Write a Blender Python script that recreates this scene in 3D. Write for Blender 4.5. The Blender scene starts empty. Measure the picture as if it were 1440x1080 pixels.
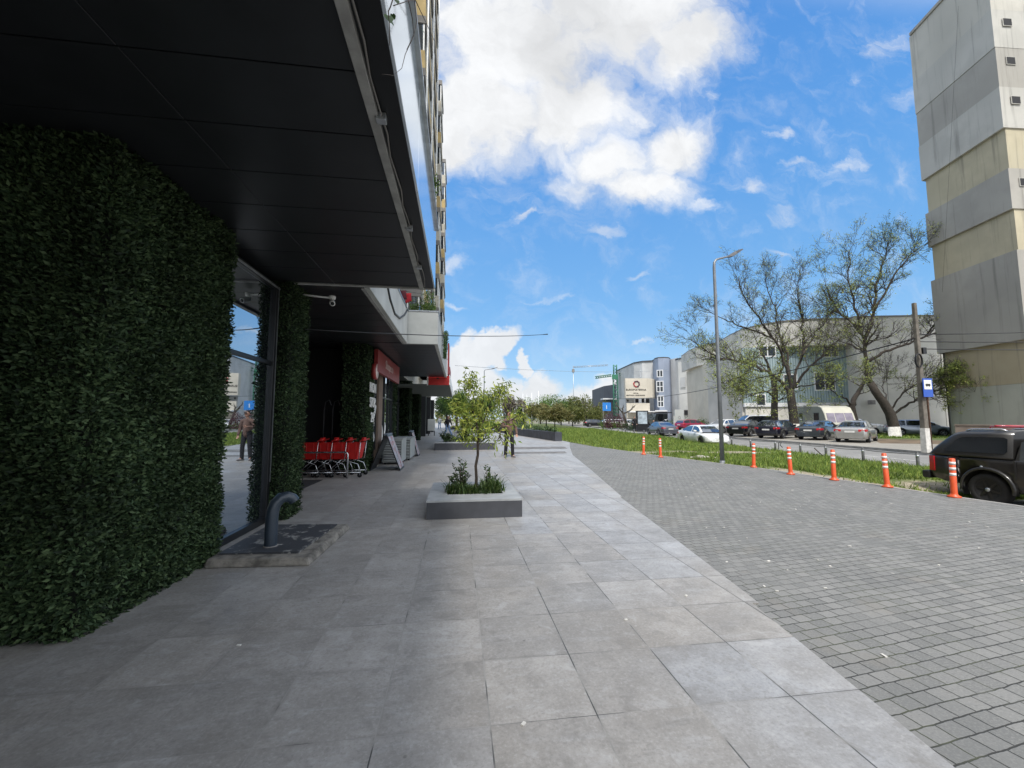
import bpy, bmesh, math, random
import numpy as np
from mathutils import Vector, Matrix
R = math.radians
random.seed(7)
rng = np.random.default_rng(11)
scene = bpy.context.scene
COL = scene.collection

# ---------------------------------------------------------------- camera
FPX, PSI, TH, EYE = 575.0, 0.1313, 0.0845, 1.55
cam_d = bpy.data.cameras.new('camera')
cam_d.sensor_width = 36.0
cam_d.lens = 36.0 * FPX / 1440.0
cam_d.clip_start = 0.05
cam_d.clip_end = 4000
cam = bpy.data.objects.new('camera', cam_d)
COL.objects.link(cam)
cam.location = (0, 0, EYE)
cam.rotation_euler = (math.pi / 2 + TH, 0, -PSI)
scene.camera = cam

cR = np.array([math.cos(PSI), -math.sin(PSI), 0.0])
cF = np.array([math.sin(PSI) * math.cos(TH), math.cos(PSI) * math.cos(TH), math.sin(TH)])
cU = np.cross(cR, cF)
cO = np.array([0, 0, EYE])


def ray(x, y):
    return cR * (x - 720) / FPX + cU * (540 - y) / FPX + cF


def G(x, y, z=0.0):
    d = ray(x, y)
    return cO + d * ((z - EYE) / d[2])


def PX(x, y, X):
    d = ray(x, y)
    return cO + d * (X / d[0])


def PY(x, y, Y):
    d = ray(x, y)
    return cO + d * (Y / d[1])


def PD(x, y, hd):
    """point on the sight line at horizontal forward distance hd"""
    d = ray(x, y)
    return cO + d * (hd / math.hypot(math.sin(PSI), math.cos(PSI)) / (d[0] * math.sin(PSI) + d[1] * math.cos(PSI)))


# ---------------------------------------------------------------- materials
def newmat(name):
    m = bpy.data.materials.new(name)
    m.use_nodes = True
    nt = m.node_tree
    return m, nt, nt.nodes['Principled BSDF']


def N(nt, typ, **kw):
    n = nt.nodes.new(typ)
    for k, v in kw.items():
        if k.startswith('i_'):
            key = k[2:]
            key = int(key) if key.isdigit() else key
            n.inputs[key].default_value = v
        else:
            setattr(n, k, v)
    return n


def L(nt, a, b):
    nt.links.new(a, b)


def mth(nt, op, a, b=None, c=None, clamp=False):
    n = nt.nodes.new('ShaderNodeMath')
    n.operation = op
    n.use_clamp = clamp
    for i, v in enumerate((a, b, c)):
        if v is None:
            continue
        if isinstance(v, (int, float)):
            n.inputs[i].default_value = v
        else:
            L(nt, v, n.inputs[i])
    return n.outputs[0]


def mixc(nt, fac, a, b, blend='MIX'):
    n = nt.nodes.new('ShaderNodeMix')
    n.data_type = 'RGBA'
    n.blend_type = blend
    for sock, v in ((n.inputs[0], fac), (n.inputs[6], a), (n.inputs[7], b)):
        if isinstance(v, (int, float)):
            sock.default_value = v
        elif isinstance(v, tuple):
            sock.default_value = (v + (1,))[:4]
        else:
            L(nt, v, sock)
    return n.outputs[2]


def noise(nt, scale, detail=4, rough=.55, vec=None, dist=0.0):
    n = N(nt, 'ShaderNodeTexNoise')
    n.inputs['Scale'].default_value = scale
    n.inputs['Detail'].default_value = detail
    n.inputs['Roughness'].default_value = rough
    n.inputs['Distortion'].default_value = dist
    if vec is None:
        g = N(nt, 'ShaderNodeNewGeometry')
        vec = g.outputs['Position']
    L(nt, vec, n.inputs['Vector'])
    return n.outputs['Fac']


def smooth(nt, v, a, b, lo=0.0, hi=1.0):
    n = N(nt, 'ShaderNodeMapRange')
    n.interpolation_type = 'SMOOTHSTEP'
    L(nt, v, n.inputs[0])
    for i, x in enumerate((a, b, lo, hi)):
        n.inputs[i + 1].default_value = x
    return n.outputs[0]


def bump(nt, b, h, strength=.3, dist=.01):
    n = N(nt, 'ShaderNodeBump')
    n.inputs['Strength'].default_value = strength
    n.inputs['Distance'].default_value = dist
    L(nt, h, n.inputs['Height'])
    L(nt, n.outputs[0], b.inputs['Normal'])


MATS = {}


def mat(name, col=(.5, .5, .5), rough=.6, metal=0.0, var=.12, scale=6.0, bmp=0.0, spec=.5, coat=0.0, island=0.0):
    if name in MATS:
        return MATS[name]
    m, nt, b = newmat(name)
    b.inputs['Roughness'].default_value = rough
    b.inputs['Metallic'].default_value = metal
    b.inputs['Specular IOR Level'].default_value = spec
    b.inputs['Coat Weight'].default_value = coat
    b.inputs['Coat Roughness'].default_value = .05
    f = noise(nt, scale, 5)
    lo = tuple(c * (1 - var) for c in col)
    hi = tuple(min(1, c * (1 + var)) for c in col)
    c = mixc(nt, smooth(nt, f, .3, .7), lo, hi)
    if island:
        g = N(nt, 'ShaderNodeNewGeometry')
        c = mixc(nt, 1.0, c, N(nt, 'ShaderNodeRGB').outputs[0], 'MULTIPLY') if False else c
        h = N(nt, 'ShaderNodeHueSaturation')
        L(nt, c, h.inputs['Color'])
        L(nt, mth(nt, 'MULTIPLY_ADD', g.outputs['Random Per Island'], island * 2, 1 - island), h.inputs['Value'])
        L(nt, mth(nt, 'MULTIPLY_ADD', g.outputs['Random Per Island'], -.06, .53), h.inputs['Hue'])
        c = h.outputs[0]
    L(nt, c, b.inputs['Base Color'])
    if bmp:
        bump(nt, b, noise(nt, scale * 6, 4), bmp, .01)
    MATS[name] = m
    return m


def leafmat(name, col, island=.45, rough=.45, trans=.25, spec=.4):
    m = mat(name, col, rough, 0, .3, 2.0, 0, spec, 0, island)
    nt = m.node_tree
    b = nt.nodes['Principled BSDF']
    src = b.inputs['Base Color'].links[0].from_socket
    t = N(nt, 'ShaderNodeBsdfTranslucent')
    L(nt, src, t.inputs['Color'])
    mx = N(nt, 'ShaderNodeMixShader')
    mx.inputs[0].default_value = trans
    out = nt.nodes['Material Output']
    L(nt, b.outputs[0], mx.inputs[1])
    L(nt, t.outputs[0], mx.inputs[2])
    L(nt, mx.outputs[0], out.inputs['Surface'])
    return m


def glassmat(name, tint=(.02, .025, .03), refl=.45, rough=.015):
    """dark tinted mirror-like shop glass"""
    if name in MATS:
        return MATS[name]
    m, nt, b = newmat(name)
    b.inputs['Base Color'].default_value = tint + (1,)
    b.inputs['Roughness'].default_value = rough
    b.inputs['Specular IOR Level'].default_value = .8
    g = N(nt, 'ShaderNodeBsdfGlossy')
    g.inputs['Color'].default_value = (.86, .93, 1, 1)
    g.inputs['Roughness'].default_value = rough
    lw = N(nt, 'ShaderNodeLayerWeight')
    lw.inputs['Blend'].default_value = .35
    mx = N(nt, 'ShaderNodeMixShader')
    L(nt, mth(nt, 'MULTIPLY_ADD', lw.outputs['Facing'], .5, refl, True), mx.inputs[0])
    L(nt, b.outputs[0], mx.inputs[1])
    L(nt, g.outputs[0], mx.inputs[2])
    L(nt, mx.outputs[0], nt.nodes['Material Output'].inputs['Surface'])
    MATS[name] = m
    return m


# ---------------------------------------------------------------- mesh builder
class MB:
    def __init__(s):
        s.v = []
        s.f = []
        s.mi = []
        s.sm = []

    def add(s, verts, faces, mi=0, sm=False):
        o = len(s.v)
        s.v += [tuple(map(float, p)) for p in verts]
        s.f += [tuple(i + o for i in f) for f in faces]
        s.mi += [mi] * len(faces)
        s.sm += [sm] * len(faces)
        return s

    def box(s, lo, hi, mi=0, M=None):
        x0, y0, z0 = lo
        x1, y1, z1 = hi
        v = [(x0, y0, z0), (x1, y0, z0), (x1, y1, z0), (x0, y1, z0), (x0, y0, z1), (x1, y0, z1), (x1, y1, z1), (x0, y1, z1)]
        if M is not None:
            v = [tuple(M @ Vector(p)) for p in v]
        return s.add(v, [(0, 3, 2, 1), (4, 5, 6, 7), (0, 1, 5, 4), (1, 2, 6, 5), (2, 3, 7, 6), (3, 0, 4, 7)], mi)

    def hexa(s, b4, t4, mi=0):
        return s.add(list(b4) + list(t4), [(0, 3, 2, 1), (4, 5, 6, 7), (0, 1, 5, 4), (1, 2, 6, 5), (2, 3, 7, 6), (3, 0, 4, 7)], mi)

    def tube(s, pts, rad, n=8, mi=0, caps=True, sm=True):
        P = [Vector(p) for p in pts]
        if not hasattr(rad, '__len__'):
            rad = [rad] * len(P)
        rings = []
        prev = None
        for i, p in enumerate(P):
            t = (P[min(i + 1, len(P) - 1)] - P[max(i - 1, 0)])
            t = t.normalized() if t.length > 1e-9 else Vector((0, 0, 1))
            if prev is None:
                a = Vector((1, 0, 0)) if abs(t.x) < .8 else Vector((0, 1, 0))
                u = t.cross(a).normalized()
            else:
                u = (prev - t * prev.dot(t)).normalized()
            prev = u
            w = t.cross(u)
            rings.append([p + (u * math.cos(2 * math.pi * k / n) + w * math.sin(2 * math.pi * k / n)) * rad[i] for k in range(n)])
        v = [q for r_ in rings for q in r_]
        f = []
        for i in range(len(P) - 1):
            for k in range(n):
                f.append((i * n + k, i * n + (k + 1) % n, (i + 1) * n + (k + 1) % n, (i + 1) * n + k))
        s.add(v, f, mi, sm)
        if caps:
            o = len(s.v) - len(v)
            s.f += [tuple(o + k for k in reversed(range(n))), tuple(o + (len(P) - 1) * n + k for k in range(n))]
            s.mi += [mi, mi]
            s.sm += [False, False]
        return s

    def lathe(s, prof, M=None, n=20, mi=0, sm=True):
        """prof = [(r,z)] about local z"""
        v = []
        for r_, z in prof:
            for k in range(n):
                p = Vector((r_ * math.cos(2 * math.pi * k / n), r_ * math.sin(2 * math.pi * k / n), z))
                v.append(tuple(M @ p) if M is not None else tuple(p))
        f = []
        for i in range(len(prof) - 1):
            for k in range(n):
                f.append((i * n + k, i * n + (k + 1) % n, (i + 1) * n + (k + 1) % n, (i + 1) * n + k))
        f.append(tuple(reversed(range(n))))
        f.append(tuple((len(prof) - 1) * n + k for k in range(n)))
        return s.add(v, f, mi, sm)

    def prism(s, poly, ext, mi=0):
        """poly: 3D points of a flat outline, ext: extrusion vector"""
        n = len(poly)
        e = np.array(ext, float)
        v = [tuple(p) for p in poly] + [tuple(np.array(p, float) + e) for p in poly]
        f = [tuple(reversed(range(n))), tuple(range(n, 2 * n))]
        for i in range(n):
            j = (i + 1) % n
            f.append((i, j, n + j, n + i))
        return s.add(v, f, mi)

    def loft(s, secs, mi=0, sm=True, caps=True, closed=True):
        n = len(secs[0])
        v = [p for sec in secs for p in sec]
        f = []
        for i in range(len(secs) - 1):
            for k in range(n if closed else n - 1):
                f.append((i * n + k, i * n + (k + 1) % n, (i + 1) * n + (k + 1) % n, (i + 1) * n + k))
        s.add(v, f, mi, sm)
        if caps:
            o = len(s.v) - len(v)
            s.f += [tuple(o + k for k in reversed(range(n))), tuple(o + (len(secs) - 1) * n + k for k in range(n))]
            s.mi += [mi, mi]
            s.sm += [False, False]
        return s

    def ball(s, c, r, n=10, mi=0, sq=(1, 1, 1)):
        v = []
        for i in range(n + 1):
            a = math.pi * i / n
            for k in range(n):
                b = 2 * math.pi * k / n
                v.append((c[0] + r * sq[0] * math.sin(a) * math.cos(b), c[1] + r * sq[1] * math.sin(a) * math.sin(b), c[2] - r * sq[2] * math.cos(a)))
        f = []
        for i in range(n):
            for k in range(n):
                f.append((i * n + k, i * n + (k + 1) % n, (i + 1) * n + (k + 1) % n, (i + 1) * n + k))
        return s.add(v, f, mi, True)

    def text(s, body, M, size, ext=.01, mi=0, align='CENTER', sx=1.0):
        cu = bpy.data.curves.new('lettering', 'FONT')
        cu.body = body
        cu.size = size
        cu.extrude = ext
        cu.align_x = align
        cu.resolution_u = 3
        o = bpy.data.objects.new('lettering', cu)
        COL.objects.link(o)
        dg = bpy.context.evaluated_depsgraph_get()
        me = bpy.data.meshes.new_from_object(o.evaluated_get(dg))
        vs = [tuple(M @ Vector((p.co.x * sx, p.co.y, p.co.z))) for p in me.vertices]
        fs = [tuple(p.vertices) for p in me.polygons]
        bpy.data.objects.remove(o)
        bpy.data.curves.remove(cu)
        bpy.data.meshes.remove(me)
        return s.add(vs, fs, mi)

    def build(s, name, mats, parent=None, bevel=0.0, seg=1):
        me = bpy.data.meshes.new(name)
        me.from_pydata(s.v, [], s.f)
        ms = mats if isinstance(mats, (list, tuple)) else [mats]
        for m in ms:
            me.materials.append(m)
        me.polygons.foreach_set('material_index', s.mi)
        me.polygons.foreach_set('use_smooth', s.sm)
        bm = bmesh.new()
        bm.from_mesh(me)
        bmesh.ops.remove_doubles(bm, verts=bm.verts, dist=1e-5) if len(s.v) < 3000 and False else None
        bmesh.ops.recalc_face_normals(bm, faces=bm.faces) if len(s.f) < 60000 else None
        bm.to_mesh(me)
        bm.free()
        o = bpy.data.objects.new(name, me)
        COL.objects.link(o)
        if parent is not None:
            o.parent = parent
        if bevel:
            b = o.modifiers.new('bevel', 'BEVEL')
            b.width = bevel
            b.segments = seg
            b.limit_method = 'ANGLE'
            b.angle_limit = R(40)
        return o


def tag(o, label=None, cat=None, group=None, kind=None):
    if label:
        o['label'] = label
    if cat:
        o['category'] = cat
    if group:
        o['group'] = group
    if kind:
        o['kind'] = kind
    return o


def empty(name, loc, rz=0.0, label=None, cat=None, group=None):
    o = bpy.data.objects.new(name, None)
    COL.objects.link(o)
    o.location = tuple(map(float, loc))
    o.rotation_euler = (0, 0, rz)
    o.empty_display_size = .2
    return tag(o, label, cat, group)


KIDS = {}


def copy_tree(src, loc, rz, label, group=None):
    c = src.copy()
    COL.objects.link(c)
    c.location = tuple(map(float, loc))
    c.rotation_euler = (0, 0, rz)
    tag(c, label, None, group)
    for ch in [o for o in COL.objects if o.parent == src]:
        d = ch.copy()
        COL.objects.link(d)
        d.parent = c
        for g in [o for o in COL.objects if o.parent == ch]:
            e = g.copy()
            COL.objects.link(e)
            e.parent = d
    return c


def leaf_mesh(name, P, Nn, size, m, parent=None, aspect=.42, fold=.15, spread=1.0, down=0.0):
    """many small folded leaves: P (n,3) roots, Nn (n,3) outward directions"""
    n = len(P)
    Nn = Nn / (np.linalg.norm(Nn, axis=1, keepdims=True) + 1e-9)
    t = Nn + rng.normal(0, spread, (n, 3))
    t[:, 2] -= down
    t /= np.linalg.norm(t, axis=1, keepdims=True) + 1e-9
    w = np.cross(t, Nn + rng.normal(0, .6, (n, 3)))
    w /= np.linalg.norm(w, axis=1, keepdims=True) + 1e-9
    u = np.cross(w, t)
    s = (size * rng.uniform(.65, 1.3, n))[:, None] if not hasattr(size, '__len__') else np.asarray(size)[:, None]
    mid = P + t * s * .45
    V = np.stack([P, mid + w * s * aspect * .5 + u * s * fold, P + t * s, mid - w * s * aspect * .5 + u * s * fold], 1).reshape(-1, 3)
    k = np.arange(n) * 4
    F = np.concatenate([np.stack([k, k + 1, k + 2], 1), np.stack([k, k + 2, k + 3], 1)])
    return raw_mesh(name, V, F, m, parent)


def raw_mesh(name, V, F, m, parent=None):
    me = bpy.data.meshes.new(name)
    F = np.asarray(F, dtype=np.int32)
    k = F.shape[1]
    me.vertices.add(len(V))
    me.vertices.foreach_set('co', np.asarray(V, dtype=np.float32).ravel())
    me.loops.add(F.size)
    me.loops.foreach_set('vertex_index', F.ravel())
    me.polygons.add(len(F))
    me.polygons.foreach_set('loop_start', np.arange(0, F.size, k, dtype=np.int32))
    try:
        me.polygons.foreach_set('loop_total', np.full(len(F), k, dtype=np.int32))
    except Exception:
        pass
    me.materials.append(m)
    me.update(calc_edges=True)
    me.validate()
    o = bpy.data.objects.new(name, me)
    COL.objects.link(o)
    if parent is not None:
        o.parent = parent
    return o


class Wall:
    """vertical plane through A and B (plan points, left to right as seen from the camera); out = towards the camera"""
    def __init__(s, A, B):
        s.A = np.array(A[:2], float)
        d = np.array(B[:2], float) - s.A
        s.len = np.linalg.norm(d)
        s.t = d / s.len
        s.n = np.array([s.t[1], -s.t[0]])

    def uv(s, x, y):
        d = ray(x, y)
        k = (s.A @ s.n) / (d[:2] @ s.n)
        p = cO + d * k
        return float((p[:2] - s.A) @ s.t), float(p[2])

    def pt(s, u, z, out=0.0):
        q = s.A + s.t * u + s.n * out
        return (q[0], q[1], z)

    def box(s, mb, u0, u1, z0, z1, o0, o1, mi=0):
        b = [s.pt(u0, z0, o1), s.pt(u1, z0, o1), s.pt(u1, z0, o0), s.pt(u0, z0, o0)]
        t = [s.pt(u0, z1, o1), s.pt(u1, z1, o1), s.pt(u1, z1, o0), s.pt(u0, z1, o0)]
        mb.hexa(b, t, mi)

    def M(s, u, z, out=0.0):
        p = s.pt(u, z, out)
        return Matrix(((s.t[0], 0, s.n[0], p[0]), (s.t[1], 0, s.n[1], p[1]), (0, 1, 0, p[2]), (0, 0, 0, 1)))
# ================================================================ world: sky, clouds, sun
SUN_EL, SUN_AZ = R(55), R(9)       # sun behind the camera and to its left
w = bpy.data.worlds.new('World')
scene.world = w
w.use_nodes = True
nt = w.node_tree
bg = nt.nodes['Background']
sky = N(nt, 'ShaderNodeTexSky')
sky.sky_type = 'NISHITA'
sky.sun_disc = False
sky.sun_elevation = SUN_EL
sky.sun_rotation = math.pi + SUN_AZ
sky.air_density = 1.0
sky.dust_density = .35
sky.ozone_density = 2.6
sky.altitude = 50
tc = N(nt, 'ShaderNodeTexCoord')
sx = N(nt, 'ShaderNodeSeparateXYZ')
L(nt, tc.outputs['Generated'], sx.inputs[0])
dx, dy, dz = sx.outputs
dyc = mth(nt, 'MAXIMUM', dy, .02)
uu = mth(nt, 'DIVIDE', dx, dyc)
vv = mth(nt, 'DIVIDE', dz, dyc)
cb = N(nt, 'ShaderNodeCombineXYZ')
L(nt, uu, cb.inputs[0])
L(nt, vv, cb.inputs[1])
uv = cb.outputs[0]


def vnoise(scale, detail, rough, vec, dist=0.0):
    n = N(nt, 'ShaderNodeTexNoise')
    n.inputs['Scale'].default_value = scale
    n.inputs['Detail'].default_value = detail
    n.inputs['Roughness'].default_value = rough
    n.inputs['Distortion'].default_value = dist
    L(nt, vec, n.inputs['Vector'])
    return n


wn = vnoise(4.5, 6, .6, uv)
wv = N(nt, 'ShaderNodeVectorMath', operation='MULTIPLY_ADD')
L(nt, wn.outputs['Color'], wv.inputs[0])
wv.inputs[1].default_value = (.22, .22, 0)
wv.inputs[2].default_value = (-.11, -.11, 0)
wa = N(nt, 'ShaderNodeVectorMath', operation='ADD')
L(nt, uv, wa.inputs[0])
L(nt, wv.outputs[0], wa.inputs[1])
wuv = wa.outputs[0]


def uvpx(x, y):
    d = ray(x, y)
    return d[0] / d[1], d[2] / d[1]


def blob(px, py, rx, ry, rot, amp=1.0, soft=0.0):
    """soft ellipse of cloud at a direction of the sky; radii in tangent units"""
    u0, v0 = uvpx(px, py)
    mp = N(nt, 'ShaderNodeMapping')
    mp.vector_type = 'TEXTURE'
    mp.inputs['Location'].default_value = (u0, v0, 0)
    mp.inputs['Rotation'].default_value = (0, 0, R(rot))
    mp.inputs['Scale'].default_value = (rx / FPX, ry / FPX, 1)
    L(nt, wuv, mp.inputs[0])
    ln = N(nt, 'ShaderNodeVectorMath', operation='LENGTH')
    L(nt, mp.outputs[0], ln.inputs[0])
    return smooth(nt, ln.outputs['Value'], 1.35, soft, 0, amp)


big = None
for args in [(720, 60, 200, 170, 0, 1.0), (870, 10, 210, 140, 12, 1.0), (690, 160, 130, 90, 0, 1.0), (790, 150, 160, 95, 20, 1.0), (620, 190, 90, 75, 0, .95),
             (935, 205, 105, 66, 38, .9), (905, 262, 100, 44, -5, .78), (860, 225, 90, 60, 10, .85), (970, 60, 125, 80, 40, .9), (815, 255, 60, 34, 0, .55)]:
    b_ = blob(*args)
    big = b_ if big is None else mth(nt, 'MAXIMUM', big, b_)
small = None
for args in [(993, 292, 48, 22, 8, .66), (850, 316, 38, 20, 0, .62), (1090, 192, 40, 16, 18, .56), (1113, 230, 36, 16, 15, .56), (1062, 258, 36, 22, 25, .58),
             (1090, 300, 50, 24, 22, .54), (1255, 60, 95, 34, 28, .56), (1275, 140, 80, 30, 12, .5), (1190, 240, 60, 20, 20, .48), (910, 386, 26, 11, 0, .55),
             (762, 421, 60, 9, 0, .56), (640, 370, 36, 16, 0, .58), (1010, 140, 40, 16, 30, .5), (735, 297, 26, 12, 10, .5), (690, 270, 90, 30, 10, .46),
             (1095, 355, 40, 10, 0, .46), (905, 477, 30, 6, 0, .5), (1200, 120, 50, 14, 20, .46), (640, 436, 30, 8, 0, .5)]:
    b_ = blob(*args, .1)
    small = b_ if small is None else mth(nt, 'MAXIMUM', small, b_)
low = None
for args in [(650, 500, 40, 30, 10, .9), (690, 492, 60, 24, 25, .95), (640, 540, 120, 50, 0, .85), (735, 508, 18, 15, 0, .9), (752, 540, 44, 38, 0, .8),
             (850, 562, 170, 34, 0, .66), (700, 560, 140, 34, 0, .8), (560, 520, 90, 60, 0, .9)]:
    b_ = blob(*args, .2)
    low = b_ if low is None else mth(nt, 'MAXIMUM', low, b_)
fb = vnoise(9, 8, .62, wuv, .3).outputs['Fac']
fb2 = vnoise(3.2, 7, .6, wuv, .2).outputs['Fac']
detail = mth(nt, 'MULTIPLY_ADD', fb, 1.0, -.5)
stm = N(nt, 'ShaderNodeMapping')
stm.inputs['Rotation'].default_value = (0, 0, R(-32))
stm.inputs['Scale'].default_value = (.55, 1.5, 1)
L(nt, wuv, stm.inputs[0])
dstr = mth(nt, 'MULTIPLY_ADD', vnoise(9, 8, .62, stm.outputs[0], .5).outputs['Fac'], 1.0, -.5)
mb_ = smooth(nt, mth(nt, 'ADD', big, mth(nt, 'MULTIPLY', detail, 1.05)), -.06, .80)
ms_ = smooth(nt, mth(nt, 'ADD', small, mth(nt, 'MULTIPLY', dstr, 1.4)), .2, 1.0, 0, .85)
ml_ = smooth(nt, mth(nt, 'ADD', low, mth(nt, 'MULTIPLY', detail, .75)), .25, .62, 0, .93)
front = smooth(nt, dy, .02, .12)
veil = None
for args in [(1110, 250, 210, 120, 20, .75), (1250, 90, 150, 90, 25, .8), (740, 290, 170, 60, 5, .6), (1000, 150, 120, 80, 30, .7), (760, 420, 150, 24, 0, .6)]:
    b_ = blob(*args)
    veil = b_ if veil is None else mth(nt, 'MAXIMUM', veil, b_)
mv_ = mth(nt, 'MULTIPLY', mth(nt, 'MULTIPLY', veil, smooth(nt, dstr, -.02, .24)), .5)
m3 = mth(nt, 'MULTIPLY', mth(nt, 'MAXIMUM', mth(nt, 'MAXIMUM', mth(nt, 'MAXIMUM', mb_, ms_), ml_), mv_), front)
# unseen cloud overhead and behind, added and brightened to lift light on the plaza
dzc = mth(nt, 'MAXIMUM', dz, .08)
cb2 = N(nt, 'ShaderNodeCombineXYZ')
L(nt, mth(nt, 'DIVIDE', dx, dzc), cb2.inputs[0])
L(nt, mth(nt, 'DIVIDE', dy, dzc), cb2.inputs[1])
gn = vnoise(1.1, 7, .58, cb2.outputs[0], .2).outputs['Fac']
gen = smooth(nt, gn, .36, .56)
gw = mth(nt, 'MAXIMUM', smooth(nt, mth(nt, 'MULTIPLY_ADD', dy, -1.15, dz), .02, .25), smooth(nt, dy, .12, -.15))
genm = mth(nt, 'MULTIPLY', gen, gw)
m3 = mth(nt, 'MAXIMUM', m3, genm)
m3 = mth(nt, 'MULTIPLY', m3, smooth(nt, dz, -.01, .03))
# cloud brightness: white billows, soft grey bases
shade = smooth(nt, mth(nt, 'ADD', fb2, mth(nt, 'MULTIPLY', detail, .5)), .3, .68, .82, 1.0)
core = smooth(nt, mth(nt, 'ADD', blob(840, 60, 190, 130, 15, 1, 0), mth(nt, 'MULTIPLY', detail, .5)), .25, .95, 1.0, .83)
lum = mth(nt, 'MULTIPLY', mth(nt, 'MULTIPLY', shade, core), mth(nt, 'MULTIPLY_ADD', genm, 1.1, 1.0))  # out-of-view cloud boosted above the visible cloud as extra fill light
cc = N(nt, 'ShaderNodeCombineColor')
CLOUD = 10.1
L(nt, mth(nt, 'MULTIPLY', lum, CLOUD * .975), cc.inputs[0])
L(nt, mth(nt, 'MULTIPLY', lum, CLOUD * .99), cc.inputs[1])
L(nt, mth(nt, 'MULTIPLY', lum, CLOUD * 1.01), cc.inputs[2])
hs = N(nt, 'ShaderNodeHueSaturation')
hs.inputs['Saturation'].default_value = 1.06
hs.inputs['Value'].default_value = 1.5
L(nt, sky.outputs[0], hs.inputs['Color'])
gr = N(nt, 'ShaderNodeValToRGB')
el_ = gr.color_ramp.elements
while len(el_) < 6:
    el_.new(.5)
for e_, (p_, c_) in zip(el_, [(0, (.56, .74, .92)), (.1, (.36, .63, .94)), (.25, (.21, .51, .93)), (.5, (.13, .405, .90)), (.72, (.088, .325, .84)), (1, (.06, .24, .68))]):
    e_.position = p_
    e_.color = c_ + (1,)
L(nt, mth(nt, 'MAXIMUM', dz, 0.0), gr.inputs[0])
gx = N(nt, 'ShaderNodeVectorMath', operation='SCALE')
L(nt, gr.outputs[0], gx.inputs[0])
gx.inputs['Scale'].default_value = 10.0
clear = mixc(nt, .8, hs.outputs[0], gx.outputs[0])
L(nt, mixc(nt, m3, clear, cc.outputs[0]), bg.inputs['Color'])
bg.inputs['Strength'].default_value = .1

sd = bpy.data.lights.new('sun', 'SUN')
sd.energy = 4.3
sd.angle = R(9)
sd.color = (1, .955, .89)
so = bpy.data.objects.new('sun', sd)
COL.objects.link(so)
sdir = Vector((-math.sin(SUN_AZ) * math.cos(SUN_EL), -math.cos(SUN_AZ) * math.cos(SUN_EL), math.sin(SUN_EL)))
so.rotation_euler = sdir.to_track_quat('Z', 'Y').to_euler()
so.location = (-20, -20, 40)
vs = scene.view_settings
vs.view_transform = 'Standard'
vs.look = 'None'
vs.exposure = 0.0
vs.gamma = 1.0
scene.cycles.max_bounces = 6
scene.cycles.use_denoising = True

# ================================================================ ground
def sheet(name, poly, z, m, th=0.0):
    mb = MB()
    if th:
        mb.prism([(x, y, z) for x, y in poly], (0, 0, -th))
    else:
        mb.add([(x, y, z) for x, y in poly], [tuple(range(len(poly)))])
    o = mb.build(name, m)
    return tag(o, kind='structure')


def asphalt(name, c, warm=0.0):
    m, nt, b = newmat(name)
    f = noise(nt, 120, 3)
    g_ = noise(nt, .6, 5)
    col = mixc(nt, smooth(nt, f, .3, .7), tuple(x * .75 for x in c), tuple(x * 1.25 for x in c))
    col = mixc(nt, mth(nt, 'MULTIPLY', smooth(nt, g_, .45, .7), .5), col, tuple(x * 1.5 for x in c))
    L(nt, col, b.inputs['Base Color'])
    b.inputs['Roughness'].default_value = .85
    bump(nt, b, f, .3, .004)
    return m


M_road = asphalt('asphalt', (.20, .197, .19))
M_park = asphalt('parking_asphalt', (.25, .235, .205))

# ---- big stone slabs
S_, OX, OY = .558, .737, 3.305
m, nt, b = newmat('stone_slab')
geo = N(nt, 'ShaderNodeNewGeometry')
s3 = N(nt, 'ShaderNodeSeparateXYZ')
L(nt, geo.outputs['Position'], s3.inputs[0])
fx = mth(nt, 'MULTIPLY_ADD', s3.outputs[0], 1 / S_, -OX / S_)
fy = mth(nt, 'MULTIPLY_ADD', s3.outputs[1], 1 / S_, -OY / S_)
ix, iy = mth(nt, 'FLOOR', fx), mth(nt, 'FLOOR', fy)
ex = mth(nt, 'ABSOLUTE', mth(nt, 'SUBTRACT', mth(nt, 'FRACT', mth(nt, 'ADD', fx, .5)), .5))
ey = mth(nt, 'ABSOLUTE', mth(nt, 'SUBTRACT', mth(nt, 'FRACT', mth(nt, 'ADD', fy, .5)), .5))
cid = N(nt, 'ShaderNodeCombineXYZ')
L(nt, ix, cid.inputs[0])
L(nt, iy, cid.inputs[1])
wnz = N(nt, 'ShaderNodeTexWhiteNoise')
L(nt, cid.outputs[0], wnz.inputs['Vector'])
rc = N(nt, 'ShaderNodeSeparateColor')
L(nt, wnz.outputs['Color'], rc.inputs[0])
r1, r2, r3 = rc.outputs
off = N(nt, 'ShaderNodeVectorMath', operation='MULTIPLY_ADD')
L(nt, wnz.outputs['Color'], off.inputs[0])
off.inputs[1].default_value = (40, 40, 0)
L(nt, geo.outputs['Position'], off.inputs[2])
na = noise(nt, 2.6, 7, .62, off.outputs[0], .3)
nb = noise(nt, 14, 6, .6, off.outputs[0])
strm = N(nt, 'ShaderNodeMapping')
strm.inputs['Scale'].default_value = (2.2, 9, 1)
L(nt, off.outputs[0], strm.inputs[0])
nstr = noise(nt, 1.6, 6, .6, strm.outputs[0], .4)
big_ = noise(nt, .35, 4)
warm = (.362, .347, .326)
cool = (.366, .375, .389)
basec = mixc(nt, smooth(nt, mth(nt, 'ADD', mth(nt, 'MULTIPLY', r1, .42), mth(nt, 'MULTIPLY_ADD', s3.outputs[0], .13, mth(nt, 'MULTIPLY_ADD', noise(nt, .45, 3), 1.0, -.48))), .30, .62), warm, cool)
basec = mixc(nt, smooth(nt, na, .32, .72), mixc(nt, .6, basec, (.21, .198, .18)), basec)
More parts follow.
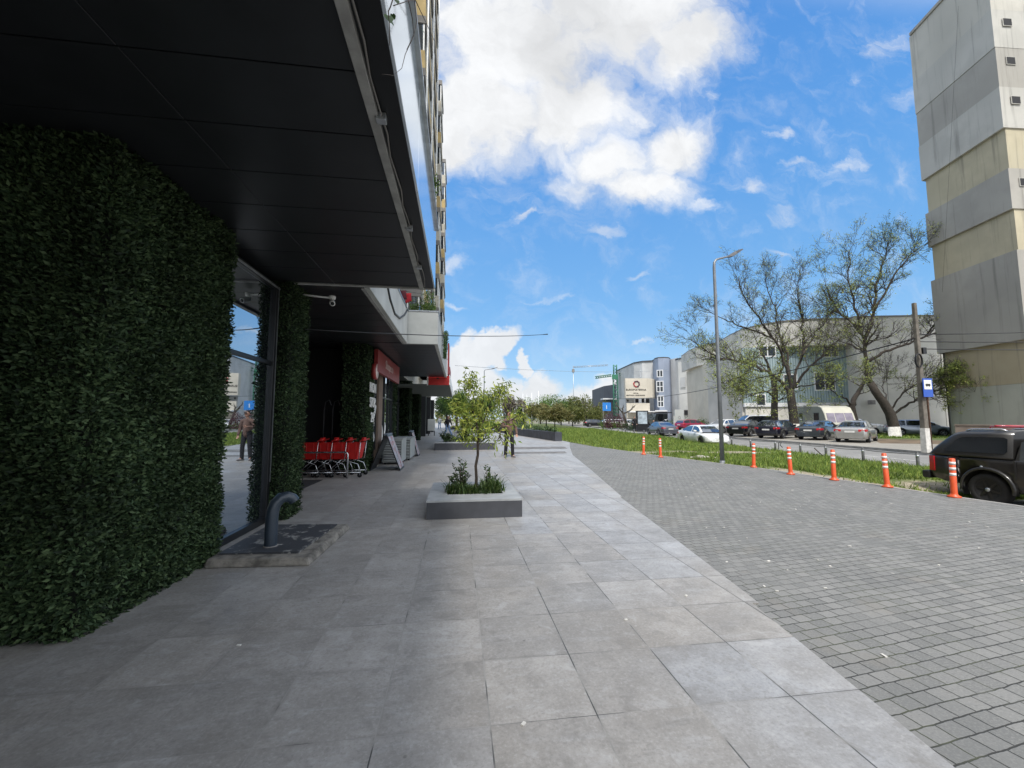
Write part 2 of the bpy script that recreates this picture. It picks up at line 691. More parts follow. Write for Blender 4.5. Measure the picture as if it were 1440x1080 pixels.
basec = mixc(nt, mth(nt, 'MULTIPLY', smooth(nt, nstr, .50, .72), .42), basec, (.42, .42, .42))
basec = mixc(nt, mth(nt, 'MULTIPLY', smooth(nt, nb, .54, .74), .45), basec, (.2, .19, .17))
basec = mixc(nt, mth(nt, 'MULTIPLY', smooth(nt, big_, .46, .66), .42), basec, (.255, .222, .18))
basec = mixc(nt, mth(nt, 'MULTIPLY', smooth(nt, noise(nt, 1.1, 6, .62), .52, .70), .38), basec, (.225, .205, .175))
# speckles: dropped gum and dirt
vo = N(nt, 'ShaderNodeTexVoronoi')
vo.inputs['Scale'].default_value = 5.5
L(nt, geo.outputs['Position'], vo.inputs['Vector'])
spk = mth(nt, 'MULTIPLY', smooth(nt, vo.outputs['Distance'], .06, .035), smooth(nt, noise(nt, 3, 2), .5, .56))
basec = mixc(nt, mth(nt, 'MULTIPLY', spk, .7), basec, (.12, .11, .10))
grain = noise(nt, 55, 8, .72, off.outputs[0])
basec = mixc(nt, mth(nt, 'MULTIPLY', smooth(nt, grain, .50, .66), .42), basec, (.17, .16, .15))
basec = mixc(nt, mth(nt, 'MULTIPLY', smooth(nt, grain, .48, .34), .30), basec, (.50, .49, .48))
blot = noise(nt, 5.5, 9, .7, off.outputs[0], .6)
basec = mixc(nt, mth(nt, 'MULTIPLY', smooth(nt, blot, .53, .66), .48), basec, (.19, .18, .165))
basec = mixc(nt, mth(nt, 'MULTIPLY', smooth(nt, blot, .45, .33), .33), basec, (.47, .47, .465))
val = N(nt, 'ShaderNodeHueSaturation')
L(nt, basec, val.inputs['Color'])
L(nt, mth(nt, 'MULTIPLY_ADD', mth(nt, 'POWER', r2, 2.0), .17, .93), val.inputs['Value'])
jw = mth(nt, 'MULTIPLY_ADD', noise(nt, 3.0, 3), .010, .001)
jx = mth(nt, 'LESS_THAN', ex, jw)
jy = mth(nt, 'LESS_THAN', ey, mth(nt, 'MULTIPLY', jw, .62))
jt = mth(nt, 'MAXIMUM', jx, jy)
dirt = mth(nt, 'MULTIPLY', smooth(nt, mth(nt, 'MINIMUM', ex, ey), .05, .0), mth(nt, 'MULTIPLY', smooth(nt, noise(nt, 7, 4), .4, .7), .45))
c2 = mixc(nt, dirt, val.outputs[0], (.17, .16, .145))
jc = mixc(nt, smooth(nt, mth(nt, 'MULTIPLY_ADD', s3.outputs[0], -.06, noise(nt, 2.2, 3)), .38, .52), (.035, .035, .035), (.30, .29, .27))
c2 = mixc(nt, mth(nt, 'MULTIPLY', jt, .9), c2, jc)
L(nt, c2, b.inputs['Base Color'])
L(nt, mth(nt, 'MULTIPLY_ADD', na, .3, .36), b.inputs['Roughness'])
b.inputs['Specular IOR Level'].default_value = .45
bump(nt, b, mth(nt, 'SUBTRACT', mth(nt, 'MULTIPLY', nb, .25), jt), .35, .004)
M_slab = m

slab_poly = [(1.35, -4), (1.8, -.6), (2.2, 1.69), (2.36, 2.67), (2.46, 3.27), (2.52, 3.27), (3.2, 7.92), (3.24, 7.92), (4.04, 12.3), (4.86, 17.1), (6.1, 22), (7.28, 26.3),
             (7.0, 46), (6.6, 75), (6.6, 140), (-14, 140), (-14, -4)]
sheet('stone_pavement', slab_poly, .012, M_slab, .1)

# ---- grey block paving
m, nt, b = newmat('block_paving')
geo = N(nt, 'ShaderNodeNewGeometry')
mp = N(nt, 'ShaderNodeMapping')
mp.inputs['Rotation'].default_value = (0, 0, R(-8))
L(nt, geo.outputs['Position'], mp.inputs[0])
wob = N(nt, 'ShaderNodeVectorMath', operation='MULTIPLY_ADD')
wn_ = N(nt, 'ShaderNodeTexNoise')
wn_.inputs['Scale'].default_value = 1.3
wn_.inputs['Detail'].default_value = 3
L(nt, mp.outputs[0], wn_.inputs['Vector'])
L(nt, wn_.outputs['Color'], wob.inputs[0])
wob.inputs[1].default_value = (.03, .03, 0)
L(nt, mp.outputs[0], wob.inputs[2])
br = N(nt, 'ShaderNodeTexBrick')
br.offset = .5
wob2 = N(nt, 'ShaderNodeVectorMath', operation='MULTIPLY_ADD')
wn3 = N(nt, 'ShaderNodeTexNoise')
wn3.inputs['Scale'].default_value = 16
wn3.inputs['Detail'].default_value = 4
L(nt, mp.outputs[0], wn3.inputs['Vector'])
L(nt, wn3.outputs['Color'], wob2.inputs[0])
wob2.inputs[1].default_value = (.014, .014, 0)
L(nt, wob.outputs[0], wob2.inputs[2])
L(nt, wob2.outputs[0], br.inputs['Vector'])
br.inputs['Color1'].default_value = (0, 0, 0, 1)
br.inputs['Color2'].default_value = (1, 1, 1, 1)
br.inputs['Mortar'].default_value = (.5, .5, .5, 1)
br.inputs['Scale'].default_value = 1.0
br.inputs['Mortar Size'].default_value = .0048
br.inputs['Mortar Smooth'].default_value = .3
br.inputs['Bias'].default_value = 0
br.inputs['Brick Width'].default_value = .134
br.inputs['Row Height'].default_value = .099
sc_ = N(nt, 'ShaderNodeSeparateColor')
L(nt, br.outputs['Color'], sc_.inputs[0])
rv = sc_.outputs[0]
pc = mixc(nt, rv, (.138, .140, .135), (.212, .211, .202))
pc = mixc(nt, mth(nt, 'MULTIPLY', smooth(nt, noise(nt, 75, 7, .7), .46, .62), .5), pc, (.275, .27, .255))
pc = mixc(nt, mth(nt, 'MULTIPLY', smooth(nt, noise(nt, 48, 7, .7), .54, .66), .5), pc, (.10, .10, .095))
pc = mixc(nt, mth(nt, 'MULTIPLY', smooth(nt, noise(nt, .9, 5), .45, .7), .45), pc, (.14, .142, .138))
pc = mixc(nt, mth(nt, 'MULTIPLY', smooth(nt, noise(nt, 2.1, 6), .56, .7), .4), pc, (.20, .185, .16))
mossy = mixc(nt, smooth(nt, noise(nt, 2.0, 4), .45, .6), (.03, .03, .027), (.055, .06, .035))
mossy = mixc(nt, smooth(nt, noise(nt, 1.1, 4), .52, .66), mossy, (.12, .12, .112))
pc = mixc(nt, br.outputs['Fac'], pc, mossy)
vo = N(nt, 'ShaderNodeTexVoronoi')
vo.inputs['Scale'].default_value = 3.2
L(nt, geo.outputs['Position'], vo.inputs['Vector'])
pc = mixc(nt, mth(nt, 'MULTIPLY', smooth(nt, vo.outputs['Distance'], .07, .03), smooth(nt, noise(nt, 1.7, 2), .48, .58)), pc, (.34, .33, .3))
L(nt, pc, b.inputs['Base Color'])
b.inputs['Roughness'].default_value = .72
hgt = mth(nt, 'ADD', mth(nt, 'MULTIPLY', br.outputs['Fac'], -1.0), mth(nt, 'ADD', mth(nt, 'MULTIPLY', rv, .5), mth(nt, 'MULTIPLY', noise(nt, 70, 3), .3)))
bump(nt, b, hgt, .6, .006)
M_pave = m
edge = [(10.6, -4), (9.95, 5.6), (9.78, 7.05), (9.6, 9.4), (9.42, 11.6), (9.0, 13.3), (8.2, 17.1), (7.55, 21.5), (7.35, 26.4)]
sheet('block_paving', edge[:-1] + [(7.3, 26.6), (6, 26.6), (4, 17), (2.4, 8), (.5, -4)], 0.0, M_pave, .9)
# kerb stones along the far edge of the paving
mb = MB()
M_kerb = mat('kerb_concrete', (.30, .295, .28), .85, 0, .2, 3, .3)
for (x0, y0), (x1, y1) in zip(edge[:-2], edge[1:-1]):
    nseg = max(1, int(math.hypot(x1 - x0, y1 - y0) / .8))
    for i in range(nseg):
        a, c = (i + .006) / nseg, (i + .994) / nseg
        xa, ya, xb, yb = x0 + (x1 - x0) * a, y0 + (y1 - y0) * a, x0 + (x1 - x0) * c, y0 + (y1 - y0) * c
        mb.hexa([(xa, ya, -.95), (xa + .1, ya, -.95), (xb + .1, yb, -.95), (xb, yb, -.95)], [(xa, ya, .006), (xa + .1, ya, .006), (xb + .1, yb, .006), (xb, yb, .006)])
tag(mb.build('paving_kerb', M_kerb), kind='structure')

# dark stone strips let into the slabs
M_dark_strip = mat('dark_stone', (.15, .145, .138), .7, 0, .45, 2)
for (y0, y1, x0, x1) in ((17.9, 18.9, 2.1, 4.85), (20.6, 22.2, 2.75, 5.6)):
    sheet('paving_strip', [(x0, y0), (x1, y0), (x1 + (y1 - y0) * .15, y1), (x0, y1)], .0165, M_dark_strip)


def bline(Y):                       # line of the grey bollards, near edge of the road
    return 16.25 + .12 * (Y - 12.8)


def farkerb(Y):
    return 22.3 + .075 * (Y - 17)


ROADZ, PARKZ = -.35, -.03
sheet('ground', [(-1500, -1500), (1500, -1500), (1500, 3000), (-1500, 3000)], -1.0, mat('dry_ground', (.16, .15, .1), .95, 0, .3, .5))
LOWZ = -.54


def roadz(x, y):
    """road surface: ramps up from the low drive, cross fall rising to the far kerb"""
    e = min(1, max(0, (y - 9.5) / 4.5))
    near = LOWZ + (ROADZ - LOWZ) * e
    xa = 14.5 if y < 9.5 else bline(y)
    t = min(1, max(0, (x - xa) / max(.5, farkerb(y) - xa)))
    return near + (-.14 - near) * t


rv, rf_ = [], []
ry = [-30, -10, 0, 5, 9.5, 11, 12.5, 14, 18, 25, 40, 70, 110, 170]
for y in ry:
    x0, x1 = (9.9 if y < 14.5 else bline(y) - .2), farkerb(y) + .2
    for i in range(9):
        x = x0 + (x1 - x0) * i / 8
        rv.append((x, y, roadz(x, y)))
for j in range(len(ry) - 1):
    for i in range(8):
        rf_.append((j * 9 + i, j * 9 + i + 1, j * 9 + 10 + i, j * 9 + 9 + i))
mb = MB().add(rv, rf_, 0, True)
tag(mb.build('road', M_road), kind='structure')
sheet('far_pavement', [(farkerb(-30) + .16, -30), (190, -30), (190, 170), (farkerb(170) + .16, 170)], PARKZ, M_park, .9)
mb = MB()
for i in range(120):
    ya, yb = -20 + i * 1.2, -20 + i * 1.2 + 1.19
    xa, xb = farkerb(ya), farkerb(yb)
    mb.hexa([(xa, ya, -.95), (xa + .155, ya, -.95), (xb + .155, yb, -.95), (xb, yb, -.95)], [(xa, ya, PARKZ + .01), (xa + .155, ya, PARKZ + .01), (xb + .155, yb, PARKZ + .01), (xb, yb, PARKZ + .01)])
for i in range(110):
    ya, yb = 10 + i * 1.2, 10 + i * 1.2 + 1.19
    xa, xb = bline(ya) + .25, bline(yb) + .25
    mb.hexa([(xa, ya, -.95), (xa + .15, ya, -.95), (xb + .15, yb, -.95), (xb, yb, -.95)], [(xa, ya, -.2), (xa + .15, ya, -.2), (xb + .15, yb, -.2), (xb, yb, -.2)])
tag(mb.build('road_kerb', M_kerb), kind='structure')
# tyre-worn lane line
mb = MB()
for i in range(14):
    y0 = 15 + i * 9.0
    xa, xb = (bline(y0) + farkerb(y0)) / 2, (bline(y0 + 3) + farkerb(y0 + 3)) / 2
    mb.add([(xa - .06, y0, roadz(xa, y0) + .01), (xa + .06, y0, roadz(xa, y0) + .01), (xb + .06, y0 + 3, roadz(xb, y0 + 3) + .01), (xb - .06, y0 + 3, roadz(xb, y0 + 3) + .01)], [(0, 1, 2, 3)])
tag(mb.build('road_marking', mat('road_paint', (.55, .55, .53), .7, 0, .3, 8)), kind='structure')

# ---- verge: soil and grass bank between paving and road
def nearedge(Y):
    ys = [p[1] for p in edge] + [60, 140]
    xs = [p[0] for p in edge] + [7.2, 7.2]
    return float(np.interp(Y, ys, xs))


PATCH = [(10.2, 8.6, .75, .7), (11.2, 9.0, 1.1, .5), (11.6, 18.6, 2.6, .5), (14.0, 19.0, 2.2, .5), (9.9, 9.8, .5, .8), (13.2, 9.9, 1.6, .5), (8.6, 18.3, .6, .7), (9.9, 11.0, .3, 1.2)]


def bare(x, y):
    b_ = 0
    if y < 8.6:
        return .9
    for px_, py_, rx_, ry_ in PATCH:
        d = math.hypot((x - px_) / rx_, (y - py_) / ry_)
        b_ = max(b_, 1 - d * .75)
    return b_


def vergez(x, y):
    t = (x - nearedge(y) - .1) / max(.5, bline(y) + .25 - nearedge(y) - .1)
    t = min(1, max(0, t))
    z = -.015 - .17 * t * t * (3 - 2 * t) + .05 * math.sin(x * 1.7 + y * .6) * math.sin(y * .9) * t * (1 - t) * 4 * .6
    e = min(1, max(0, (y - 8.4) / 2.6))
    q = min(1, max(0, (x - 9.95) / 2.6))
    return z * e + (1 - e) * (-.03 - .60 * q * q * (3 - 2 * q))


M_soil, nt, b = newmat('verge_soil')
geo = N(nt, 'ShaderNodeNewGeometry')
sp = mixc(nt, smooth(nt, noise(nt, 2.5, 6), .35, .65), (.085, .115, .03), (.13, .15, .05))
att = N(nt, 'ShaderNodeAttribute', attribute_name='bare')
sand = mixc(nt, smooth(nt, noise(nt, 9, 6), .3, .7), (.20, .165, .11), (.36, .32, .24))
sp = mixc(nt, smooth(nt, mth(nt, 'ADD', att.outputs['Fac'], mth(nt, 'MULTIPLY_ADD', noise(nt, 5, 6), .8, -.4)), .2, .5), sp, sand)
L(nt, sp, b.inputs['Base Color'])
b.inputs['Roughness'].default_value = .95
bump(nt, b, noise(nt, 25, 5), .6, .03)
V, F, B_ = [], [], []
ys = list(np.concatenate([np.arange(1.0, 30, .3), np.arange(30, 140, 1.5)]))
NX = 30
for y in ys:
    xa, xb = nearedge(y) + .1, bline(y) + .25
    for i in range(NX + 1):
        x = xa + (xb - xa) * i / NX
        V.append((x, y, vergez(x, y)))
        B_.append(max(0.0, bare(x, y)))
for j in range(len(ys) - 1):
    for i in range(NX):
        F.append((j * (NX + 1) + i, j * (NX + 1) + i + 1, (j + 1) * (NX + 1) + i + 1, (j + 1) * (NX + 1) + i))
vo_ = raw_mesh('verge', V, F, M_soil)
at = vo_.data.attributes.new('bare', 'FLOAT', 'POINT')
at.data.foreach_set('value', B_)
tag(vo_, kind='structure')

# ---- grass blades
M_grass = leafmat('grass_blade', (.165, .235, .05), .4, .6, .3, .2)
bl = []
while len(bl) < 62000:
    y = 9.0 + 60 * rng.random() ** 2.1
    xa, xb = nearedge(y) + .12, bline(y) + .2
    x = xa + (xb - xa) * rng.random()
    bb = bare(x, y)
    if bb > .12 and rng.random() < min(.97, bb * 2.4 + .3):
        continue
    bl.append((x, y, vergez(x, y)))
bl = np.array(bl)
n = len(bl)
clump = .55 + .9 * (np.sin(bl[:, 0] * 2.3 + np.sin(bl[:, 1] * 1.7)) * np.sin(bl[:, 1] * 2.9 + bl[:, 0]) * .5 + .5)
tall = rng.random(n) < .06
hgt_ = rng.uniform(.05, .15, n) * clump * np.where(tall, 2.0, 1) * np.where(bl[:, 1] > 25, 1.4, 1)
ang = rng.uniform(0, 2 * np.pi, n)
wd = rng.uniform(.006, .013, n) * (1 + bl[:, 1] / 22)
sd_ = np.stack([np.cos(ang), np.sin(ang), np.zeros(n)], 1)
lean = np.stack([rng.normal(0, .45, n), rng.normal(0, .45, n), np.ones(n)], 1)
V = np.stack([bl - sd_ * wd[:, None], bl + sd_ * wd[:, None], bl + lean * hgt_[:, None]], 1).reshape(-1, 3)
k = np.arange(n) * 3
go = raw_mesh('grass', V, np.stack([k, k + 1, k + 2], 1), M_grass)
tag(go, 'tufty bright green grass on the verge beside the road', 'grass', kind='stuff')

# ---- litter flecks
mb = MB()
for _ in range(150):
    x, y = rng.uniform(2.4, 9.6), 1.6 + 14 * rng.random() ** 1.5
    if x > nearedge(y) - .1 or x < np.interp(y, [1.69, 3.27, 7.92, 12.3, 17.1], [2.3, 2.6, 3.4, 4.2, 5.0]):
        continue
    s_ = rng.uniform(.006, .016)
    a_ = rng.uniform(0, 3.1)
    mb.box((-s_ * rng.uniform(1, 2.2), -s_ * .6, 0), (s_, s_ * .6, .006), 0, Matrix.Translation((x, y, .001)) @ Matrix.Rotation(a_, 4, 'Z'))
for (px_, py_) in ((736, 1019), (336, 908), (880, 872), (1018, 742), (965, 838), (590, 690)):
    p = G(px_, py_, .012)
    mb.box((-.012, -.008, 0), (.014, .008, .006), 0, Matrix.Translation((p[0], p[1], .013)) @ Matrix.Rotation(px_, 4, 'Z'))
tag(mb.build('litter', mat('litter_white', (.6, .58, .54), .8)), 'scattered pale specks of litter and cigarette ends on the paving', 'litter', kind='stuff')
# ================================================================ left apartment block with shops and canopies
M_black = mat('black_soffit_panel', (.0185, .0205, .0235), .42, .0, .15, 2, .05, .45)
M_blackm = mat('black_metal', (.014, .015, .017), .38, .3, .1, 4)
M_alu = mat('pale_concrete_edge', (.33, .33, .32), .7, 0, .2, 6, .2)
M_galv = mat('galvanised_steel', (.42, .44, .46), .42, .8, .18, 9)
M_white = mat('white_plastic', (.75, .75, .73), .45, 0, .06, 5)
M_parapet = mat('parapet_render', (.46, .47, .45), .85, 0, .1, 1.6, .2)
M_cream = mat('cream_render', (.50, .47, .40), .9, 0, .14, 1.2, .2)
M_yellow = mat('ochre_render', (.48, .36, .17), .9, 0, .15, 1.5, .2)
M_browngrey = mat('taupe_render', (.20, .19, .18), .85, 0, .15, 2)
M_shop = glassmat('shop_glass', (.015, .018, .022), .34)
M_shopdark = glassmat('shop_glass_far', (.012, .014, .016), .14)
M_wind = glassmat('flat_window_glass', (.03, .038, .048), .06)
M_dark = mat('dark_interior', (.010, .010, .012), .8)
M_brownwall = mat('brown_shop_wall', (.20, .145, .11), .8, 0, .12, 3)
SZ = 3.72

blk = empty('apartment_block', (-3.2, 6.8, 0), 0, 'tall cream and grey apartment block with black canopies and shops along the stone pavement', 'building')
OFF = Vector((-3.2, 6.8, 0))


def at(parent_empty, o):
    """keep a mesh built in world coordinates in place under its empty"""
    o.parent = parent_empty
    o.matrix_parent_inverse = (Matrix.Translation(parent_empty.location) @ Matrix.Rotation(parent_empty.rotation_euler[2], 4, 'Z')).inverted()
    return o


# main body above the canopies and shop back walls
mb = MB()
mb.box((-13, -25, SZ + .3), (-3.2, 50, 31))
mb.box((-9, -25, 0), (-8.6, 50, SZ + .3))
mb.box((-8.6, 49.6, 0), (-3.3, 50, SZ + .3))
wall = at(blk, mb.build('wall', M_cream))
# flat roof edge
at(blk, MB().box((-13.2, -25.2, 31), (-3.0, 50.2, 31.35)).build('roof', M_parapet))


def stack(x, y0, y1, ztop, first, n):
    """a projecting stack of glazed balconies: parapet bands, windows, slabs"""
    s = at(blk, MB().box((-3.2, y0 + .05, first), (x - .12, y1 - .05, ztop)).build('balcony_stack', M_browngrey))
    for i in range(n):
        z = first + i * 2.9
        if z + 2.9 > ztop + .1:
            break
        p_ = MB().box((-3.19, y0, z), (x, y1, z + 1.0)).build('balcony', [M_yellow, M_cream][(i + n) % 2 if x > -1.8 else 0])
        at(blk, p_)
        g = MB()
        g.box((-3.1, y0 + .03, z + 1.0), (x - .06, y1 - .03, z + 2.5))
        at(blk, g.build('balcony_glazing', M_wind))
        f = MB()
        for q in (0, .25, .5, .75, 1):
            yy = y0 + .05 + (y1 - y0 - .1) * q
            f.box((x - .1, yy - .03, z + 1.0), (x - .03, yy + .03, z + 2.5))
        f.box((x - .1, y0 + .03, z + 1.72), (x - .035, y1 - .03, z + 1.77))
        for q in (.0, .5):
            xx = -3.1 + (x + 3.1) * q
            f.box((xx - .02, y0 + .01, z + 1.0), (xx + .04, y0 + .06, z + 2.5))
        at(blk, f.build('balcony_frame', M_white))
        at(blk, MB().box((-3.18, y0 - .03, z + 2.5), (x + .04, y1 + .03, z + 2.9)).build('floor_slab', M_browngrey))
    return s


stack(-1.9, 20, 30.5, 34, 5.0, 10)
stack(-1.72, 34, 37.5, 31, 5.0, 9)
stack(-1.72, 45, 49.5, 31, 5.0, 9)
# drainpipes on the first stack
mb = MB()
for (yy, xx) in ((20.6, -1.82), (29.6, -1.8), (25, -1.84)):
    mb.tube([(xx, yy, 4.6), (xx, yy, 34)], .055, 8)
at(blk, mb.build('drainpipe', M_white))

# ---- first canopy: black panels, concrete drip beam, light fascia
can = at(blk, MB().box((-8.6, -9, SZ + .02), (-.43, 6.78, SZ + .12)).build('canopy', M_blackm))
mb = MB()
y = -8.9
while y < 6.75:
    y2 = min(y + .6, 6.775)
    for (xa, xb) in ((-8.6, -5.3), (-5.292, -2.0), (-1.992, -.66)):
        mb.box((xa, y + .006, SZ), (xb, y2 - .006, SZ + .02))
    y = y2
o = mb.build('soffit_panel', M_black, None, .002)
o.parent = can
mb = MB()
mb.box((-.655, -9, SZ - .035), (-.585, 6.8, SZ + .02))
mb.box((-8.6, 6.78, SZ - .02), (-.43, 6.83, SZ + .12))
o = mb.build('drip_edge', M_alu, None, .004)
o.parent = can
o = MB().box((-.58, -9, SZ - .005), (-.425, 6.775, SZ + .02)).build('edge_panel', M_blackm)
o.parent = can
M_fascia = glassmat('glossy_fascia', (.30, .36, .42), .28, .09)
M_fascia.node_tree.nodes['Principled BSDF'].inputs['Base Color'].default_value = (.52, .58, .63, 1)
mb = MB()
y = -9.0
while y < 6.8:
    y2 = min(y + 3.2, 6.8)
    mb.box((-.424, y + .003, SZ - .01), (-.40, y2 - .003, 4.74))
    y = y2
o = mb.build('fascia', M_fascia, None, .003)
o.parent = can
o = MB().box((-.44, -9, 4.74), (-.36, 6.85, 4.775)).build('fascia_cap', M_galv)
o.parent = can
for yy in (1.2, 2.85, 4.55, 5.75):
    mb = MB()
    mb.box((-.60, yy - .03, SZ - .06), (-.53, yy + .03, SZ - .006))
    mb.tube([(-.565, yy - .045, SZ - .03), (-.565, yy + .045, SZ - .03)], .008, 6)
    o = mb.build('bracket', M_galv, None, .003)
    o.parent = can
# cable clipped along the beam
pts = [(-.562 + .012 * math.sin(q * 2.1) + (.03 if 17 < q < 21 else 0), 1.2 + q * .26, SZ - .02 - .012 * abs(math.sin(q * 1.3)) - (.05 if 18 < q < 21 else 0)) for q in range(22)]
o = MB().tube(pts, .007, 6).build('cable', M_browngrey)
o.parent = can

# ---- recessed soffit behind the gap and along the shops
can2 = at(blk, MB().box((-8.6, 6.83, SZ + .02), (-1.56, 11.9, SZ + .12)).build('canopy', M_blackm))
mb = MB()
y = 6.84
while y < 11.85:
    y2 = min(y + .6, 11.9)
    for (xa, xb) in ((-8.6, -5.3), (-5.29, -3.4), (-3.39, -1.6)):
        mb.box((xa, y + .006, SZ), (xb, y2 - .006, SZ + .02))
    y = y2
o = mb.build('soffit_panel', M_black)
o.parent = can2
can3 = at(blk, MB().box((-8.6, 11.96, SZ + .02), (-.62, 21.6, SZ + .12)).build('canopy', M_blackm))
mb = MB()
y = 11.97
while y < 21.55:
    y2 = min(y + .6, 21.6)
    for (xa, xb) in ((-8.6, -5.3), (-5.29, -3.4), (-3.39, -2.0), (-1.99, -.66)):
        mb.box((xa, y + .006, SZ), (xb, y2 - .006, SZ + .02))
    y = y2
o = mb.build('soffit_panel', M_black)
o.parent = can3
# grey parapet of the terrace: inner return, front and long street face
mb = MB()
mb.box((-1.56, 6.84, SZ - .03), (-1.46, 11.85, 4.64))
mb.box((-1.555, 11.86, SZ - .03), (-.60, 11.96, 4.64))
mb.box((-.70, 11.97, SZ - .03), (-.60, 21.7, 4.64))
par = at(blk, mb.build('parapet', M_parapet, None, .006))
mb = MB()
mb.box((-1.58, 6.84, 4.64), (-1.44, 11.99, 4.67))
mb.box((-1.43, 11.84, 4.64), (-.58, 11.99, 4.67))
mb.box((-.72, 12.0, 4.64), (-.58, 21.7, 4.67))
o = mb.build('coping', M_galv)
o.parent = par
o = MB().box((-1.575, 11.845, SZ - .03), (-1.55, 11.87, 4.64)).build('corner_strip', M_browngrey)
o.parent = par
o = MB().box((-1.60, 6.84, SZ - .045), (-1.54, 11.9, SZ - .031)).build('bottom_edge', M_alu)
o.parent = par
pts = [(-1.452, 7.8, 4.62), (-1.452, 8.15, 4.35), (-1.452, 8.7, 4.08), (-1.452, 9.4, 3.93), (-1.452, 10.2, 4.02), (-1.452, 11.0, 4.3), (-1.452, 11.6, 4.6)]
o = MB().tube(pts, .028, 8).build('hanging_pipe', M_blackm)
o.parent = par

# ---- third, lower canopy with a red front further along
can4 = at(blk, MB().box((-8.6, 21.75, 3.30), (-.46, 33, 3.36)).build('canopy', mat('grey_green_soffit', (.10, .115, .10), .7)))
M_red = mat('red_sign', (.48, .022, .018), .45, 0, .08, 4)
M_dred = mat('dull_red_sign', (.30, .035, .032), .5, 0, .12, 4)
o = MB().box((-1.55, 21.70, 3.31), (-.47, 21.745, 3.80)).build('red_front', M_red)
o.parent = can4
mb = MB()
mb.box((-1.62, 21.68, 3.28), (-1.56, 21.75, 3.84))
mb.box((-.46, 21.7, 3.3), (-.42, 33, 3.85))
mb.box((-1.12, 21.69, 3.62), (-1.02, 21.699, 3.70), 1)
o = mb.build('front_trim', [M_white, M_black])
o.parent = can4
at(blk, MB().box((-.58, 22.0, 3.9), (-.50, 23.2, 5.6)).build('red_panel', M_dred))
at(blk, MB().box((-.585, 25.0, 3.9), (-.50, 28, 4.7)).build('red_panel', M_dred))

# ---- shop fronts under the canopy, far part
mb = MB()
for (ya, yb) in ((18.4, 23.6), (24.4, 29.6), (30.4, 36), (37, 42), (43, 49)):
    mb.box((-3.36, ya, .1), (-3.32, yb, SZ))
at(blk, mb.build('shop_window', M_shopdark))
mb = MB()
for ya in np.arange(18.4, 49, 1.3):
    mb.box((-3.34, ya - .03, .02), (-3.27, ya + .03, SZ))
mb.box((-3.34, 18.4, 2.35), (-3.28, 49, 2.43))
at(blk, mb.build('window_frame', M_blackm))
for y0 in (18.0, 24.0, 30.0, 36.4, 42.4, 48.6):
    at(blk, MB().box((-3.4, y0, .012), (-2.78, y0 + .55, SZ)).build('column', M_blackm))
# dark shop wall and brown pier next to the trolley recess
mb = MB()
mb.box((-3.3, 13.6, 0), (-2.72, 13.9, SZ))
mb.box((-2.86, 13.0, 0), (-2.83, 17.9, .5))
at(blk, mb.build('shop_wall', M_blackm))
at(blk, MB().box((-3.0, 14.55, 0), (-2.70, 15.25, 3.2)).build('brown_pier', M_brownwall))
mb = MB()
mb.box((-2.86, 13.2, .5), (-2.82, 14.5, SZ))
mb.box((-2.86, 15.3, .5), (-2.82, 17.95, SZ))
sw = at(blk, mb.build('shop_window', M_shop))
mb = MB()
for yy in (13.2, 13.85, 14.5, 15.3, 16.1, 17.0, 17.9):
    mb.box((-2.82, yy - .025, .5), (-2.77, yy + .025, SZ))
mb.box((-2.82, 13.2, 2.3), (-2.775, 17.95, 2.36))
o = mb.build('frame', M_blackm)
o.parent = sw
# white swirls of the window sticker
for (yy, z0, z1, s_) in ((14.1, .6, 1.5, 1), (14.35, 1.3, 2.2, -1), (15.7, .7, 1.6, 1), (16.3, .6, 1.4, -1), (13.5, .7, 1.3, 1), (15.45, 1.6, 2.5, -1)):
    pts = [(-2.80, yy + s_ * .16 * math.sin(q * .62), z0 + (z1 - z0) * q / 9) for q in range(10)]
    o = MB().tube(pts, [.012 + .035 * math.sin(q * .35) for q in range(10)], 6).build('window_sticker', M_white)
    o.parent = sw

# recess for the trolleys
mb = MB()
mb.box((-6.6, 7.4, 0), (-6.4, 13.6, SZ))
mb.box((-6.4, 13.3, 0), (-3.3, 13.5, SZ))
mb.box((-6.4, 7.35, 0), (-3.2, 7.45, SZ))
at(blk, mb.build('recess_wall', M_dark))
mb = MB()
mb.box((-6.39, 8.2, .1), (-6.36, 9.6, 2.4))
mb.box((-6.39, 9.7, .1), (-6.36, 11.1, 2.4))
at(blk, mb.build('entrance_door', M_shopdark))
tag(MB().box((-5.9, 9.3, .013), (-3.35, 11.0, .022)).build('door_mat', mat('dark_mat', (.03, .03, .032), .9, 0, .3, 20)), 'dark rectangular mat on the slabs in front of the red trolleys', 'door mat')
o = empty('recess_light', (-4.6, 12.0, SZ - .05), 0, 'small pale ceiling lamp under the black soffit above the trolleys', 'ceiling lamp')
at(o, MB().box((-4.9, 11.95, SZ - .06), (-4.3, 12.05, SZ)).build('diffuser', M_white))
at(o, MB().box((-4.94, 11.92, SZ - .03), (-4.26, 11.945, SZ)).build('frame', M_alu))

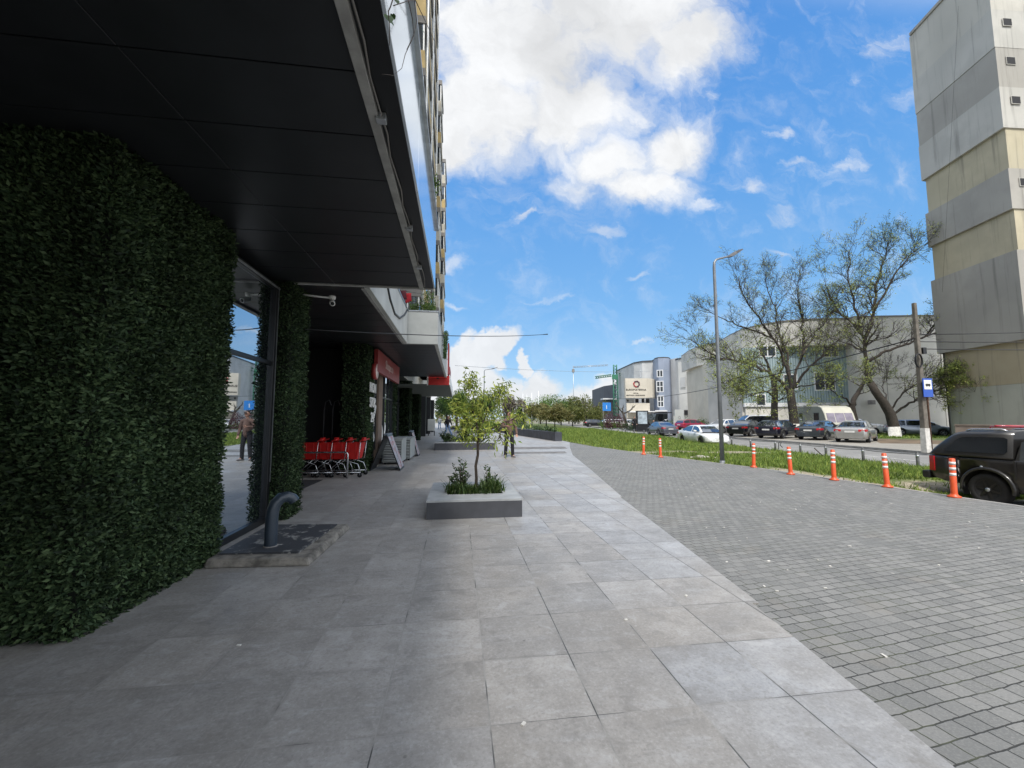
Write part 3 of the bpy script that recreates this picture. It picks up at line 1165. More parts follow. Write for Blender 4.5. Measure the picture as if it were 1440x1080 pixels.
# ---- shop window between the two near hedges
WX = -2.84
mb = MB()
mb.box((WX - .03, 4.9, .1), (WX, 6.62, 2.36))
mb.box((WX - .03, 4.9, 2.42), (WX, 6.62, 3.55))
win = at(blk, mb.build('shop_window', M_shop))
mb = MB()
mb.box((WX - .05, 4.85, .012), (WX + .04, 6.62, .1))
mb.box((WX - .05, 4.85, 2.36), (WX + .03, 6.6, 2.42))
mb.box((WX - .05, 4.85, 3.55), (WX + .04, 6.7, 3.62))
mb.box((WX - .05, 6.6, .012), (WX + .045, 6.68, 3.62))
o = mb.build('frame', M_blackm, None, .004)
o.parent = win
o = MB().box((WX + .041, 4.85, 3.56), (WX + .055, 6.7, 3.585)).box((WX + .046, 6.67, .6), (WX + .052, 6.682, 3.6)).build('bright_trim', M_galv)
o.parent = win
mb = MB()
mb.box((-4.2, 4.7, 0), (WX - .06, 4.88, SZ))
mb.box((-4.2, 6.7, 0), (WX - .06, 7.34, SZ))
mb.box((-4.4, 3.42, 0), (-4.21, 7.34, SZ))
at(blk, mb.build('shop_wall', M_dark))

# glass door leaf at the left edge, with a red disc
gd = empty('glass_door', (-3.6, 3.2, 0), 0, 'open glass door leaf with a red sticker beside the big near hedge', 'glass door')
at(gd, MB().box((-4.3, 3.14, .05), (-3.13, 3.155, 2.3)).build('pane', glassmat('door_glass', (.012, .02, .018), .04)))
at(gd, MB().box((-3.13, 3.135, .05), (-3.115, 3.16, 2.3)).box((-4.3, 3.12, .012), (-3.115, 3.17, .05)).build('edge', mat('glass_edge', (.06, .10, .09), .3)))
mb = MB()
mb.lathe([(.09, 0), (.09, .004)], Matrix.Translation((-3.17, 3.137, 1.03)) @ Matrix.Rotation(R(90), 4, 'X'), 24)
at(gd, mb.build('sticker', M_red))

# ---- artificial hedge panels
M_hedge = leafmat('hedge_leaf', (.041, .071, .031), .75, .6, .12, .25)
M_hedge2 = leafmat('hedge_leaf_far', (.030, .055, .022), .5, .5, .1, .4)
M_back = mat('hedge_backing', (.008, .012, .007), .9)


def hedge(name, x0, x1, y0, y1, z1, label, dens, size, faces, m=M_hedge):
    """box of leaves; faces: '+x' street side, '-y' towards the camera, '+y' away"""
    h = empty(name, ((x0 + x1) / 2, (y0 + y1) / 2, 0), 0, label, 'hedge', 'artificial hedge panels on the shop front')
    at(h, MB().box((x0 + .02, y0 + .05, .012), (x1 - .05, y1 - .05, z1)).build('backing', M_back))
    P, Q = [], []
    for fc in faces:
        if fc == '+x':
            n_ = int((y1 - y0) * z1 * dens)
            p = np.stack([np.full(n_, x1 - .05), rng.uniform(y0 + .02, y1 - .02, n_), rng.uniform(.01, z1 - .01, n_)], 1)
            q = np.tile((1., 0, 0), (n_, 1))
        else:
            s_ = -1. if fc == '-y' else 1.
            n_ = int((x1 - x0) * z1 * dens)
            p = np.stack([rng.uniform(x0, x1 - .03, n_), np.full(n_, y0 + .05 if s_ < 0 else y1 - .05), rng.uniform(.01, z1 - .01, n_)], 1)
            q = np.tile((0, s_, 0), (n_, 1))
        lump = .5 + .5 * np.sin(p[:, 1] * 7 + p[:, 2] * 5.3 + 1.3 * np.sin(p[:, 2] * 9 + p[:, 0] * 11)) * np.sin(p[:, 2] * 8.1 + p[:, 0] * 6)
        p += q * (rng.uniform(-.035, .035, n_) + .045 * lump)[:, None]
        P.append(p)
        Q.append(q)
    o = leaf_mesh('leaves', np.concatenate(P), np.concatenate(Q) + np.array((0, 0, .25)), size, m, None, .5, .12, .75, .1)
    at(h, o)
    return h


hedge('artificial_hedge', -3.42, -2.62, 3.34, 5.08, SZ, 'tall broad hedge panel of dark leaves nearest the camera', 7500, .043, ('+x', '-y', '+y'))
hedge('artificial_hedge', -3.0, -2.58, 6.72, 7.42, SZ, 'narrow hedge panel between the shop window and the trolley recess', 4500, .042, ('+x', '-y', '+y'))
hp3 = hedge('artificial_hedge', -3.28, -2.62, 12.15, 13.2, SZ, 'hedge pillar with white lettering behind the red trolleys', 1400, .075, ('+x', '-y'))
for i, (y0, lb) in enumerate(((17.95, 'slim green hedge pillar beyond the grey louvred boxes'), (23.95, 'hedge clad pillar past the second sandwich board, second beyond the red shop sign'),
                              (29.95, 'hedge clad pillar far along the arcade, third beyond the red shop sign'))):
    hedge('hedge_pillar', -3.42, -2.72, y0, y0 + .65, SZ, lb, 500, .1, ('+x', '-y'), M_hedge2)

# lettering and round lamp box on the third hedge
Wl = Wall((-2.56, 12.1), (-2.56, 13.3))
mb = MB()
for i, tx in enumerate(('NON', 'STOP', '24')):
    mb.text(tx, Wl.M(.62, 2.33 - i * .44, .02), .42, .012, sx=.92 if i != 1 else .78)
le = mb.build('hedge_lettering', M_white)
tag(le, 'three lines of white letters fixed on the hedge pillar by the trolleys', 'lettering')
ov = empty('round_light_box', (-2.5, 12.75, 2.98), 0, 'round pale light box sticking out above the white letters', 'sign')
mb = MB()
Mo = Matrix.Translation((-2.5, 12.75, 2.98)) @ Matrix.Rotation(R(90), 4, 'Y')
mb.lathe([(.25, -.06), (.25, .06)], Mo, 32)
at(ov, mb.build('case', M_dred))
at(ov, MB().lathe([(.22, .061), (.22, .066)], Mo, 32).build('face', mat('pale_pink_face', (.72, .60, .58), .4)))
# red shop sign
sg = empty('shop_sign', (-2.45, 14.8, 3.3), 0, 'red rectangular shop sign with thin white lettering under the soffit', 'sign')
Ws = Wall((-2.42, 12.75), (-2.42, 17.3))
mb = MB()
Ws.box(mb, 0, Ws.len, 2.98, 3.66, -.12, 0)
at(sg, mb.build('panel', mat('dark_red_panel', (.26, .03, .03), .4, 0, .1, 3), None, .006))
at(sg, MB().text('Slocpe.ro', Ws.M(Ws.len * .46, 3.22, .004), .42, .006).build('lettering', mat('faded_white', (.55, .42, .40), .5)))

# ---- security camera on a bracket arm
sc = empty('security_camera', (-2.55, 7.3, 3.62), 0, 'white security camera on an arm beside the narrow hedge panel', 'security camera')
mb = MB()
mb.tube([(-2.6, 7.1, 3.62), (-2.15, 7.25, 3.62)], .016, 8)
at(sc, mb.build('arm', M_white))
mb = MB()
mb.lathe([(.05, 0), (.06, .05), (.05, .06)], Matrix.Translation((-2.17, 7.25, 3.60)), 14)
at(sc, mb.build('mount', M_white))
mb = MB()
Mc = Matrix.Translation((-2.17, 7.25, 3.55)) @ Matrix.Rotation(R(20), 4, 'Z') @ Matrix.Rotation(R(115), 4, 'X')
mb.lathe([(.035, -.02), (.045, .0), (.045, .13), (.038, .14)], Mc, 14)
cb_ = at(sc, mb.build('body', M_white))
o = MB().lathe([(.03, .141), (.02, .146)], Mc, 14).build('lens', M_blackm)
o.parent = cb_

# ---- concrete plinth with steel plate and the bent pipe
pl = empty('concrete_plinth', (-2.0, 5.4, 0), 0, 'low worn concrete plinth with a flaking dark cover beside the hedge', 'plinth')
M_conc = mat('worn_concrete', (.185, .172, .15), .95, 0, .5, 7, .7)
mb = MB()
b4 = [(-2.58, 4.72, .012), (-1.52, 4.66, .012), (-1.47, 6.12, .012), (-2.58, 6.2, .012)]
t4 = [(-2.57, 4.75, .100), (-1.55, 4.70, .09), (-1.50, 6.08, .095), (-2.57, 6.16, .1)]
mb.hexa(b4, t4)
at(pl, mb.build('slab', M_conc, None, .02, 2))
M_plate, nt, b = newmat('flaking_bitumen')
fl = noise(nt, 6, 8, .7)
L(nt, mixc(nt, smooth(nt, fl, .54, .60), (.045, .048, .055), (.27, .265, .25)), b.inputs['Base Color'])
b.inputs['Roughness'].default_value = .6
bump(nt, b, fl, .5, .01)
mb = MB()
mb.hexa([(-2.52, 4.88, .095), (-1.70, 4.84, .09), (-1.62, 6.0, .09), (-2.52, 6.1, .095)], [(-2.52, 4.88, .113), (-1.70, 4.84, .113), (-1.62, 6.0, .113), (-2.52, 6.1, .113)])
at(pl, mb.build('cover', M_plate))
pp = empty('vent_pipe', (-2.08, 5.08, .13), 0, 'thick blue grey bent vent pipe rising from the concrete plinth', 'pipe')
pts = [(-2.085, 5.08, .10), (-2.085, 5.08, .40), (-2.08, 5.085, .50), (-2.06, 5.10, .58), (-2.015, 5.13, .635), (-1.96, 5.17, .645), (-1.915, 5.2, .615), (-1.90, 5.21, .585)]
at(pp, MB().tube(pts, [.066, .066, .066, .065, .064, .062, .06, .06], 20, 0, False).build('tube', mat('blue_grey_pvc', (.030, .043, .060), .32, 0, .1, 3)))
at(pp, MB().lathe([(.076, -.01), (.074, .004), (.067, .006)], Matrix.Translation((-2.085, 5.08, .118)), 20).build('collar', mat('pale_mortar', (.2, .19, .18), .9)))
at(pp, MB().lathe([(.053, 0), (.053, .01)], Matrix.Translation((-1.905, 5.205, .60)) @ Matrix.Rotation(R(140), 4, 'Y'), 16).build('opening', M_dark))

# ---- louvred ventilation boxes
M_lgrey = mat('light_grey_metal', (.36, .38, .37), .5, .2, .1, 4)


def louvre_box(x0, x1, y0, y1, z1, label):
    e_ = empty('louvred_box', ((x0 + x1) / 2, (y0 + y1) / 2, 0), 0, label, 'ventilation box', 'grey louvred boxes by the shop')
    at(e_, MB().box((x0, y0, .08), (x1, y1, z1)).build('casing', M_lgrey, None, .01))
    at(e_, MB().box((x0 + .03, y0 - .006, .12), (x1 - .03, y0 - .001, z1 - .05)).build('louvre_recess', M_blackm))
    mb = MB()
    z = .14
    while z < z1 - .08:
        mb.hexa([(x0 + .04, y0 - .025, z), (x1 - .04, y0 - .025, z), (x1 - .04, y0, z + .01), (x0 + .04, y0, z + .01)], [(x0 + .04, y0 - .022, z + .012), (x1 - .04, y0 - .022, z + .012), (x1 - .04, y0, z + .035), (x0 + .04, y0, z + .035)])
        z += .055
    at(e_, mb.build('louvre', M_lgrey))
    at(e_, MB().box((x0 - .02, y0 - .03, z1), (x1 + .02, y1 + .02, z1 + .035)).build('lid', M_lgrey))
    mb = MB()
    for (a, c) in ((x0 + .05, y0 + .05), (x1 - .1, y0 + .05), (x0 + .05, y1 - .1), (x1 - .1, y1 - .1)):
        mb.box((a, c, .012), (a + .06, c + .06, .08))
    at(e_, mb.build('foot', M_blackm))


louvre_box(-2.5, -1.86, 14.35, 15.5, .84, 'grey louvred metal box right behind the front sandwich board')
louvre_box(-2.4, -1.72, 15.65, 17.2, .80, 'longer grey louvred metal box between the two sandwich boards')
tag(MB().box((-1.93, 14.18, .012), (-1.8, 14.3, .12)).box((-1.91, 14.2, .12), (-1.82, 14.28, .13)).build('brick_stub', mat('red_brick', (.22, .08, .05), .9)), 'small red brick on the ground by the louvred box', 'brick')


# ---- sandwich boards
def aboard(x, y, wy, hgt, half, label, rz):
    e_ = empty('sandwich_board', (x, y, .012), rz, label, 'sandwich board', 'sandwich boards outside the shops')
    for s in (1, -1):
        mb = MB()
        mb.hexa([(s * half, -wy / 2, 0), (s * (half + .03), -wy / 2, 0), (s * (half + .03), wy / 2, 0), (s * half, wy / 2, 0)],
                [(s * .01, -wy / 2, hgt), (s * .04, -wy / 2, hgt), (s * .04, wy / 2, hgt), (s * .01, wy / 2, hgt)])
        mb.build('board', M_blackm, e_)
        mb = MB()
        for (ya, yb) in ((-wy / 2 + .05, -.03), (.03, wy / 2 - .05)):
            q0, q1 = .05, .95
            def P_(q, yy, d): return (s * (half + .031 + d + (.01 - half) * q), yy, hgt * q + d * .3)
            mb.hexa([P_(q0, ya, 0), P_(q0, yb, 0), P_(q0, yb, .004), P_(q0, ya, .004)], [P_(q1, ya, 0), P_(q1, yb, 0), P_(q1, yb, .004), P_(q1, ya, .004)])
        mb.build('poster', M_poster, e_)
    MB().box((-.05, -wy / 2, hgt - .005), (.05, wy / 2, hgt + .04)).build('clip', mat('blue_grey_clip', (.16, .2, .25), .5), e_)
    MB().tube([(-half * .62, -wy / 2 + .03, hgt * .38), (half * .62, -wy / 2 + .03, hgt * .38)], .008, 6).build('stay', M_galv, e_)


M_poster, nt, b = newmat('printed_poster')
f1 = noise(nt, 9, 4)
L(nt, mixc(nt, smooth(nt, f1, .48, .56), (.42, .41, .43), mixc(nt, smooth(nt, noise(nt, 3, 2), .42, .58), (.40, .10, .09), (.14, .16, .24))), b.inputs['Base Color'])
b.inputs['Roughness'].default_value = .35
aboard(-2.12, 13.1, .95, 1.05, .42, 'black sandwich board with two pale posters in front of the louvred boxes', 0)
aboard(-1.92, 17.7, .85, 1.0, .3, 'smaller dark sandwich board beyond the louvred boxes', 0)

# ---- shopping trolleys nested in a row, and the steel corral hoop
M_rplast = mat('red_plastic', (.50, .018, .016), .35, 0, .08, 5)
M_chrome = mat('chromed_wire', (.55, .56, .58), .25, .9, .08, 5)


def trolley(label):
    e_ = empty('shopping_trolley', (0, 0, 0), 0, label, 'trolley', 'red shopping trolleys nested in a row')
    mb = MB()            # basket: tapering tray, open top, front lower and narrower; handle end at +x
    def ring(x, wd, z): return [(x, -wd, z), (x, wd, z)]
    B = [(-.56, -.22, .50), (.30, -.25, .47), (.30, .25, .47), (-.56, .22, .50)]
    T = [(-.62, -.25, .87), (.38, -.285, .90), (.38, .285, .90), (-.62, .25, .87)]
    t_ = .012
    Bi = [(-.54, -.205, .515), (.285, -.235, .485), (.285, .235, .485), (-.54, .205, .515)]
    Ti = [(-.605, -.235, .87), (.365, -.27, .90), (.365, .27, .90), (-.605, .235, .87)]
    mb.add(B + T + Bi + Ti, [(0, 1, 2, 3), (0, 1, 5, 4), (1, 2, 6, 5), (2, 3, 7, 6), (3, 0, 4, 7), (8, 9, 10, 11), (8, 9, 13, 12), (9, 10, 14, 13), (10, 11, 15, 14), (11, 8, 12, 15),
                             (4, 5, 13, 12), (5, 6, 14, 13), (6, 7, 15, 14), (7, 4, 12, 15)])
    for q in range(5):
        x_ = -.45 + q * .18
        for s in (-1, 1):
            mb.tube([(x_, s * (.226 + q * .0062), .50), (x_ - .02 + q * .01, s * (.256 + q * .0066), .845 + q * .012)], .009, 5)
    mb.build('basket', M_rplast, e_)
    mb = MB()
    for s in (-1, 1):
        mb.tube([(.40, s * .27, .94), (.36, s * .26, .46), (.05, s * .24, .44), (.34, s * .25, .34), (.42, s * .26, .14)], .012, 6)
        mb.tube([(-.5, s * .2, .13), (.42, s * .27, .13)], .013, 6)
        mb.tube([(-.46, s * .18, .14), (-.1, s * .22, .46)], .012, 6)
    mb.tube([(-.5, -.2, .13), (-.5, .2, .13)], .012, 6)
    mb.build('frame', M_chrome, e_)
    h = MB().tube([(.46, -.28, .975), (.46, .28, .975)], .016, 8).build('handle', M_rplast, e_)
    mb = MB()
    for s in (-1, 1):
        mb = MB()
        mb.hexa([(.38, s * .27 - .02, .93), (.47, s * .27 - .02, .97), (.47, s * .27 + .02, .97), (.38, s * .27 + .02, .93)], [(.38, s * .27 - .02, .95), (.49, s * .27 - .02, 1.0), (.49, s * .27 + .02, 1.0), (.38, s * .27 + .02, .97)])
        mb.build('grip_block', M_rplast, e_)
    MB().box((.38, -.1, .93), (.44, .1, 1.03)).build('coin_lock', M_rplast, e_)
    for (x_, y_) in ((-.46, -.19), (-.46, .19), (.4, -.26), (.4, .26)):
        mb = MB()
        mb.lathe([(.03, -.012), (.06, -.012), (.06, .012), (.03, .012)], Matrix.Translation((x_, y_, .06)) @ Matrix.Rotation(R(90), 4, 'X'), 14)
        wh = mb.build('caster', M_blackm, e_)
        MB().box((x_ - .012, y_ - .02, .06), (x_ + .012, y_ + .02, .135)).build('fork', M_chrome, wh)
    return e_


tr = trolley('red shopping trolley at the outer end of the nested row, nearest the sandwich board')
tr.location = (-2.92, 11.62, .012)
tr.rotation_euler = (0, 0, R(-4))
for i, lb in enumerate(('red shopping trolley nested second from the outer end', 'red shopping trolley nested third from the outer end', 'red shopping trolley nested deepest in the dark recess')):
    copy_tree(tr, (-2.92 - .36 * (i + 1), 11.64 + .02 * i, .012), R(-4), lb, 'red shopping trolleys nested in a row')
MB_ = MB().tube([(-4.35, 11.22, .012), (-4.35, 11.22, .62), (-4.33, 11.22, .66), (-4.29, 11.22, .68), (-2.88, 11.2, .68), (-2.84, 11.2, .66), (-2.82, 11.2, .62), (-2.82, 11.2, .012)], .022, 10)
tag(MB_.build('trolley_rail', M_chrome), 'chrome hoop rail standing in front of the red trolleys', 'rail')
# red cabinet and grey tubes standing in the dark recess
rc_ = empty('red_cabinet', (-4.75, 12.6, 0), 0, 'dim red cabinet standing in the dark recess behind the trolleys', 'cabinet')
at(rc_, MB().box((-4.95, 12.4, .012), (-4.6, 12.8, 1.35)).build('body', mat('orange_red_paint', (.40, .075, .03), .6), None, .02))
at(rc_, MB().box((-4.97, 12.38, 1.35), (-4.58, 12.82, 1.5)).build('lid', M_dred, None, .02))
cr_ = empty('display_rack', (-4.1, 12.9, 0), 0, 'thin grey wire rack in the dark recess behind the trolleys', 'rack')
for x_ in (-4.7, -4.0, -3.75):
    pts = [(x_, 13.0, .012), (x_, 13.0, 1.8), (x_ + .05, 12.95, 2.05), (x_ + .18, 12.85, 2.1), (x_ + .26, 12.8, 1.95)]
    at(cr_, MB().tube(pts, .014, 6).build('hook', mat('dim_steel', (.30, .31, .33), .4, .6)))
at(cr_, MB().box((-4.8, 12.98, .7), (-3.7, 13.02, .72)).build('bar', M_blackm))

# small white pay box further along the arcade
pb = empty('white_cabinet', (-2.35, 38, 0), 0, 'small pale cabinet on legs far along the arcade', 'cabinet')
at(pb, MB().box((-2.7, 37.8, .45), (-2.05, 38.3, 1.5)).build('body', M_parapet, None, .02))
for (a, c) in ((-2.66, 37.85), (-2.12, 37.85), (-2.66, 38.22), (-2.12, 38.22)):
    at(pb, MB().box((a, c, .012), (a + .05, c + .05, .45)).build('leg', M_blackm))

# ---- terrace flowers, washing and creepers
M_leafl = leafmat('creeper_leaf', (.10, .17, .035), .45, .45, .25)
M_leafd = leafmat('creeper_leaf_dark', (.05, .10, .03), .5, .45, .2)


def clump(name, c, r, n, size, m, label, cat='plant', group=None, stem=None):
    e_ = empty(name, c, 0, label, cat, group)
    p = rng.normal(0, .5, (n, 3))
    p /= np.maximum(1, np.linalg.norm(p, axis=1, keepdims=True))
    q = p.copy() + np.array((0, 0, .3))
    p = p * np.array(r)
    leaf_mesh('leaves', p, q, size, m, e_)
    mb = MB()
    for i in range(6):
        t_ = rng.uniform(-.6, .6, 2)
        mb.tube([(t_[0] * r[0] * .2, t_[1] * r[1] * .2, -r[2]), (t_[0] * r[0], t_[1] * r[1], r[2] * .5)], .006, 5)
    mb.build('stem', stem or M_twig, e_)
    return e_


M_twig = mat('twig_bark', (.075, .058, .045), .9, 0, .2, 10)
fb_ = empty('flower_box', (-1.0, 12.4, 4.64), 0, 'long planter of light green plants on the grey terrace parapet', 'flower box')
at(fb_, MB().box((-1.44, 12.15, 4.5), (-.75, 12.4, 4.74)).build('trough', M_brownwall))
n_ = 900
p = np.stack([rng.uniform(-1.45, -.7, n_), rng.uniform(12.1, 12.45, n_), 4.72 + np.abs(rng.normal(0, .1, n_)) + .12 * rng.random(n_)], 1)
at(fb_, leaf_mesh('leaves', p, np.tile((0, -.4, .8), (n_, 1)), .06, M_leafl))
cp = empty('terrace_creeper', (-.85, 14, 4.7), 0, 'pale leafy creeper climbing a pole above the terrace', 'creeper')
at(cp, MB().tube([(-.9, 13.5, 4.6), (-.86, 13.5, 5.3), (-.95, 13.5, 5.75)], .02, 6).tube([(-1.2, 14.0, 4.6), (-1.15, 13.9, 5.5)], .015, 6).build('stem', M_twig))
n_ = 900
tt = rng.random(n_)
p = np.stack([-.88 - .3 * tt * rng.random(n_) + rng.normal(0, .08, n_), 13.5 + rng.normal(0, .12, n_), 4.65 + 1.1 * tt], 1)
at(cp, leaf_mesh('leaves', p, rng.normal(0, 1, (n_, 3)), .065, M_leafl))
hc = empty('hanging_creeper', (-.55, 15.2, 4.6), 0, 'dark green creeper hanging over the outer edge of the grey parapet', 'creeper')
n_ = 700
tt = rng.random(n_)
p = np.stack([-.57 + rng.uniform(0, .16, n_) * (1 - tt * .4), 15.0 + rng.normal(0, .3, n_) * (1 - tt * .6), 4.72 - tt * .95], 1)
at(hc, leaf_mesh('leaves', p, np.tile((1, -.3, 0), (n_, 1)), .075, M_leafd, None, .5, .1, .8, .4))
at(hc, MB().tube([(-.56, 15.0, 4.7), (-.5, 15.0, 4.3), (-.5, 14.95, 3.8)], .01, 5).tube([(-.56, 15.3, 4.7), (-.5, 15.2, 4.1)], .01, 5).build('stem', M_twig))
for (yy, col, zz, lb) in ((12.9, (.10, .02, .03), 5.36, 'dark maroon cloth hanging above the terrace'), (13.35, (.42, .02, .03), 5.42, 'bright red cloth hanging above the terrace')):
    mb = MB()
    x0 = PY(563 if yy < 13 else 570.5, 412, yy)[0]
    secs = []
    for q in range(7):
        secs.append([(x0 + .022 * math.sin(q * 1.7 + r_) + .032 * q, yy + .02 * math.sin(q + r_), zz + .2 - r_ * .09 + (.02 * q if r_ == 4 else 0)) for r_ in range(5)])
    v_ = [p_ for s_ in secs for p_ in s_]
    f_ = [(i * 5 + j, i * 5 + j + 1, (i + 1) * 5 + j + 1, (i + 1) * 5 + j) for i in range(6) for j in range(4)]
    o = mb.add(v_, f_, 0, True).build('hanging_cloth', mat('cloth_%d' % int(col[0] * 100), col, .9))
    sm_ = o.modifiers.new('thickness', 'SOLIDIFY')
    sm_.thickness = .008
    tag(o, lb, 'cloth')
lp = PY(562, 407, 12.9)
o = MB().tube([(lp[0] - .1, 12.88, 5.57), (lp[0] + .65, 13.4, 5.63)], .006, 5).build('washing_line', M_blackm)
tag(o, 'thin line above the terrace holding the red cloths', 'washing line')
po = empty('balcony_plant', PY(609, 262, 21), 0, 'small bright green plant sticking out from the block above the fascia', 'plant')
n_ = 220
leaf_mesh('leaves', rng.normal(0, .2, (n_, 3)) * (.8, .5, 1.4), rng.normal(0, 1, (n_, 3)) + (1, -.5, .4), .16, M_leafl, po)
MB().tube([(-.5, 0, -.5), (0, 0, 0), (.05, 0, .3)], .015, 5).build('stem', M_twig, po)

# bare creeper twigs with two leaves dangling in front of the fascia
ht = empty('dangling_twig', (-.33, 2.2, 4.6), 0, 'bare dangling twigs with a few leaves in front of the canopy fascia', 'creeper')
mb = MB()
X_ = -.33
for poly in ([(560, -25), (549, 10), (546, 16), (548, 40), (547.5, 64)], [(600, -30), (583, 0), (572, 2), (553, 8)], [(583, 0), (586, 30), (582, 50), (570, 76), (565, 96), (553, 106), (537, 104)], [(574, 0), (580, 26), (582, 48), (572, 70)],
             [(584, 0), (602, 38), (612, 60)]):
    pts = [PX(x_, y_, X_ + .004 * i) for i, (x_, y_) in enumerate(poly)]
    mb.tube(pts, [.0035 - .0005 * i for i in range(len(pts))], 5)
at(ht, mb.build('twig', M_twig))
for (x_, y_, s_, rr) in ((546, 22, 9.5, .5), (552, 20, 7, 2.4), (550, 30, 6, 1.3), (558, 0, 5, .3), (594, 42, 5.5, 1.5)):
    c = PX(x_, y_, X_)
    k_ = s_ * (c[1]) / FPX
    mb = MB()
    out = [(0, 0), (.5, .25), (.85, .05), (1.0, -.45), (.55, -1.0), (0, -1.55), (-.55, -1.0), (-1.0, -.45), (-.85, .05), (-.5, .25)]
    mb.add([(c[0] + k_ * (a * math.cos(rr) * .8 - b_ * math.sin(rr) * .5), c[1] + k_ * .35 * a, c[2] + k_ * (b_ * .8 + a * math.sin(rr) * .4)) for a, b_ in out], [tuple(range(10))])
    at(ht, mb.build('leaf', M_leafd))

# cable slung across from the shop front
a_, b_ = np.array(PX(428, 463, -2.5)), np.array(PD(770, 470, 17))
pts = []
for i in range(17):
    t = i / 16
    p = a_ * (1 - t) + b_ * t
    p[2] -= .10 * 4 * t * (1 - t)
    pts.append(p)
o = MB().tube(pts, [.010] * 16 + [.024], 6).build('slung_cable', M_blackm)
tag(o, 'single dark cable slung from the shop soffit out over the pavement', 'cable')
# plain flats' windows on the wall above the first canopy
for iz in range(7):
    for iy in range(4):
        z_, y_ = 6.2 + iz * 2.9, 1.0 + iy * 4.6
        f_ = MB()
        f_.box((-3.2, y_, z_), (-3.13, y_ + 1.8, z_ + .08))
        f_.box((-3.2, y_, z_ + 1.42), (-3.13, y_ + 1.8, z_ + 1.5))
        for q in (0, .87, 1.72):
            f_.box((-3.2, y_ + q, z_ + .081), (-3.13, y_ + q + .08, z_ + 1.419))
        fo_ = at(blk, f_.build('window', M_white))
        o = MB().box((-3.19, y_ + .08, z_ + .08), (-3.16, y_ + 1.72, z_ + 1.42)).build('pane', M_wind)
        o.parent = fo_
# ================================================================ planters, plants, street furniture, people
M_slate = mat('slate_side', (.060, .062, .070), .55, 0, .15, 3)
M_rim = mat('planter_top_stone', (.34, .35, .35), .6, 0, .14, 4)
M_pot = mat('planting_soil', (.07, .055, .04), .95, 0, .4, 14, .6)
M_bush = leafmat('shrub_leaf', (.055, .10, .03), .5, .35, .2, .5)
M_young = leafmat('young_tree_leaf', (.36, .43, .09), .4, .45, .35, .35)
M_strap = leafmat('strap_grass', (.07, .12, .03), .4, .45, .25)
M_bark = mat('dark_bark', (.055, .042, .032), .95, 0, .3, 18, .5)
M_bark2 = mat('grey_brown_bark', (.048, .040, .033), .95, 0, .35, 9, .6)
M_lime = mat('whitewash', (.58, .57, .53), .9, 0, .18, 6, .3)


def planter(x0, x1, y0, y1, h, ox0, ox1, oy0, oy1, label):
    e_ = empty('planter', ((x0 + x1) / 2, (y0 + y1) / 2, .012), 0, label, 'planter', 'low slate planters along the pavement')
    mb = MB()
    cx, cy = (x0 + x1) / 2, (y0 + y1) / 2
    z0, z1 = 0, h - .03
    a = lambda x, y, z: (x - cx, y - cy, z)
    mb.box(a(x0, y0, z0), a(x1, y0 + .03, z1))
    mb.box(a(x0, y1 - .03, z0), a(x1, y1, z1))
    mb.box(a(x0, y0 + .031, z0), a(x0 + .03, y1 - .031, z1))
    mb.box(a(x1 - .03, y0 + .031, z0), a(x1, y1 - .031, z1))
    mb.build('side_panel', M_slate, e_)
    mb = MB()
    mb.box(a(x0 - .004, y0 - .004, z1), a(x1 + .004, oy0, h))
    mb.box(a(x0 - .004, oy1, z1), a(x1 + .004, y1 + .004, h))
    mb.box(a(x0 - .004, oy0 + .002, z1), a(ox0, oy1 - .002, h))
    mb.box(a(ox1, oy0 + .002, z1), a(x1 + .004, oy1 - .002, h))
    mb.build('rim', M_rim, e_)
    MB().box(a(ox0 - .02, oy0 - .02, .02), a(ox1 + .02, oy1 + .02, h - .05)).build('soil', M_pot, e_)
    return e_


planter(-.46, 1.02, 6.5, 8.3, .285, -.16, .77, 6.98, 8.0, 'low slate planter nearest the camera with a young tree in it')
planter(-1.12, 1.87, 20.5, 26.5, .36, -.75, 1.3, 21.1, 26, 'long slate planter behind the nearest one, left of the man')
planter(-.1, 3.9, 43.5, 50, .40, .3, 3.5, 44, 49.5, 'far slate planter filled with bright green bushes')
planter(-1.2, 1.0, 59, 66, .4, -.8, .6, 59.5, 65.5, 'farthest slate planter near the end of the arcade')
# the dark sided raised bed that runs away to the right of the man
lb = empty('raised_bed', (4.6, 30, .012), 0, 'long dark raised bed running beside the far pavement behind the man', 'planter')
mb = MB()
mb.hexa([(6.6, 27.5, 0), (7.1, 27.6, 0), (6.9, 58, 0), (3.2, 58, 0)], [(6.6, 27.5, .62), (7.1, 27.6, .62), (6.9, 58, .62), (3.2, 58, .62)])
at(lb, mb.build('wall', mat('blue_slate_wall', (.05, .054, .068), .6, 0, .3, 1.5)))
n_ = 2600
ty = rng.random(n_)
p = np.stack([6.7 - 3.0 * ty * rng.random(n_) + .2 * rng.random(n_), 28 + 29 * ty, .62 + .3 * rng.random(n_) ** 2], 1)
at(lb, leaf_mesh('foliage', p, np.tile((0, -.4, 1.), (n_, 1)), .16, M_bush))
for i in range(22):
    pass


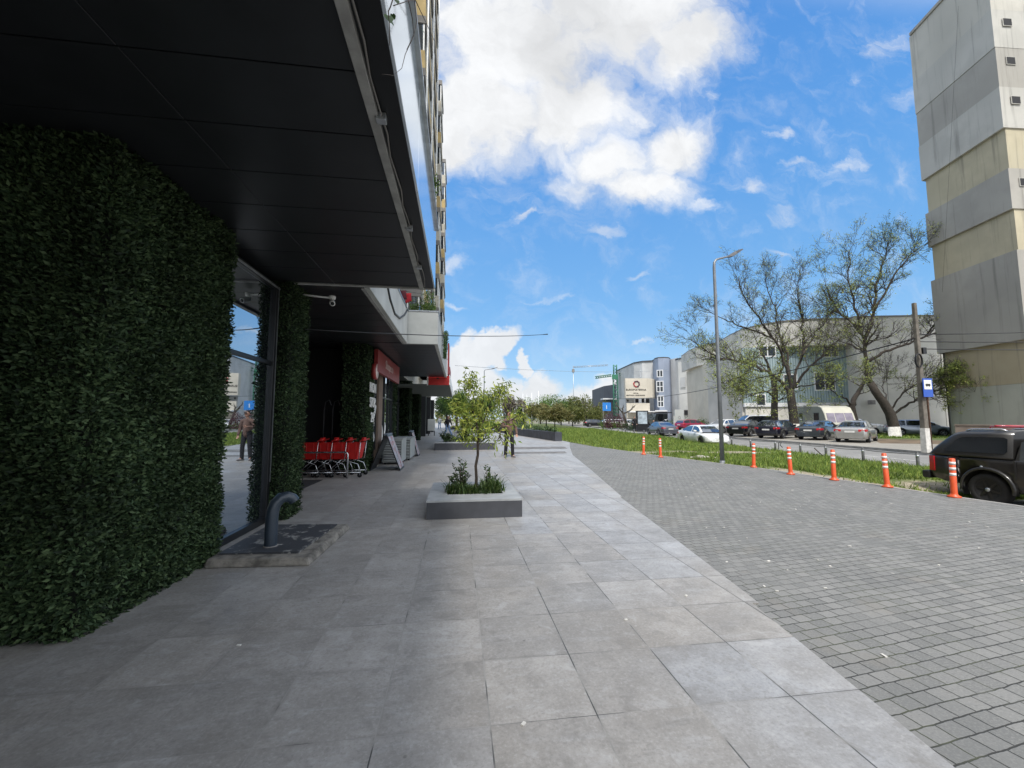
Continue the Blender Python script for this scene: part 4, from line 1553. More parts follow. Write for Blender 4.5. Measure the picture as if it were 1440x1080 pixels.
def blades(name, P, h, parent, m=M_strap, w_=.009):
    n = len(P)
    ang = rng.uniform(0, 6.283, n)
    hh = h * rng.uniform(.5, 1.2, n)
    bend = np.stack([np.cos(ang), np.sin(ang), np.zeros(n)], 1)
    side = np.stack([-np.sin(ang), np.cos(ang), np.zeros(n)], 1) * w_
    up = np.array((0, 0, 1.))
    p1 = P + bend * (hh * .18)[:, None] + up * (hh * .6)[:, None]
    p2 = P + bend * (hh * rng.uniform(.4, .8, n))[:, None] + up * (hh * rng.uniform(.65, 1.0, n))[:, None]
    V = np.stack([P - side, P + side, p1 + side * .8, p1 - side * .8, p2], 1).reshape(-1, 3)
    k = np.arange(n) * 5
    F = np.concatenate([np.stack([k, k + 1, k + 2], 1), np.stack([k, k + 2, k + 3], 1), np.stack([k + 3, k + 2, k + 4], 1)])
    return raw_mesh(name, V, F, m, parent)


# strap grass and low cover in the first planter: clumps one can count
for i, (x, y, r, h, nn) in enumerate(((-.03, 7.2, .14, .24, 150), (.22, 7.12, .13, .22, 140), (.50, 7.12, .15, .26, 160), (.68, 7.25, .12, .30, 130), (.05, 7.6, .2, .2, 150), (.6, 7.6, .16, .3, 140))):
    e_ = empty('grass_clump', (x, y, .24), 0, ('strappy green grass clump at the front left corner of the near planter', 'strappy green grass clump at the front of the near planter, left of the trunk',
               'strappy green grass clump at the front of the near planter, right of the trunk', 'spreading grass clump at the right end of the near planter', 'low grass clump at the back of the near planter under the left shrub',
               'tall grass clump at the back right of the near planter')[i], 'grass clump', 'grass clumps in the near planter')
    p = np.stack([rng.normal(0, r * .5, nn), rng.normal(0, r * .5, nn), np.zeros(nn)], 1)
    blades('blades', p, h, e_)
    p = rng.normal(0, r * .45, (60, 3)) * (1, 1, .25) + (0, 0, .06)
    leaf_mesh('low_leaves', p, np.tile((0, -.3, 1.), (60, 1)), .05, M_bush, e_)


def leafy_shrub(x, y, z, h, r, ns, label, m=M_bush, size=.07, per=26):
    e_ = empty('leafy_shrub', (x, y, z), 0, label, 'shrub')
    mb = MB()
    P, Q = [], []
    for i in range(ns):
        a = rng.uniform(0, 6.283)
        rr = r * math.sqrt(rng.random())
        hh = h * (1 - .5 * (rr / r) ** 2) * rng.uniform(.75, 1.05)
        top = Vector((rr * math.cos(a), rr * math.sin(a) * .7, hh))
        mid = Vector((top.x * .45, top.y * .45, hh * .55))
        mb.tube([(top.x * .1, top.y * .1, 0), mid, top], [.008, .006, .003], 5)
        for q in range(per):
            t = .25 + .78 * q / per
            c = mid * (t / .55) if t < .55 else mid.lerp(top, (t - .55) / .45)
            b_ = rng.uniform(0, 6.283)
            P.append(c)
            Q.append((math.cos(b_), math.sin(b_), .55))
    mb.build('stem', M_twig, e_)
    leaf_mesh('leaves', np.array(P), np.array(Q), size, m, e_, .4, .1, .35)
    return e_


leafy_shrub(.06, 7.45, .2, .62, .24, 15, 'bushy leafy shrub on the left side of the near planter')
leafy_shrub(.56, 7.5, .2, .58, .16, 6, 'thin upright shrub with dark leaves on the right of the near planter')
leafy_shrub(-.62, 21.6, .3, .75, .32, 14, 'rounded dark shrub at the left end of the second planter', M_bush, .12)
leafy_shrub(.35, 22.0, .3, .9, .35, 14, 'dark shrub in the middle of the second planter', M_bush, .12)
n_ = 900
e_ = empty('ground_cover', (0, 22, .3), 0)
tag(e_, 'low ground cover plants along the front of the second planter', 'plants', kind='stuff')
leaf_mesh('low_leaves', np.stack([rng.uniform(-.7, 1.25, n_), rng.uniform(-.8, 2.5, n_), .05 + .25 * rng.random(n_) ** 2], 1), np.tile((0, -.4, 1.), (n_, 1)), .11, M_bush, e_)


# ---- trees
def branch_tree(name, loc, limbs, label, cat='tree', group=None, twig_levels=3, spread=.9, twig_len=1.6, leaf=None, leaf_n=4, leaf_size=.25, bark=None, side=7, seed=1, white=None, gravity=0.0, leaf_aspect=.42, leaf_droop=.1, leaf_p=1.0, leaf_zone=None, dens=1.6, twig_fat=1.0):
    """limbs: list of polylines [(x,y,z,r)...] in metres relative to loc; twigs grow from them"""
    rs = np.random.default_rng(seed)
    e_ = empty(name, loc, 0, label, cat, group)
    mbt = MB()
    tips = []
    first = limbs[0]
    # trunk = first polyline; the rest are limbs
    mbt.tube([p[:3] for p in first], [p[3] for p in first], 12)
    limb = MB()

    def smoothp(poly, k=4):
        out = []
        for i in range(len(poly) - 1):
            a, b_ = np.array(poly[i]), np.array(poly[i + 1])
            for q in range(k):
                t = q / k
                jit = rs.normal(0, .03, 4) * np.array((1, 1, 1, 0)) * np.linalg.norm(b_[:3] - a[:3]) * (1 if 0 < q else 0)
                out.append(a * (1 - t) + b_ * t + jit)
        out.append(np.array(poly[-1]))
        return out

    def grow(p, d, r, ln, lvl):
        n = 4
        pts, rad = [p], [r]
        cur = p.copy()
        dd = d.copy()
        for i in range(n):
            dd = dd + rs.normal(0, .17, 3) + np.array((0, 0, .05 - gravity))
            dd /= np.linalg.norm(dd)
            cur = cur + dd * ln / n
            pts.append(cur.copy())
            rad.append(max(.006 * twig_fat, r * (1 - .72 * (i + 1) / n)))
        limb.tube(pts, rad, 5 if r > .03 else (4 if r > .014 else 3), 0, False)
        if lvl <= 0:
            tips.extend([(pts[-1], dd), (pts[-2], dd)])
            return
        kids = rs.integers(3, 5) if lvl > 1 else rs.integers(2, 4)
        for _ in range(kids):
            t = rs.uniform(.35, 1.0)
            i = min(n - 1, int(t * n))
            q = pts[i] + (pts[i + 1] - pts[i]) * (t * n - i)
            nd = dd * .8 + rs.normal(0, spread * .55, 3)
            nd /= np.linalg.norm(nd)
            grow(q, nd, max(.008 * twig_fat, r * .55), ln * rs.uniform(.5, .78), lvl - 1)

    for li, poly in enumerate(limbs):
        if li > 0:
            sp_ = smoothp(poly)
            limb.tube([p[:3] for p in sp_], [p[3] for p in sp_], 8)
        else:
            sp_ = [np.array(p) for p in first]
            if twig_levels >= 0 and len(limbs) > 1:
                continue
        L_ = sum(np.linalg.norm(sp_[i + 1][:3] - sp_[i][:3]) for i in range(len(sp_) - 1))
        k = int(L_ * dens) + 2
        for _ in range(k):
            t = rs.uniform(.25, 1.0) * (len(sp_) - 1)
            i = min(len(sp_) - 2, int(t))
            q = sp_[i] + (sp_[i + 1] - sp_[i]) * (t - i)
            dirv = sp_[i + 1][:3] - sp_[i][:3]
            dirv = dirv / (np.linalg.norm(dirv) + 1e-9)
            nd = dirv * .75 + rs.normal(0, spread * .6, 3) + np.array((0, 0, .2 - gravity * 2))
            nd /= np.linalg.norm(nd)
            grow(q[:3], nd, min(.07, max(.01, q[3] * .55)), twig_len * rs.uniform(.6, 1.15), twig_levels - 1)
        dirv = sp_[-1][:3] - sp_[-2][:3]
        grow(sp_[-1][:3], dirv / np.linalg.norm(dirv), max(.01, sp_[-1][3]), twig_len, twig_levels - 1)
    tr_ = mbt.build('trunk', bark or M_bark2, e_)
    limb.build('limbs', bark or M_bark2, tr_)
    if white:
        z1_, r0_, r1_ = white
        pts = [p for p in first if p[2] <= z1_ + .01]
        MB().tube([(first[0][0], first[0][1], first[0][2] - .02)] + [p[:3] for p in first if p[2] <= z1_], [first[0][3] + .02] + [p[3] + .012 for p in first if p[2] <= z1_], 14).build('whitewash', M_lime, tr_)
    if leaf is not None:
        T = np.array([t[0] for t in tips])
        D_ = np.array([t[1] for t in tips])
        f_ = leaf_n * (np.array([leaf_zone(*p) for p in T]) if leaf_zone is not None else np.full(len(T), leaf_p))
        idx = np.repeat(np.arange(len(T)), np.floor(f_ * rs.uniform(.2, 1.8, len(T)) + rs.random(len(T))).astype(int))
        P = T[idx] + rs.normal(0, leaf_size * .8, (len(idx), 3))
        leaf_mesh('crown', P, D_[idx] * .7 + rs.normal(0, .6, (len(idx), 3)), leaf_size, leaf, e_, leaf_aspect, .12, .7, leaf_droop)
    return e_


# young tree of the first planter
def rel(base, pts):
    return [tuple(np.array(p[:3]) - np.array(base)) + (p[3],) for p in pts]


tb = np.array(PY(669, 690, 7.45))
tb[2] = .22
def yp(x, y, r, dy=0.0):
    p = PY(x, y, 7.45 + dy)
    return (p[0], p[1], p[2], r)
trunk_ = [(tb[0], tb[1], tb[2], .030), yp(670, 672, .026), yp(669, 655, .025), yp(672, 640, .024), yp(672, 622, .022), yp(674, 612, .022)]
limbs_ = [rel(tb, trunk_),
          rel(tb, [trunk_[-1], yp(670, 595, .015, .05), yp(664, 572, .011, -.05), yp(668, 552, .006), yp(664, 543, .004)]),
          rel(tb, [trunk_[-1], yp(684, 606, .014, -.05), yp(696, 600, .010, -.1), yp(712, 592, .008, -.1), yp(728, 590, .004, -.1)]),
          rel(tb, [trunk_[-1], yp(679, 594, .013, .1), yp(686, 575, .010, .15), yp(694, 558, .006, .1), yp(703, 550, .004)]),
          rel(tb, [trunk_[-1], yp(664, 600, .010, -.1), yp(655, 588, .007, -.15), yp(648, 576, .004, -.1)]),
          rel(tb, [trunk_[-1], yp(676, 600, .011, .2), yp(672, 580, .008, .3), yp(680, 560, .004, .3)]),
          rel(tb, [yp(696, 600, .009, -.1), yp(704, 607, .006, -.15), yp(703, 614, .003, -.15)]),
          rel(tb, [yp(672, 624, .008), yp(664, 615, .005, -.1), yp(658, 612, .003, -.12)]),
          rel(tb, [yp(672, 626, .008), yp(681, 617, .005, -.05), yp(684, 613, .003, -.1)])]
def yz(x, y, z):
    return .3 if (x > .17 and z < 1.33) else 1.0


yt = branch_tree('young_tree', tb, limbs_, 'young tree with drooping yellow green leaves growing in the near planter', 'tree', None, 1, .9, .17, M_young, 12, .105, M_bark, seed=5, leaf_aspect=.27, leaf_droop=.9, dens=13, leaf_zone=yz)

# ---- lamp posts
def lamp(p, h, arm, label, rz=0.0, r=.075):
    e_ = empty('street_lamp', p, rz, label, 'street lamp', 'grey street lamps')
    MB().tube([(0, 0, 0), (0, 0, h * .5), (0, 0, h - .35), (.02, 0, h - .16), (.10, 0, h - .05), (.22, 0, h), (arm * .72, 0, h + .14)], [r, r * .82, r * .66, r * .6, r * .55, r * .5, r * .42], 14).build('pole', M_lamp, e_)
    mb = MB()
    mb.loft([[(x_, -w_, z_), (x_, w_, z_), (x_, w_ * .7, z_ + t_), (x_, -w_ * .7, z_ + t_)] for x_, w_, z_, t_ in
             ((arm * .66, .03, h + .09, .07), (arm * .8, .09, h + .12, .12), (arm * .95, .13, h + .21, .12), (arm * 1.12, .13, h + .31, .09), (arm * 1.3, .09, h + .42, .04))], 0, False)
    hd = mb.build('lamp_head', M_lampd, e_)
    mb = MB()
    mb.hexa([(arm * .84, -.08, h + .125), (arm * 1.15, -.09, h + .318), (arm * 1.15, .09, h + .318), (arm * .84, .08, h + .125)],
            [(arm * .84, -.08, h + .135), (arm * 1.15, -.09, h + .325), (arm * 1.15, .09, h + .325), (arm * .84, .08, h + .135)])
    mb.build('lens', M_lgrey, hd)
    MB().lathe([(.14, 0), (.14, .015), (r + .01, .02), (r + .008, .12)], None, 14).build('base_flange', M_lamp, e_)
    return e_


M_lamp = mat('lamp_grey_paint', (.20, .215, .235), .42, .35, .1, 5)
M_lampd = mat('lamp_head_grey', (.06, .062, .07), .5, .3, .1, 5)
lp_ = G(1016, 652, -.02)
lamp((lp_[0], lp_[1], -.03), 7.42, .95, 'tall grey street lamp on the grass verge by the white car', R(6))
q = PY(681, 520, 62)
lamp((q[0], q[1], 0), q[2], 1.6, 'far street lamp rising above the young tree', R(0), .09)
q = PY(653, 545, 92)
lamp((q[0], q[1], 0), q[2], 1.0, 'most distant street lamp, seen left of the young tree', R(0), .09)
q = PY(628, 560, 70)
lamp((q[0], q[1], 0), q[2] + 1.5, .8, 'distant slim lamp post behind the walking person', R(10), .08)

# ---- orange bollards
M_or = mat('orange_bollard', (.62, .085, .022), .45, 0, .1, 9)
M_ref = mat('white_reflective_band', (.72, .70, .68), .4, 0, .1, 12)
ob = empty('flexible_bollard', (0, 0, 0), 0, 'x', 'bollard', 'orange bollards along the paving edge')
MB().lathe([(.105, 0), (.105, .02), (.06, .045), (.052, .08), (.045, .75), (.03, .76)], None, 18).build('post', M_or, ob)
for zb in (.42, .53, .64):
    mb = MB()
    mb.lathe([(.0495, zb), (.0480, zb + .055)], None, 18)
    mb.build('reflective_band', M_ref, ob)
lbl = ['orange bollard with white bands right in front of the black pickup', 'orange bollard second from the black pickup, at the sandy edge of the verge', 'orange bollard third from the black pickup, before the grass', 'orange bollard two places right of the tall street lamp',
       'orange bollard next to the tall street lamp on its right', 'orange bollard first to the left of the tall street lamp', 'orange bollard second to the left of the tall street lamp, farthest']
for i, (x, y, s_) in enumerate(((1342, 699, 1.0), (1248, 685, 1.0), (1173, 675, 1.02), (1112, 667, 1.0), (1060, 657, 1.02), (929, 643, 1.0), (905, 639, 1.0))):
    p = G(x, y, .005)
    o = ob if i == 0 else copy_tree(ob, p, 0, '', 'orange bollards along the paving edge')
    o.location = tuple(p)
    o['label'] = lbl[i]
    o.rotation_euler = (R([2, -1, 1, 0, -2, 1, 0][i]), R([-1, 2, 0, 1.5, 1, 0, 2][i]), i)

# ---- grey bollards and the thin rail between them
M_gb = mat('grey_bollard', (.12, .122, .125), .6, .2, .2, 12)
gb = empty('grey_bollard', (0, 0, 0), 0, 'x', 'bollard', 'grey bollards along the road')
MB().lathe([(.05, -.25), (.05, .50), (.035, .515)], None, 12).build('post', M_gb, gb)
MB().lathe([(.053, .38), (.053, .45)], None, 12).build('band', M_galv, gb)
MB().ball((0, 0, .535), .034, 8).build('finial', M_gb, gb)
ords = ['nearest', 'second', 'third', 'fourth', 'fifth', 'sixth', 'seventh', 'eighth', 'ninth', 'tenth', 'eleventh', 'twelfth', 'thirteenth', 'fourteenth', 'fifteenth', 'sixteenth']
tops = []
ypos = []
for (x, y) in ((1287, 655), (1221, 646), (1170, 640), (1124, 636), (1085, 632), (1050, 628), (1018, 625)):
    p = G(x, y, -.12)
    ypos.append(p[1])
while len(ypos) < 16:
    ypos.append(ypos[-1] + 3.4)
for i, yy in enumerate(ypos):
    p = (bline(yy) + .02, yy, vergez(bline(yy), yy) - .01)
    o = gb if i == 0 else copy_tree(gb, p, 0, '', 'grey bollards along the road')
    o.location = p
    o['label'] = 'short grey road bollard with light band, ' + ('nearest to the black pickup' if i == 0 else ords[i] + ' along the rail from the black pickup')
    tops.append((p[0], p[1], p[2] + .47))
pts = []
for a, c in zip(tops[:-1], tops[1:]):
    for q in range(4):
        t = q / 4
        pts.append((a[0] + (c[0] - a[0]) * t, a[1] + (c[1] - a[1]) * t, a[2] + (c[2] - a[2]) * t - .10 * t * (1 - t) + .01 * math.sin(a[1] + q)))
tag(MB().tube(pts, .014, 6).build('barrier_rail', M_gb), 'thin sagging rail running from bollard to bollard beside the road', 'rail')

# odd bits in the grass
o = MB().tube([(0, 0, 0), (.02, 0, .32), (.10, 0, .42), (.2, .02, .36), (.12, .03, .24), (.26, .03, .1)], .018, 6).build('bent_rod', M_blackm)
p = G(1095, 632, -.1)
o.location = tuple(p)
tag(o, 'bent black metal rod sticking out of the grass by the road rail', 'metal rod')
o = MB().tube([(0, 0, 0), (-.35, .05, .34)], .022, 6).build('leaning_stick', M_twig)
o.location = tuple(G(1157, 641, -.1))
tag(o, 'short dark stick leaning in the grass among the bollards', 'stick')
e_ = empty('broken_stone', G(985, 645, -.04), 0, 'pale broken stones lying in the grass left of the street lamp', 'stones')
for i, (a, c, s_) in enumerate(((0, 0, .2), (.35, .1, .14), (-.3, .05, .12), (.6, -.1, .1))):
    mb = MB()
    mb.ball((a, c, s_ * .25), s_, 7, 0, (1.2, .8, .45))
    o = mb.build('stone', mat('pale_stone', (.45, .42, .36), .9, 0, .25, 9), e_)

# ---- concrete utility pole with the bus stop sign
upb = G(1303, 636, -.03)
up = empty('utility_pole', (upb[0], upb[1], -.05), 0, 'weathered concrete utility pole with whitewashed foot and bus stop sign', 'utility pole')
topz = 7.2
MB().hexa([(-.128, -.12, 0), (.128, -.12, 0), (.128, .12, 0), (-.128, .12, 0)], [(-.075, -.07, topz), (.075, -.07, topz), (.075, .07, topz), (-.075, .07, topz)]).build('shaft', mat('grey_concrete_pole', (.135, .122, .102), .9, 0, .25, 5, .3), up, .015)
MB().hexa([(-.140, -.132, 0), (.140, -.132, 0), (.140, .132, 0), (-.140, .132, 0)], [(-.127, -.119, 1.15), (.127, -.119, 1.15), (.127, .119, 1.15), (-.127, .119, 1.15)]).build('whitewash', M_lime, up, .01)
MB().tube([(.17, -.1, .1), (.165, -.1, 3.2), (.15, -.1, 3.4)], .04, 8).build('conduit', mat('rusty_conduit', (.12, .07, .045), .8, 0, .3, 8), up)
ring = MB()
for q in range(3):
    ring.tube([(-.12 + .19 * math.sin(a * .42) - .12, -.16 - .02 * q, 4.35 + .33 * math.cos(a * .42)) for a in range(16)], .02, 6)
ring.build('cable_coil', M_blackm, up)
MB().box((.13, -.13, 4.7), (.32, .02, 5.0)).build('junction_box', M_blackm, up)
sgn = MB().box((-.18, -.23, 2.62), (.34, -.205, 3.5)).build('sign_plate', mat('bus_stop_blue', (.02, .085, .42), .4, 0, .05, 4), up)
MB().box((-.13, -.238, 2.98), (.28, -.231, 3.42)).build('white_panel', M_white, sgn)
mb = MB()
mb.box((-.05, -.246, 3.14), (.2, -.239, 3.24))
mb.box((-.02, -.246, 3.11), (.03, -.239, 3.139))
mb.box((.12, -.246, 3.11), (.17, -.239, 3.139))
mb.build('bus_symbol', M_blackm, sgn)
for i, (zz, tgt, lb) in enumerate(((5.6, (60, 16, 8.6), 'uppermost dark overhead wire from the utility pole towards the tower'), (5.25, (60, 16, 7.4), 'middle dark overhead wire from the utility pole towards the tower'),
                               (4.9, (60, 15, 6.6), 'lowest dark overhead wire from the utility pole towards the tower'))):
    a = np.array((upb[0] + .1, upb[1], zz))
    c = np.array(tgt, float)
    c = a + (c - a) * .75
    pts = [tuple(a * (1 - t) + c * t - np.array((0, 0, .35 * 4 * t * (1 - t)))) for t in np.linspace(0, 1, 12)]
    tag(MB().tube(pts, .022, 5).build('overhead_wire', M_blackm), lb, 'wire', 'overhead wires')
a = np.array((upb[0] - .1, upb[1], 5.4))
c = np.array(PD(862, 560, 85))
pts = [tuple(a * (1 - t) + c * t - np.array((0, 0, 1.1 * 4 * t * (1 - t)))) for t in np.linspace(0, 1, 24)]
tag(MB().tube(pts, .03, 5).build('overhead_wire', M_blackm), 'dark overhead wire running from the utility pole past the clinic front', 'wire', 'overhead wires')
a, c = np.array(PD(640, 514, 49)), np.array(PD(940, 521, 80))
pts = [tuple(a * (1 - t) + c * t - np.array((0, 0, .5 * 4 * t * (1 - t)))) for t in np.linspace(0, 1, 20)]
tag(MB().tube(pts, .022, 5).build('overhead_wire', M_galv), 'faint thin wire across the sky from the block to the clinic', 'wire', 'overhead wires')


# ---- people
def figure(caps, voxel):
    """one continuous skin around tapered capsules"""
    mb = MB()
    for c in caps:
        a, b_, ra, rb = Vector(c[0]), Vector(c[1]), c[2], c[3]
        n = max(2, int((b_ - a).length / max(.012, min(ra, rb) * .6)))
        ax = (b_ - a)
        d = ax.normalized() if ax.length > 1e-6 else Vector((0, 0, 1))
        prof = []
        for q in range(5):
            th_ = math.pi / 2 * (1 - q / 4)
            prof.append((max(.0008, ra * math.cos(th_)), -ra * math.sin(th_)))
        for q in range(5):
            th_ = math.pi / 2 * q / 4
            prof.append((max(.0008, rb * math.cos(th_)), ax.length + rb * math.sin(th_)))
        M_ = Matrix.Translation(a) @ d.to_track_quat('Z', 'Y').to_matrix().to_4x4()
        if len(c) > 4:
            M_ = Matrix.Translation(a) @ d.to_track_quat('Z', 'Y').to_matrix().to_4x4() @ Matrix.Diagonal((c[4][0], c[4][1], 1, 1))
        mb.lathe(prof, M_, 12)
    o = mb.build('figure', M_white)
    md = o.modifiers.new('remesh', 'REMESH')
    md.mode = 'VOXEL'
    md.voxel_size = voxel
    md.use_smooth_shade = True
    s = o.modifiers.new('smooth', 'SMOOTH')
    s.iterations = 2
    s.factor = .5
    dg = bpy.context.evaluated_depsgraph_get()
    me = bpy.data.meshes.new_from_object(o.evaluated_get(dg))
    bpy.data.objects.remove(o)
    me.materials.clear()
    return me


def part_of(me, name, m, parent):
    me.materials.append(m)
    for p in me.polygons:
        p.use_smooth = True
    o = bpy.data.objects.new(name, me)
    COL.objects.link(o)
    o.parent = parent
    return o


def lerp(a, b_, t):
    return tuple(a[i] + (b_[i] - a[i]) * t for i in range(3))


M_skin = mat('skin', (.45, .25, .18), .5, 0, .06, 8)


def person(loc, rz, J, top_m, leg_m, shoe_m, hair_m, label, vox=.012, cap=None, group=None):
    """J: joints in the person's own frame, facing -y, x to the person's left as seen from the front reversed"""
    e_ = empty('person', loc, rz, label, 'person', group)
    hip, nk, hd = J['hip'], J['neck'], J['head']
    body = [((hip[0], hip[1], hip[2]), (nk[0], nk[1], nk[2] - .22), .135, .15, (1.12, .75)),
            (lerp(hip, nk, .6), (nk[0], nk[1], nk[2] - .08), .15, .12, (1.2, .75)),
            (nk, (hd[0], hd[1], hd[2] - .06), .055, .052),
            ((hd[0], hd[1], hd[2] - .045), (hd[0], hd[1], hd[2] + .04), .07, .092),
            ((hd[0], hd[1] - .035, hd[2] - .06), (hd[0], hd[1] - .03, hd[2]), .05, .06),
            ((hd[0], hd[1] - .088, hd[2] + .02), (hd[0], hd[1] - .112, hd[2] - .018), .010, .014),
            ((hd[0] - .088, hd[1], hd[2] + .01), (hd[0] - .09, hd[1] + .008, hd[2] - .025), .016, .011),
            ((hd[0] + .088, hd[1], hd[2] + .01), (hd[0] + .09, hd[1] + .008, hd[2] - .025), .016, .011),
            ((hd[0] - .02, hd[1] - .088, hd[2] - .052), (hd[0] + .02, hd[1] - .088, hd[2] - .052), .010, .010)]
    topc = [((hip[0], hip[1], hip[2] + .02), (nk[0], nk[1], nk[2] - .22), .155, .172, (1.12, .78)),
            (lerp(hip, nk, .6), (nk[0], nk[1], nk[2] - .09), .17, .13, (1.2, .78)),
            ((nk[0], nk[1], nk[2] - .06), (nk[0], nk[1], nk[2] - .01), .082, .075)]
    legc = [((hip[0] - .05, hip[1], hip[2] + .02), (hip[0] + .05, hip[1], hip[2] + .02), .145, .145)]
    shoec = []
    for s, side in ((-1, 'r'), (1, 'l')):
        sh = (nk[0] + s * .185, nk[1], nk[2] - .09)
        el, wr, hn = J[side + 'el'], J[side + 'wr'], J[side + 'hn']
        body += [(sh, el, .052, .042), (el, wr, .042, .028), (wr, lerp(wr, hn, .5), .027, .036, (1, .6))]
        topc += [((nk[0] + s * .08, nk[1], nk[2] - .06), sh, .085, .082), (sh, el, .078, .062), (el, lerp(el, wr, .93), .062, .047)]
        d = Vector(hn) - Vector(wr)
        d.normalize()
        w_ = d.cross(Vector((0, 1, 0)))
        w_ = (w_ if w_.length > .2 else d.cross(Vector((1, 0, 0)))).normalized()
        c_ = d.cross(w_)
        base = Vector(wr) + d * .075
        for q, (ln, of) in enumerate(((.068, -.027), (.078, -.009), (.072, .009), (.056, .026))):
            b0 = base + w_ * of
            b1 = b0 + d * ln * .5 + c_ * .008
            b2 = b1 + d * ln * .42 + c_ * .024
            body += [(tuple(b0), tuple(b1), .0095, .009), (tuple(b1), tuple(b2), .009, .0078)]
        t0 = Vector(wr) + d * .03 - w_ * .026
        t1 = t0 + d * .035 - w_ * .022 + c_ * .012
        body += [(tuple(t0), tuple(t1), .0115, .0105), (tuple(t1), tuple(t1 + d * .03 - w_ * .002), .0105, .009)]
        hj = (hip[0] + s * .09, hip[1], hip[2])
        kn, an = J[side + 'kn'], J[side + 'an']
        body += [(hj, kn, .08, .055), (kn, an, .055, .036)]
        legc += [(hj, kn, .102, .078), (kn, lerp(kn, an, .96), .076, .068)]
        tf = Vector(J.get(side + 'toe', (0, -1, 0)))
        toe = Vector(an) + tf * .17 + Vector((0, 0, -.055))
        heel = Vector(an) - tf * .05 + Vector((0, 0, -.045))
        body += [(an, tuple(toe), .035, .026)]
        shoec.append([(tuple(heel), tuple(toe + Vector((0, 0, .006))), .044, .040, (.95, .95)), (tuple(Vector(an) + Vector((0, 0, -.005))), tuple(heel), .046, .045)])
    part_of(figure(body, vox), 'body', M_skin, e_)
    part_of(figure(topc, vox * 1.3), 'jacket', top_m, e_)
    part_of(figure(legc, vox * 1.3), 'trousers', leg_m, e_)
    for sc_c in shoec:
        part_of(figure(sc_c, vox), 'shoe', shoe_m, e_)
    hc_ = [((hd[0], hd[1] + .02, hd[2] + .035), (hd[0], hd[1] + .012, hd[2] + .058), .094, .092), ((hd[0], hd[1] + .055, hd[2] - .03), (hd[0], hd[1] + .04, hd[2] + .03), .06, .08)]
    if cap:
        hc_ += [((hd[0] - .04, hd[1] - .11, hd[2] + .055), (hd[0] + .04, hd[1] - .11, hd[2] + .055), .022, .022), ((hd[0], hd[1] - .05, hd[2] + .07), (hd[0], hd[1] - .14, hd[2] + .05), .05, .03, (1, .35))]
    part_of(figure(hc_, vox), 'cap' if cap else 'hair', hair_m, e_)
    for s in (-1, 1):
        o = MB().ball((hd[0] + s * .033, hd[1] - .088, hd[2] + .018), .0115, 8).build('eye', M_blackm, e_)
    MB().tube([(hd[0] - .022, hd[1] - .0975, hd[2] - .052), (hd[0], hd[1] - .1005, hd[2] - .053), (hd[0] + .022, hd[1] - .0975, hd[2] - .052)], .0035, 5).build('mouth', mat('lips', (.30, .11, .09), .5), e_)
    return e_


C_tan = mat('tan_jacket', (.135, .082, .066), .9, 0, .08, 4)
C_black = mat('black_cloth', (.010, .010, .014), .9, 0, .2, 9)
C_navy = mat('navy_cloth', (.014, .016, .03), .9, 0, .2, 9)
C_jean = mat('blue_denim', (.13, .21, .36), .9, 0, .2, 10)
C_shoe = mat('grey_trainers', (.25, .24, .25), .7, 0, .25, 30)
C_hair = mat('dark_hair', (.012, .010, .009), .6, 0, .3, 30)
C_white = mat('white_shirt', (.60, .60, .62), .9, 0, .1, 8)
C_dshoe = mat('dark_shoes', (.02, .018, .018), .6)
p = G(716, 643, .012)
Js = dict(hip=(0, 0, .97), neck=(.01, .0, 1.53), head=(.02, -.03, 1.70), rel=(-.30, .0, 1.22), rwr=(-.16, -.24, 1.24), rhn=(-.06, -.32, 1.29),
          lel=(.28, .03, 1.18), lwr=(.30, -.06, .93), lhn=(.30, -.09, .80), rkn=(-.13, -.02, .52), ran=(-.15, .02, .09), lkn=(.12, -.05, .52), lan=(.14, -.02, .09), rtoe=(-.35, -.94, 0), ltoe=(.35, -.94, 0))
person((p[0], p[1], .012), R(8), Js, C_tan, C_black, C_shoe, C_hair, 'man in a tan jacket and black trousers standing behind the young tree', .009, True)
p = G(629, 614, .012)
Jw = dict(hip=(0, 0, .92), neck=(.05, .0, 1.46), head=(.08, -.02, 1.63), rel=(-.22, .12, 1.15), rwr=(-.12, .22, .95), rhn=(-.08, .26, .85),
          lel=(.30, -.1, 1.15), lwr=(.34, -.24, .98), lhn=(.34, -.30, .9), rkn=(-.10, -.05, .50), ran=(-.36, -.02, .10), lkn=(.22, -.02, .50), lan=(.42, .04, .10), rtoe=(-.6, -.8, 0), ltoe=(.7, -.7, 0))
person((p[0], p[1], .012), R(12), Jw, C_black, C_jean, C_dshoe, C_hair, 'person in a dark top and blue jeans walking across the far pavement', .014)
p = G(618, 603, .012)
Jn = dict(Js, rel=(-.26, .02, 1.2), rwr=(-.28, -.05, .96), rhn=(-.28, -.08, .84), lel=(.26, .02, 1.2), lwr=(.28, -.05, .96), lhn=(.28, -.08, .84), head=(.0, -.03, 1.70))
person((p[0], p[1], .012), R(-10), Jn, C_white, C_jean, C_dshoe, C_hair, 'distant person in a pale top far along the arcade', .018)
# ================================================================ vehicles
def paint(name, c, metal=.0, rough=.28):
    return mat(name, c, rough, metal, .04, 3, 0, .5, .8)


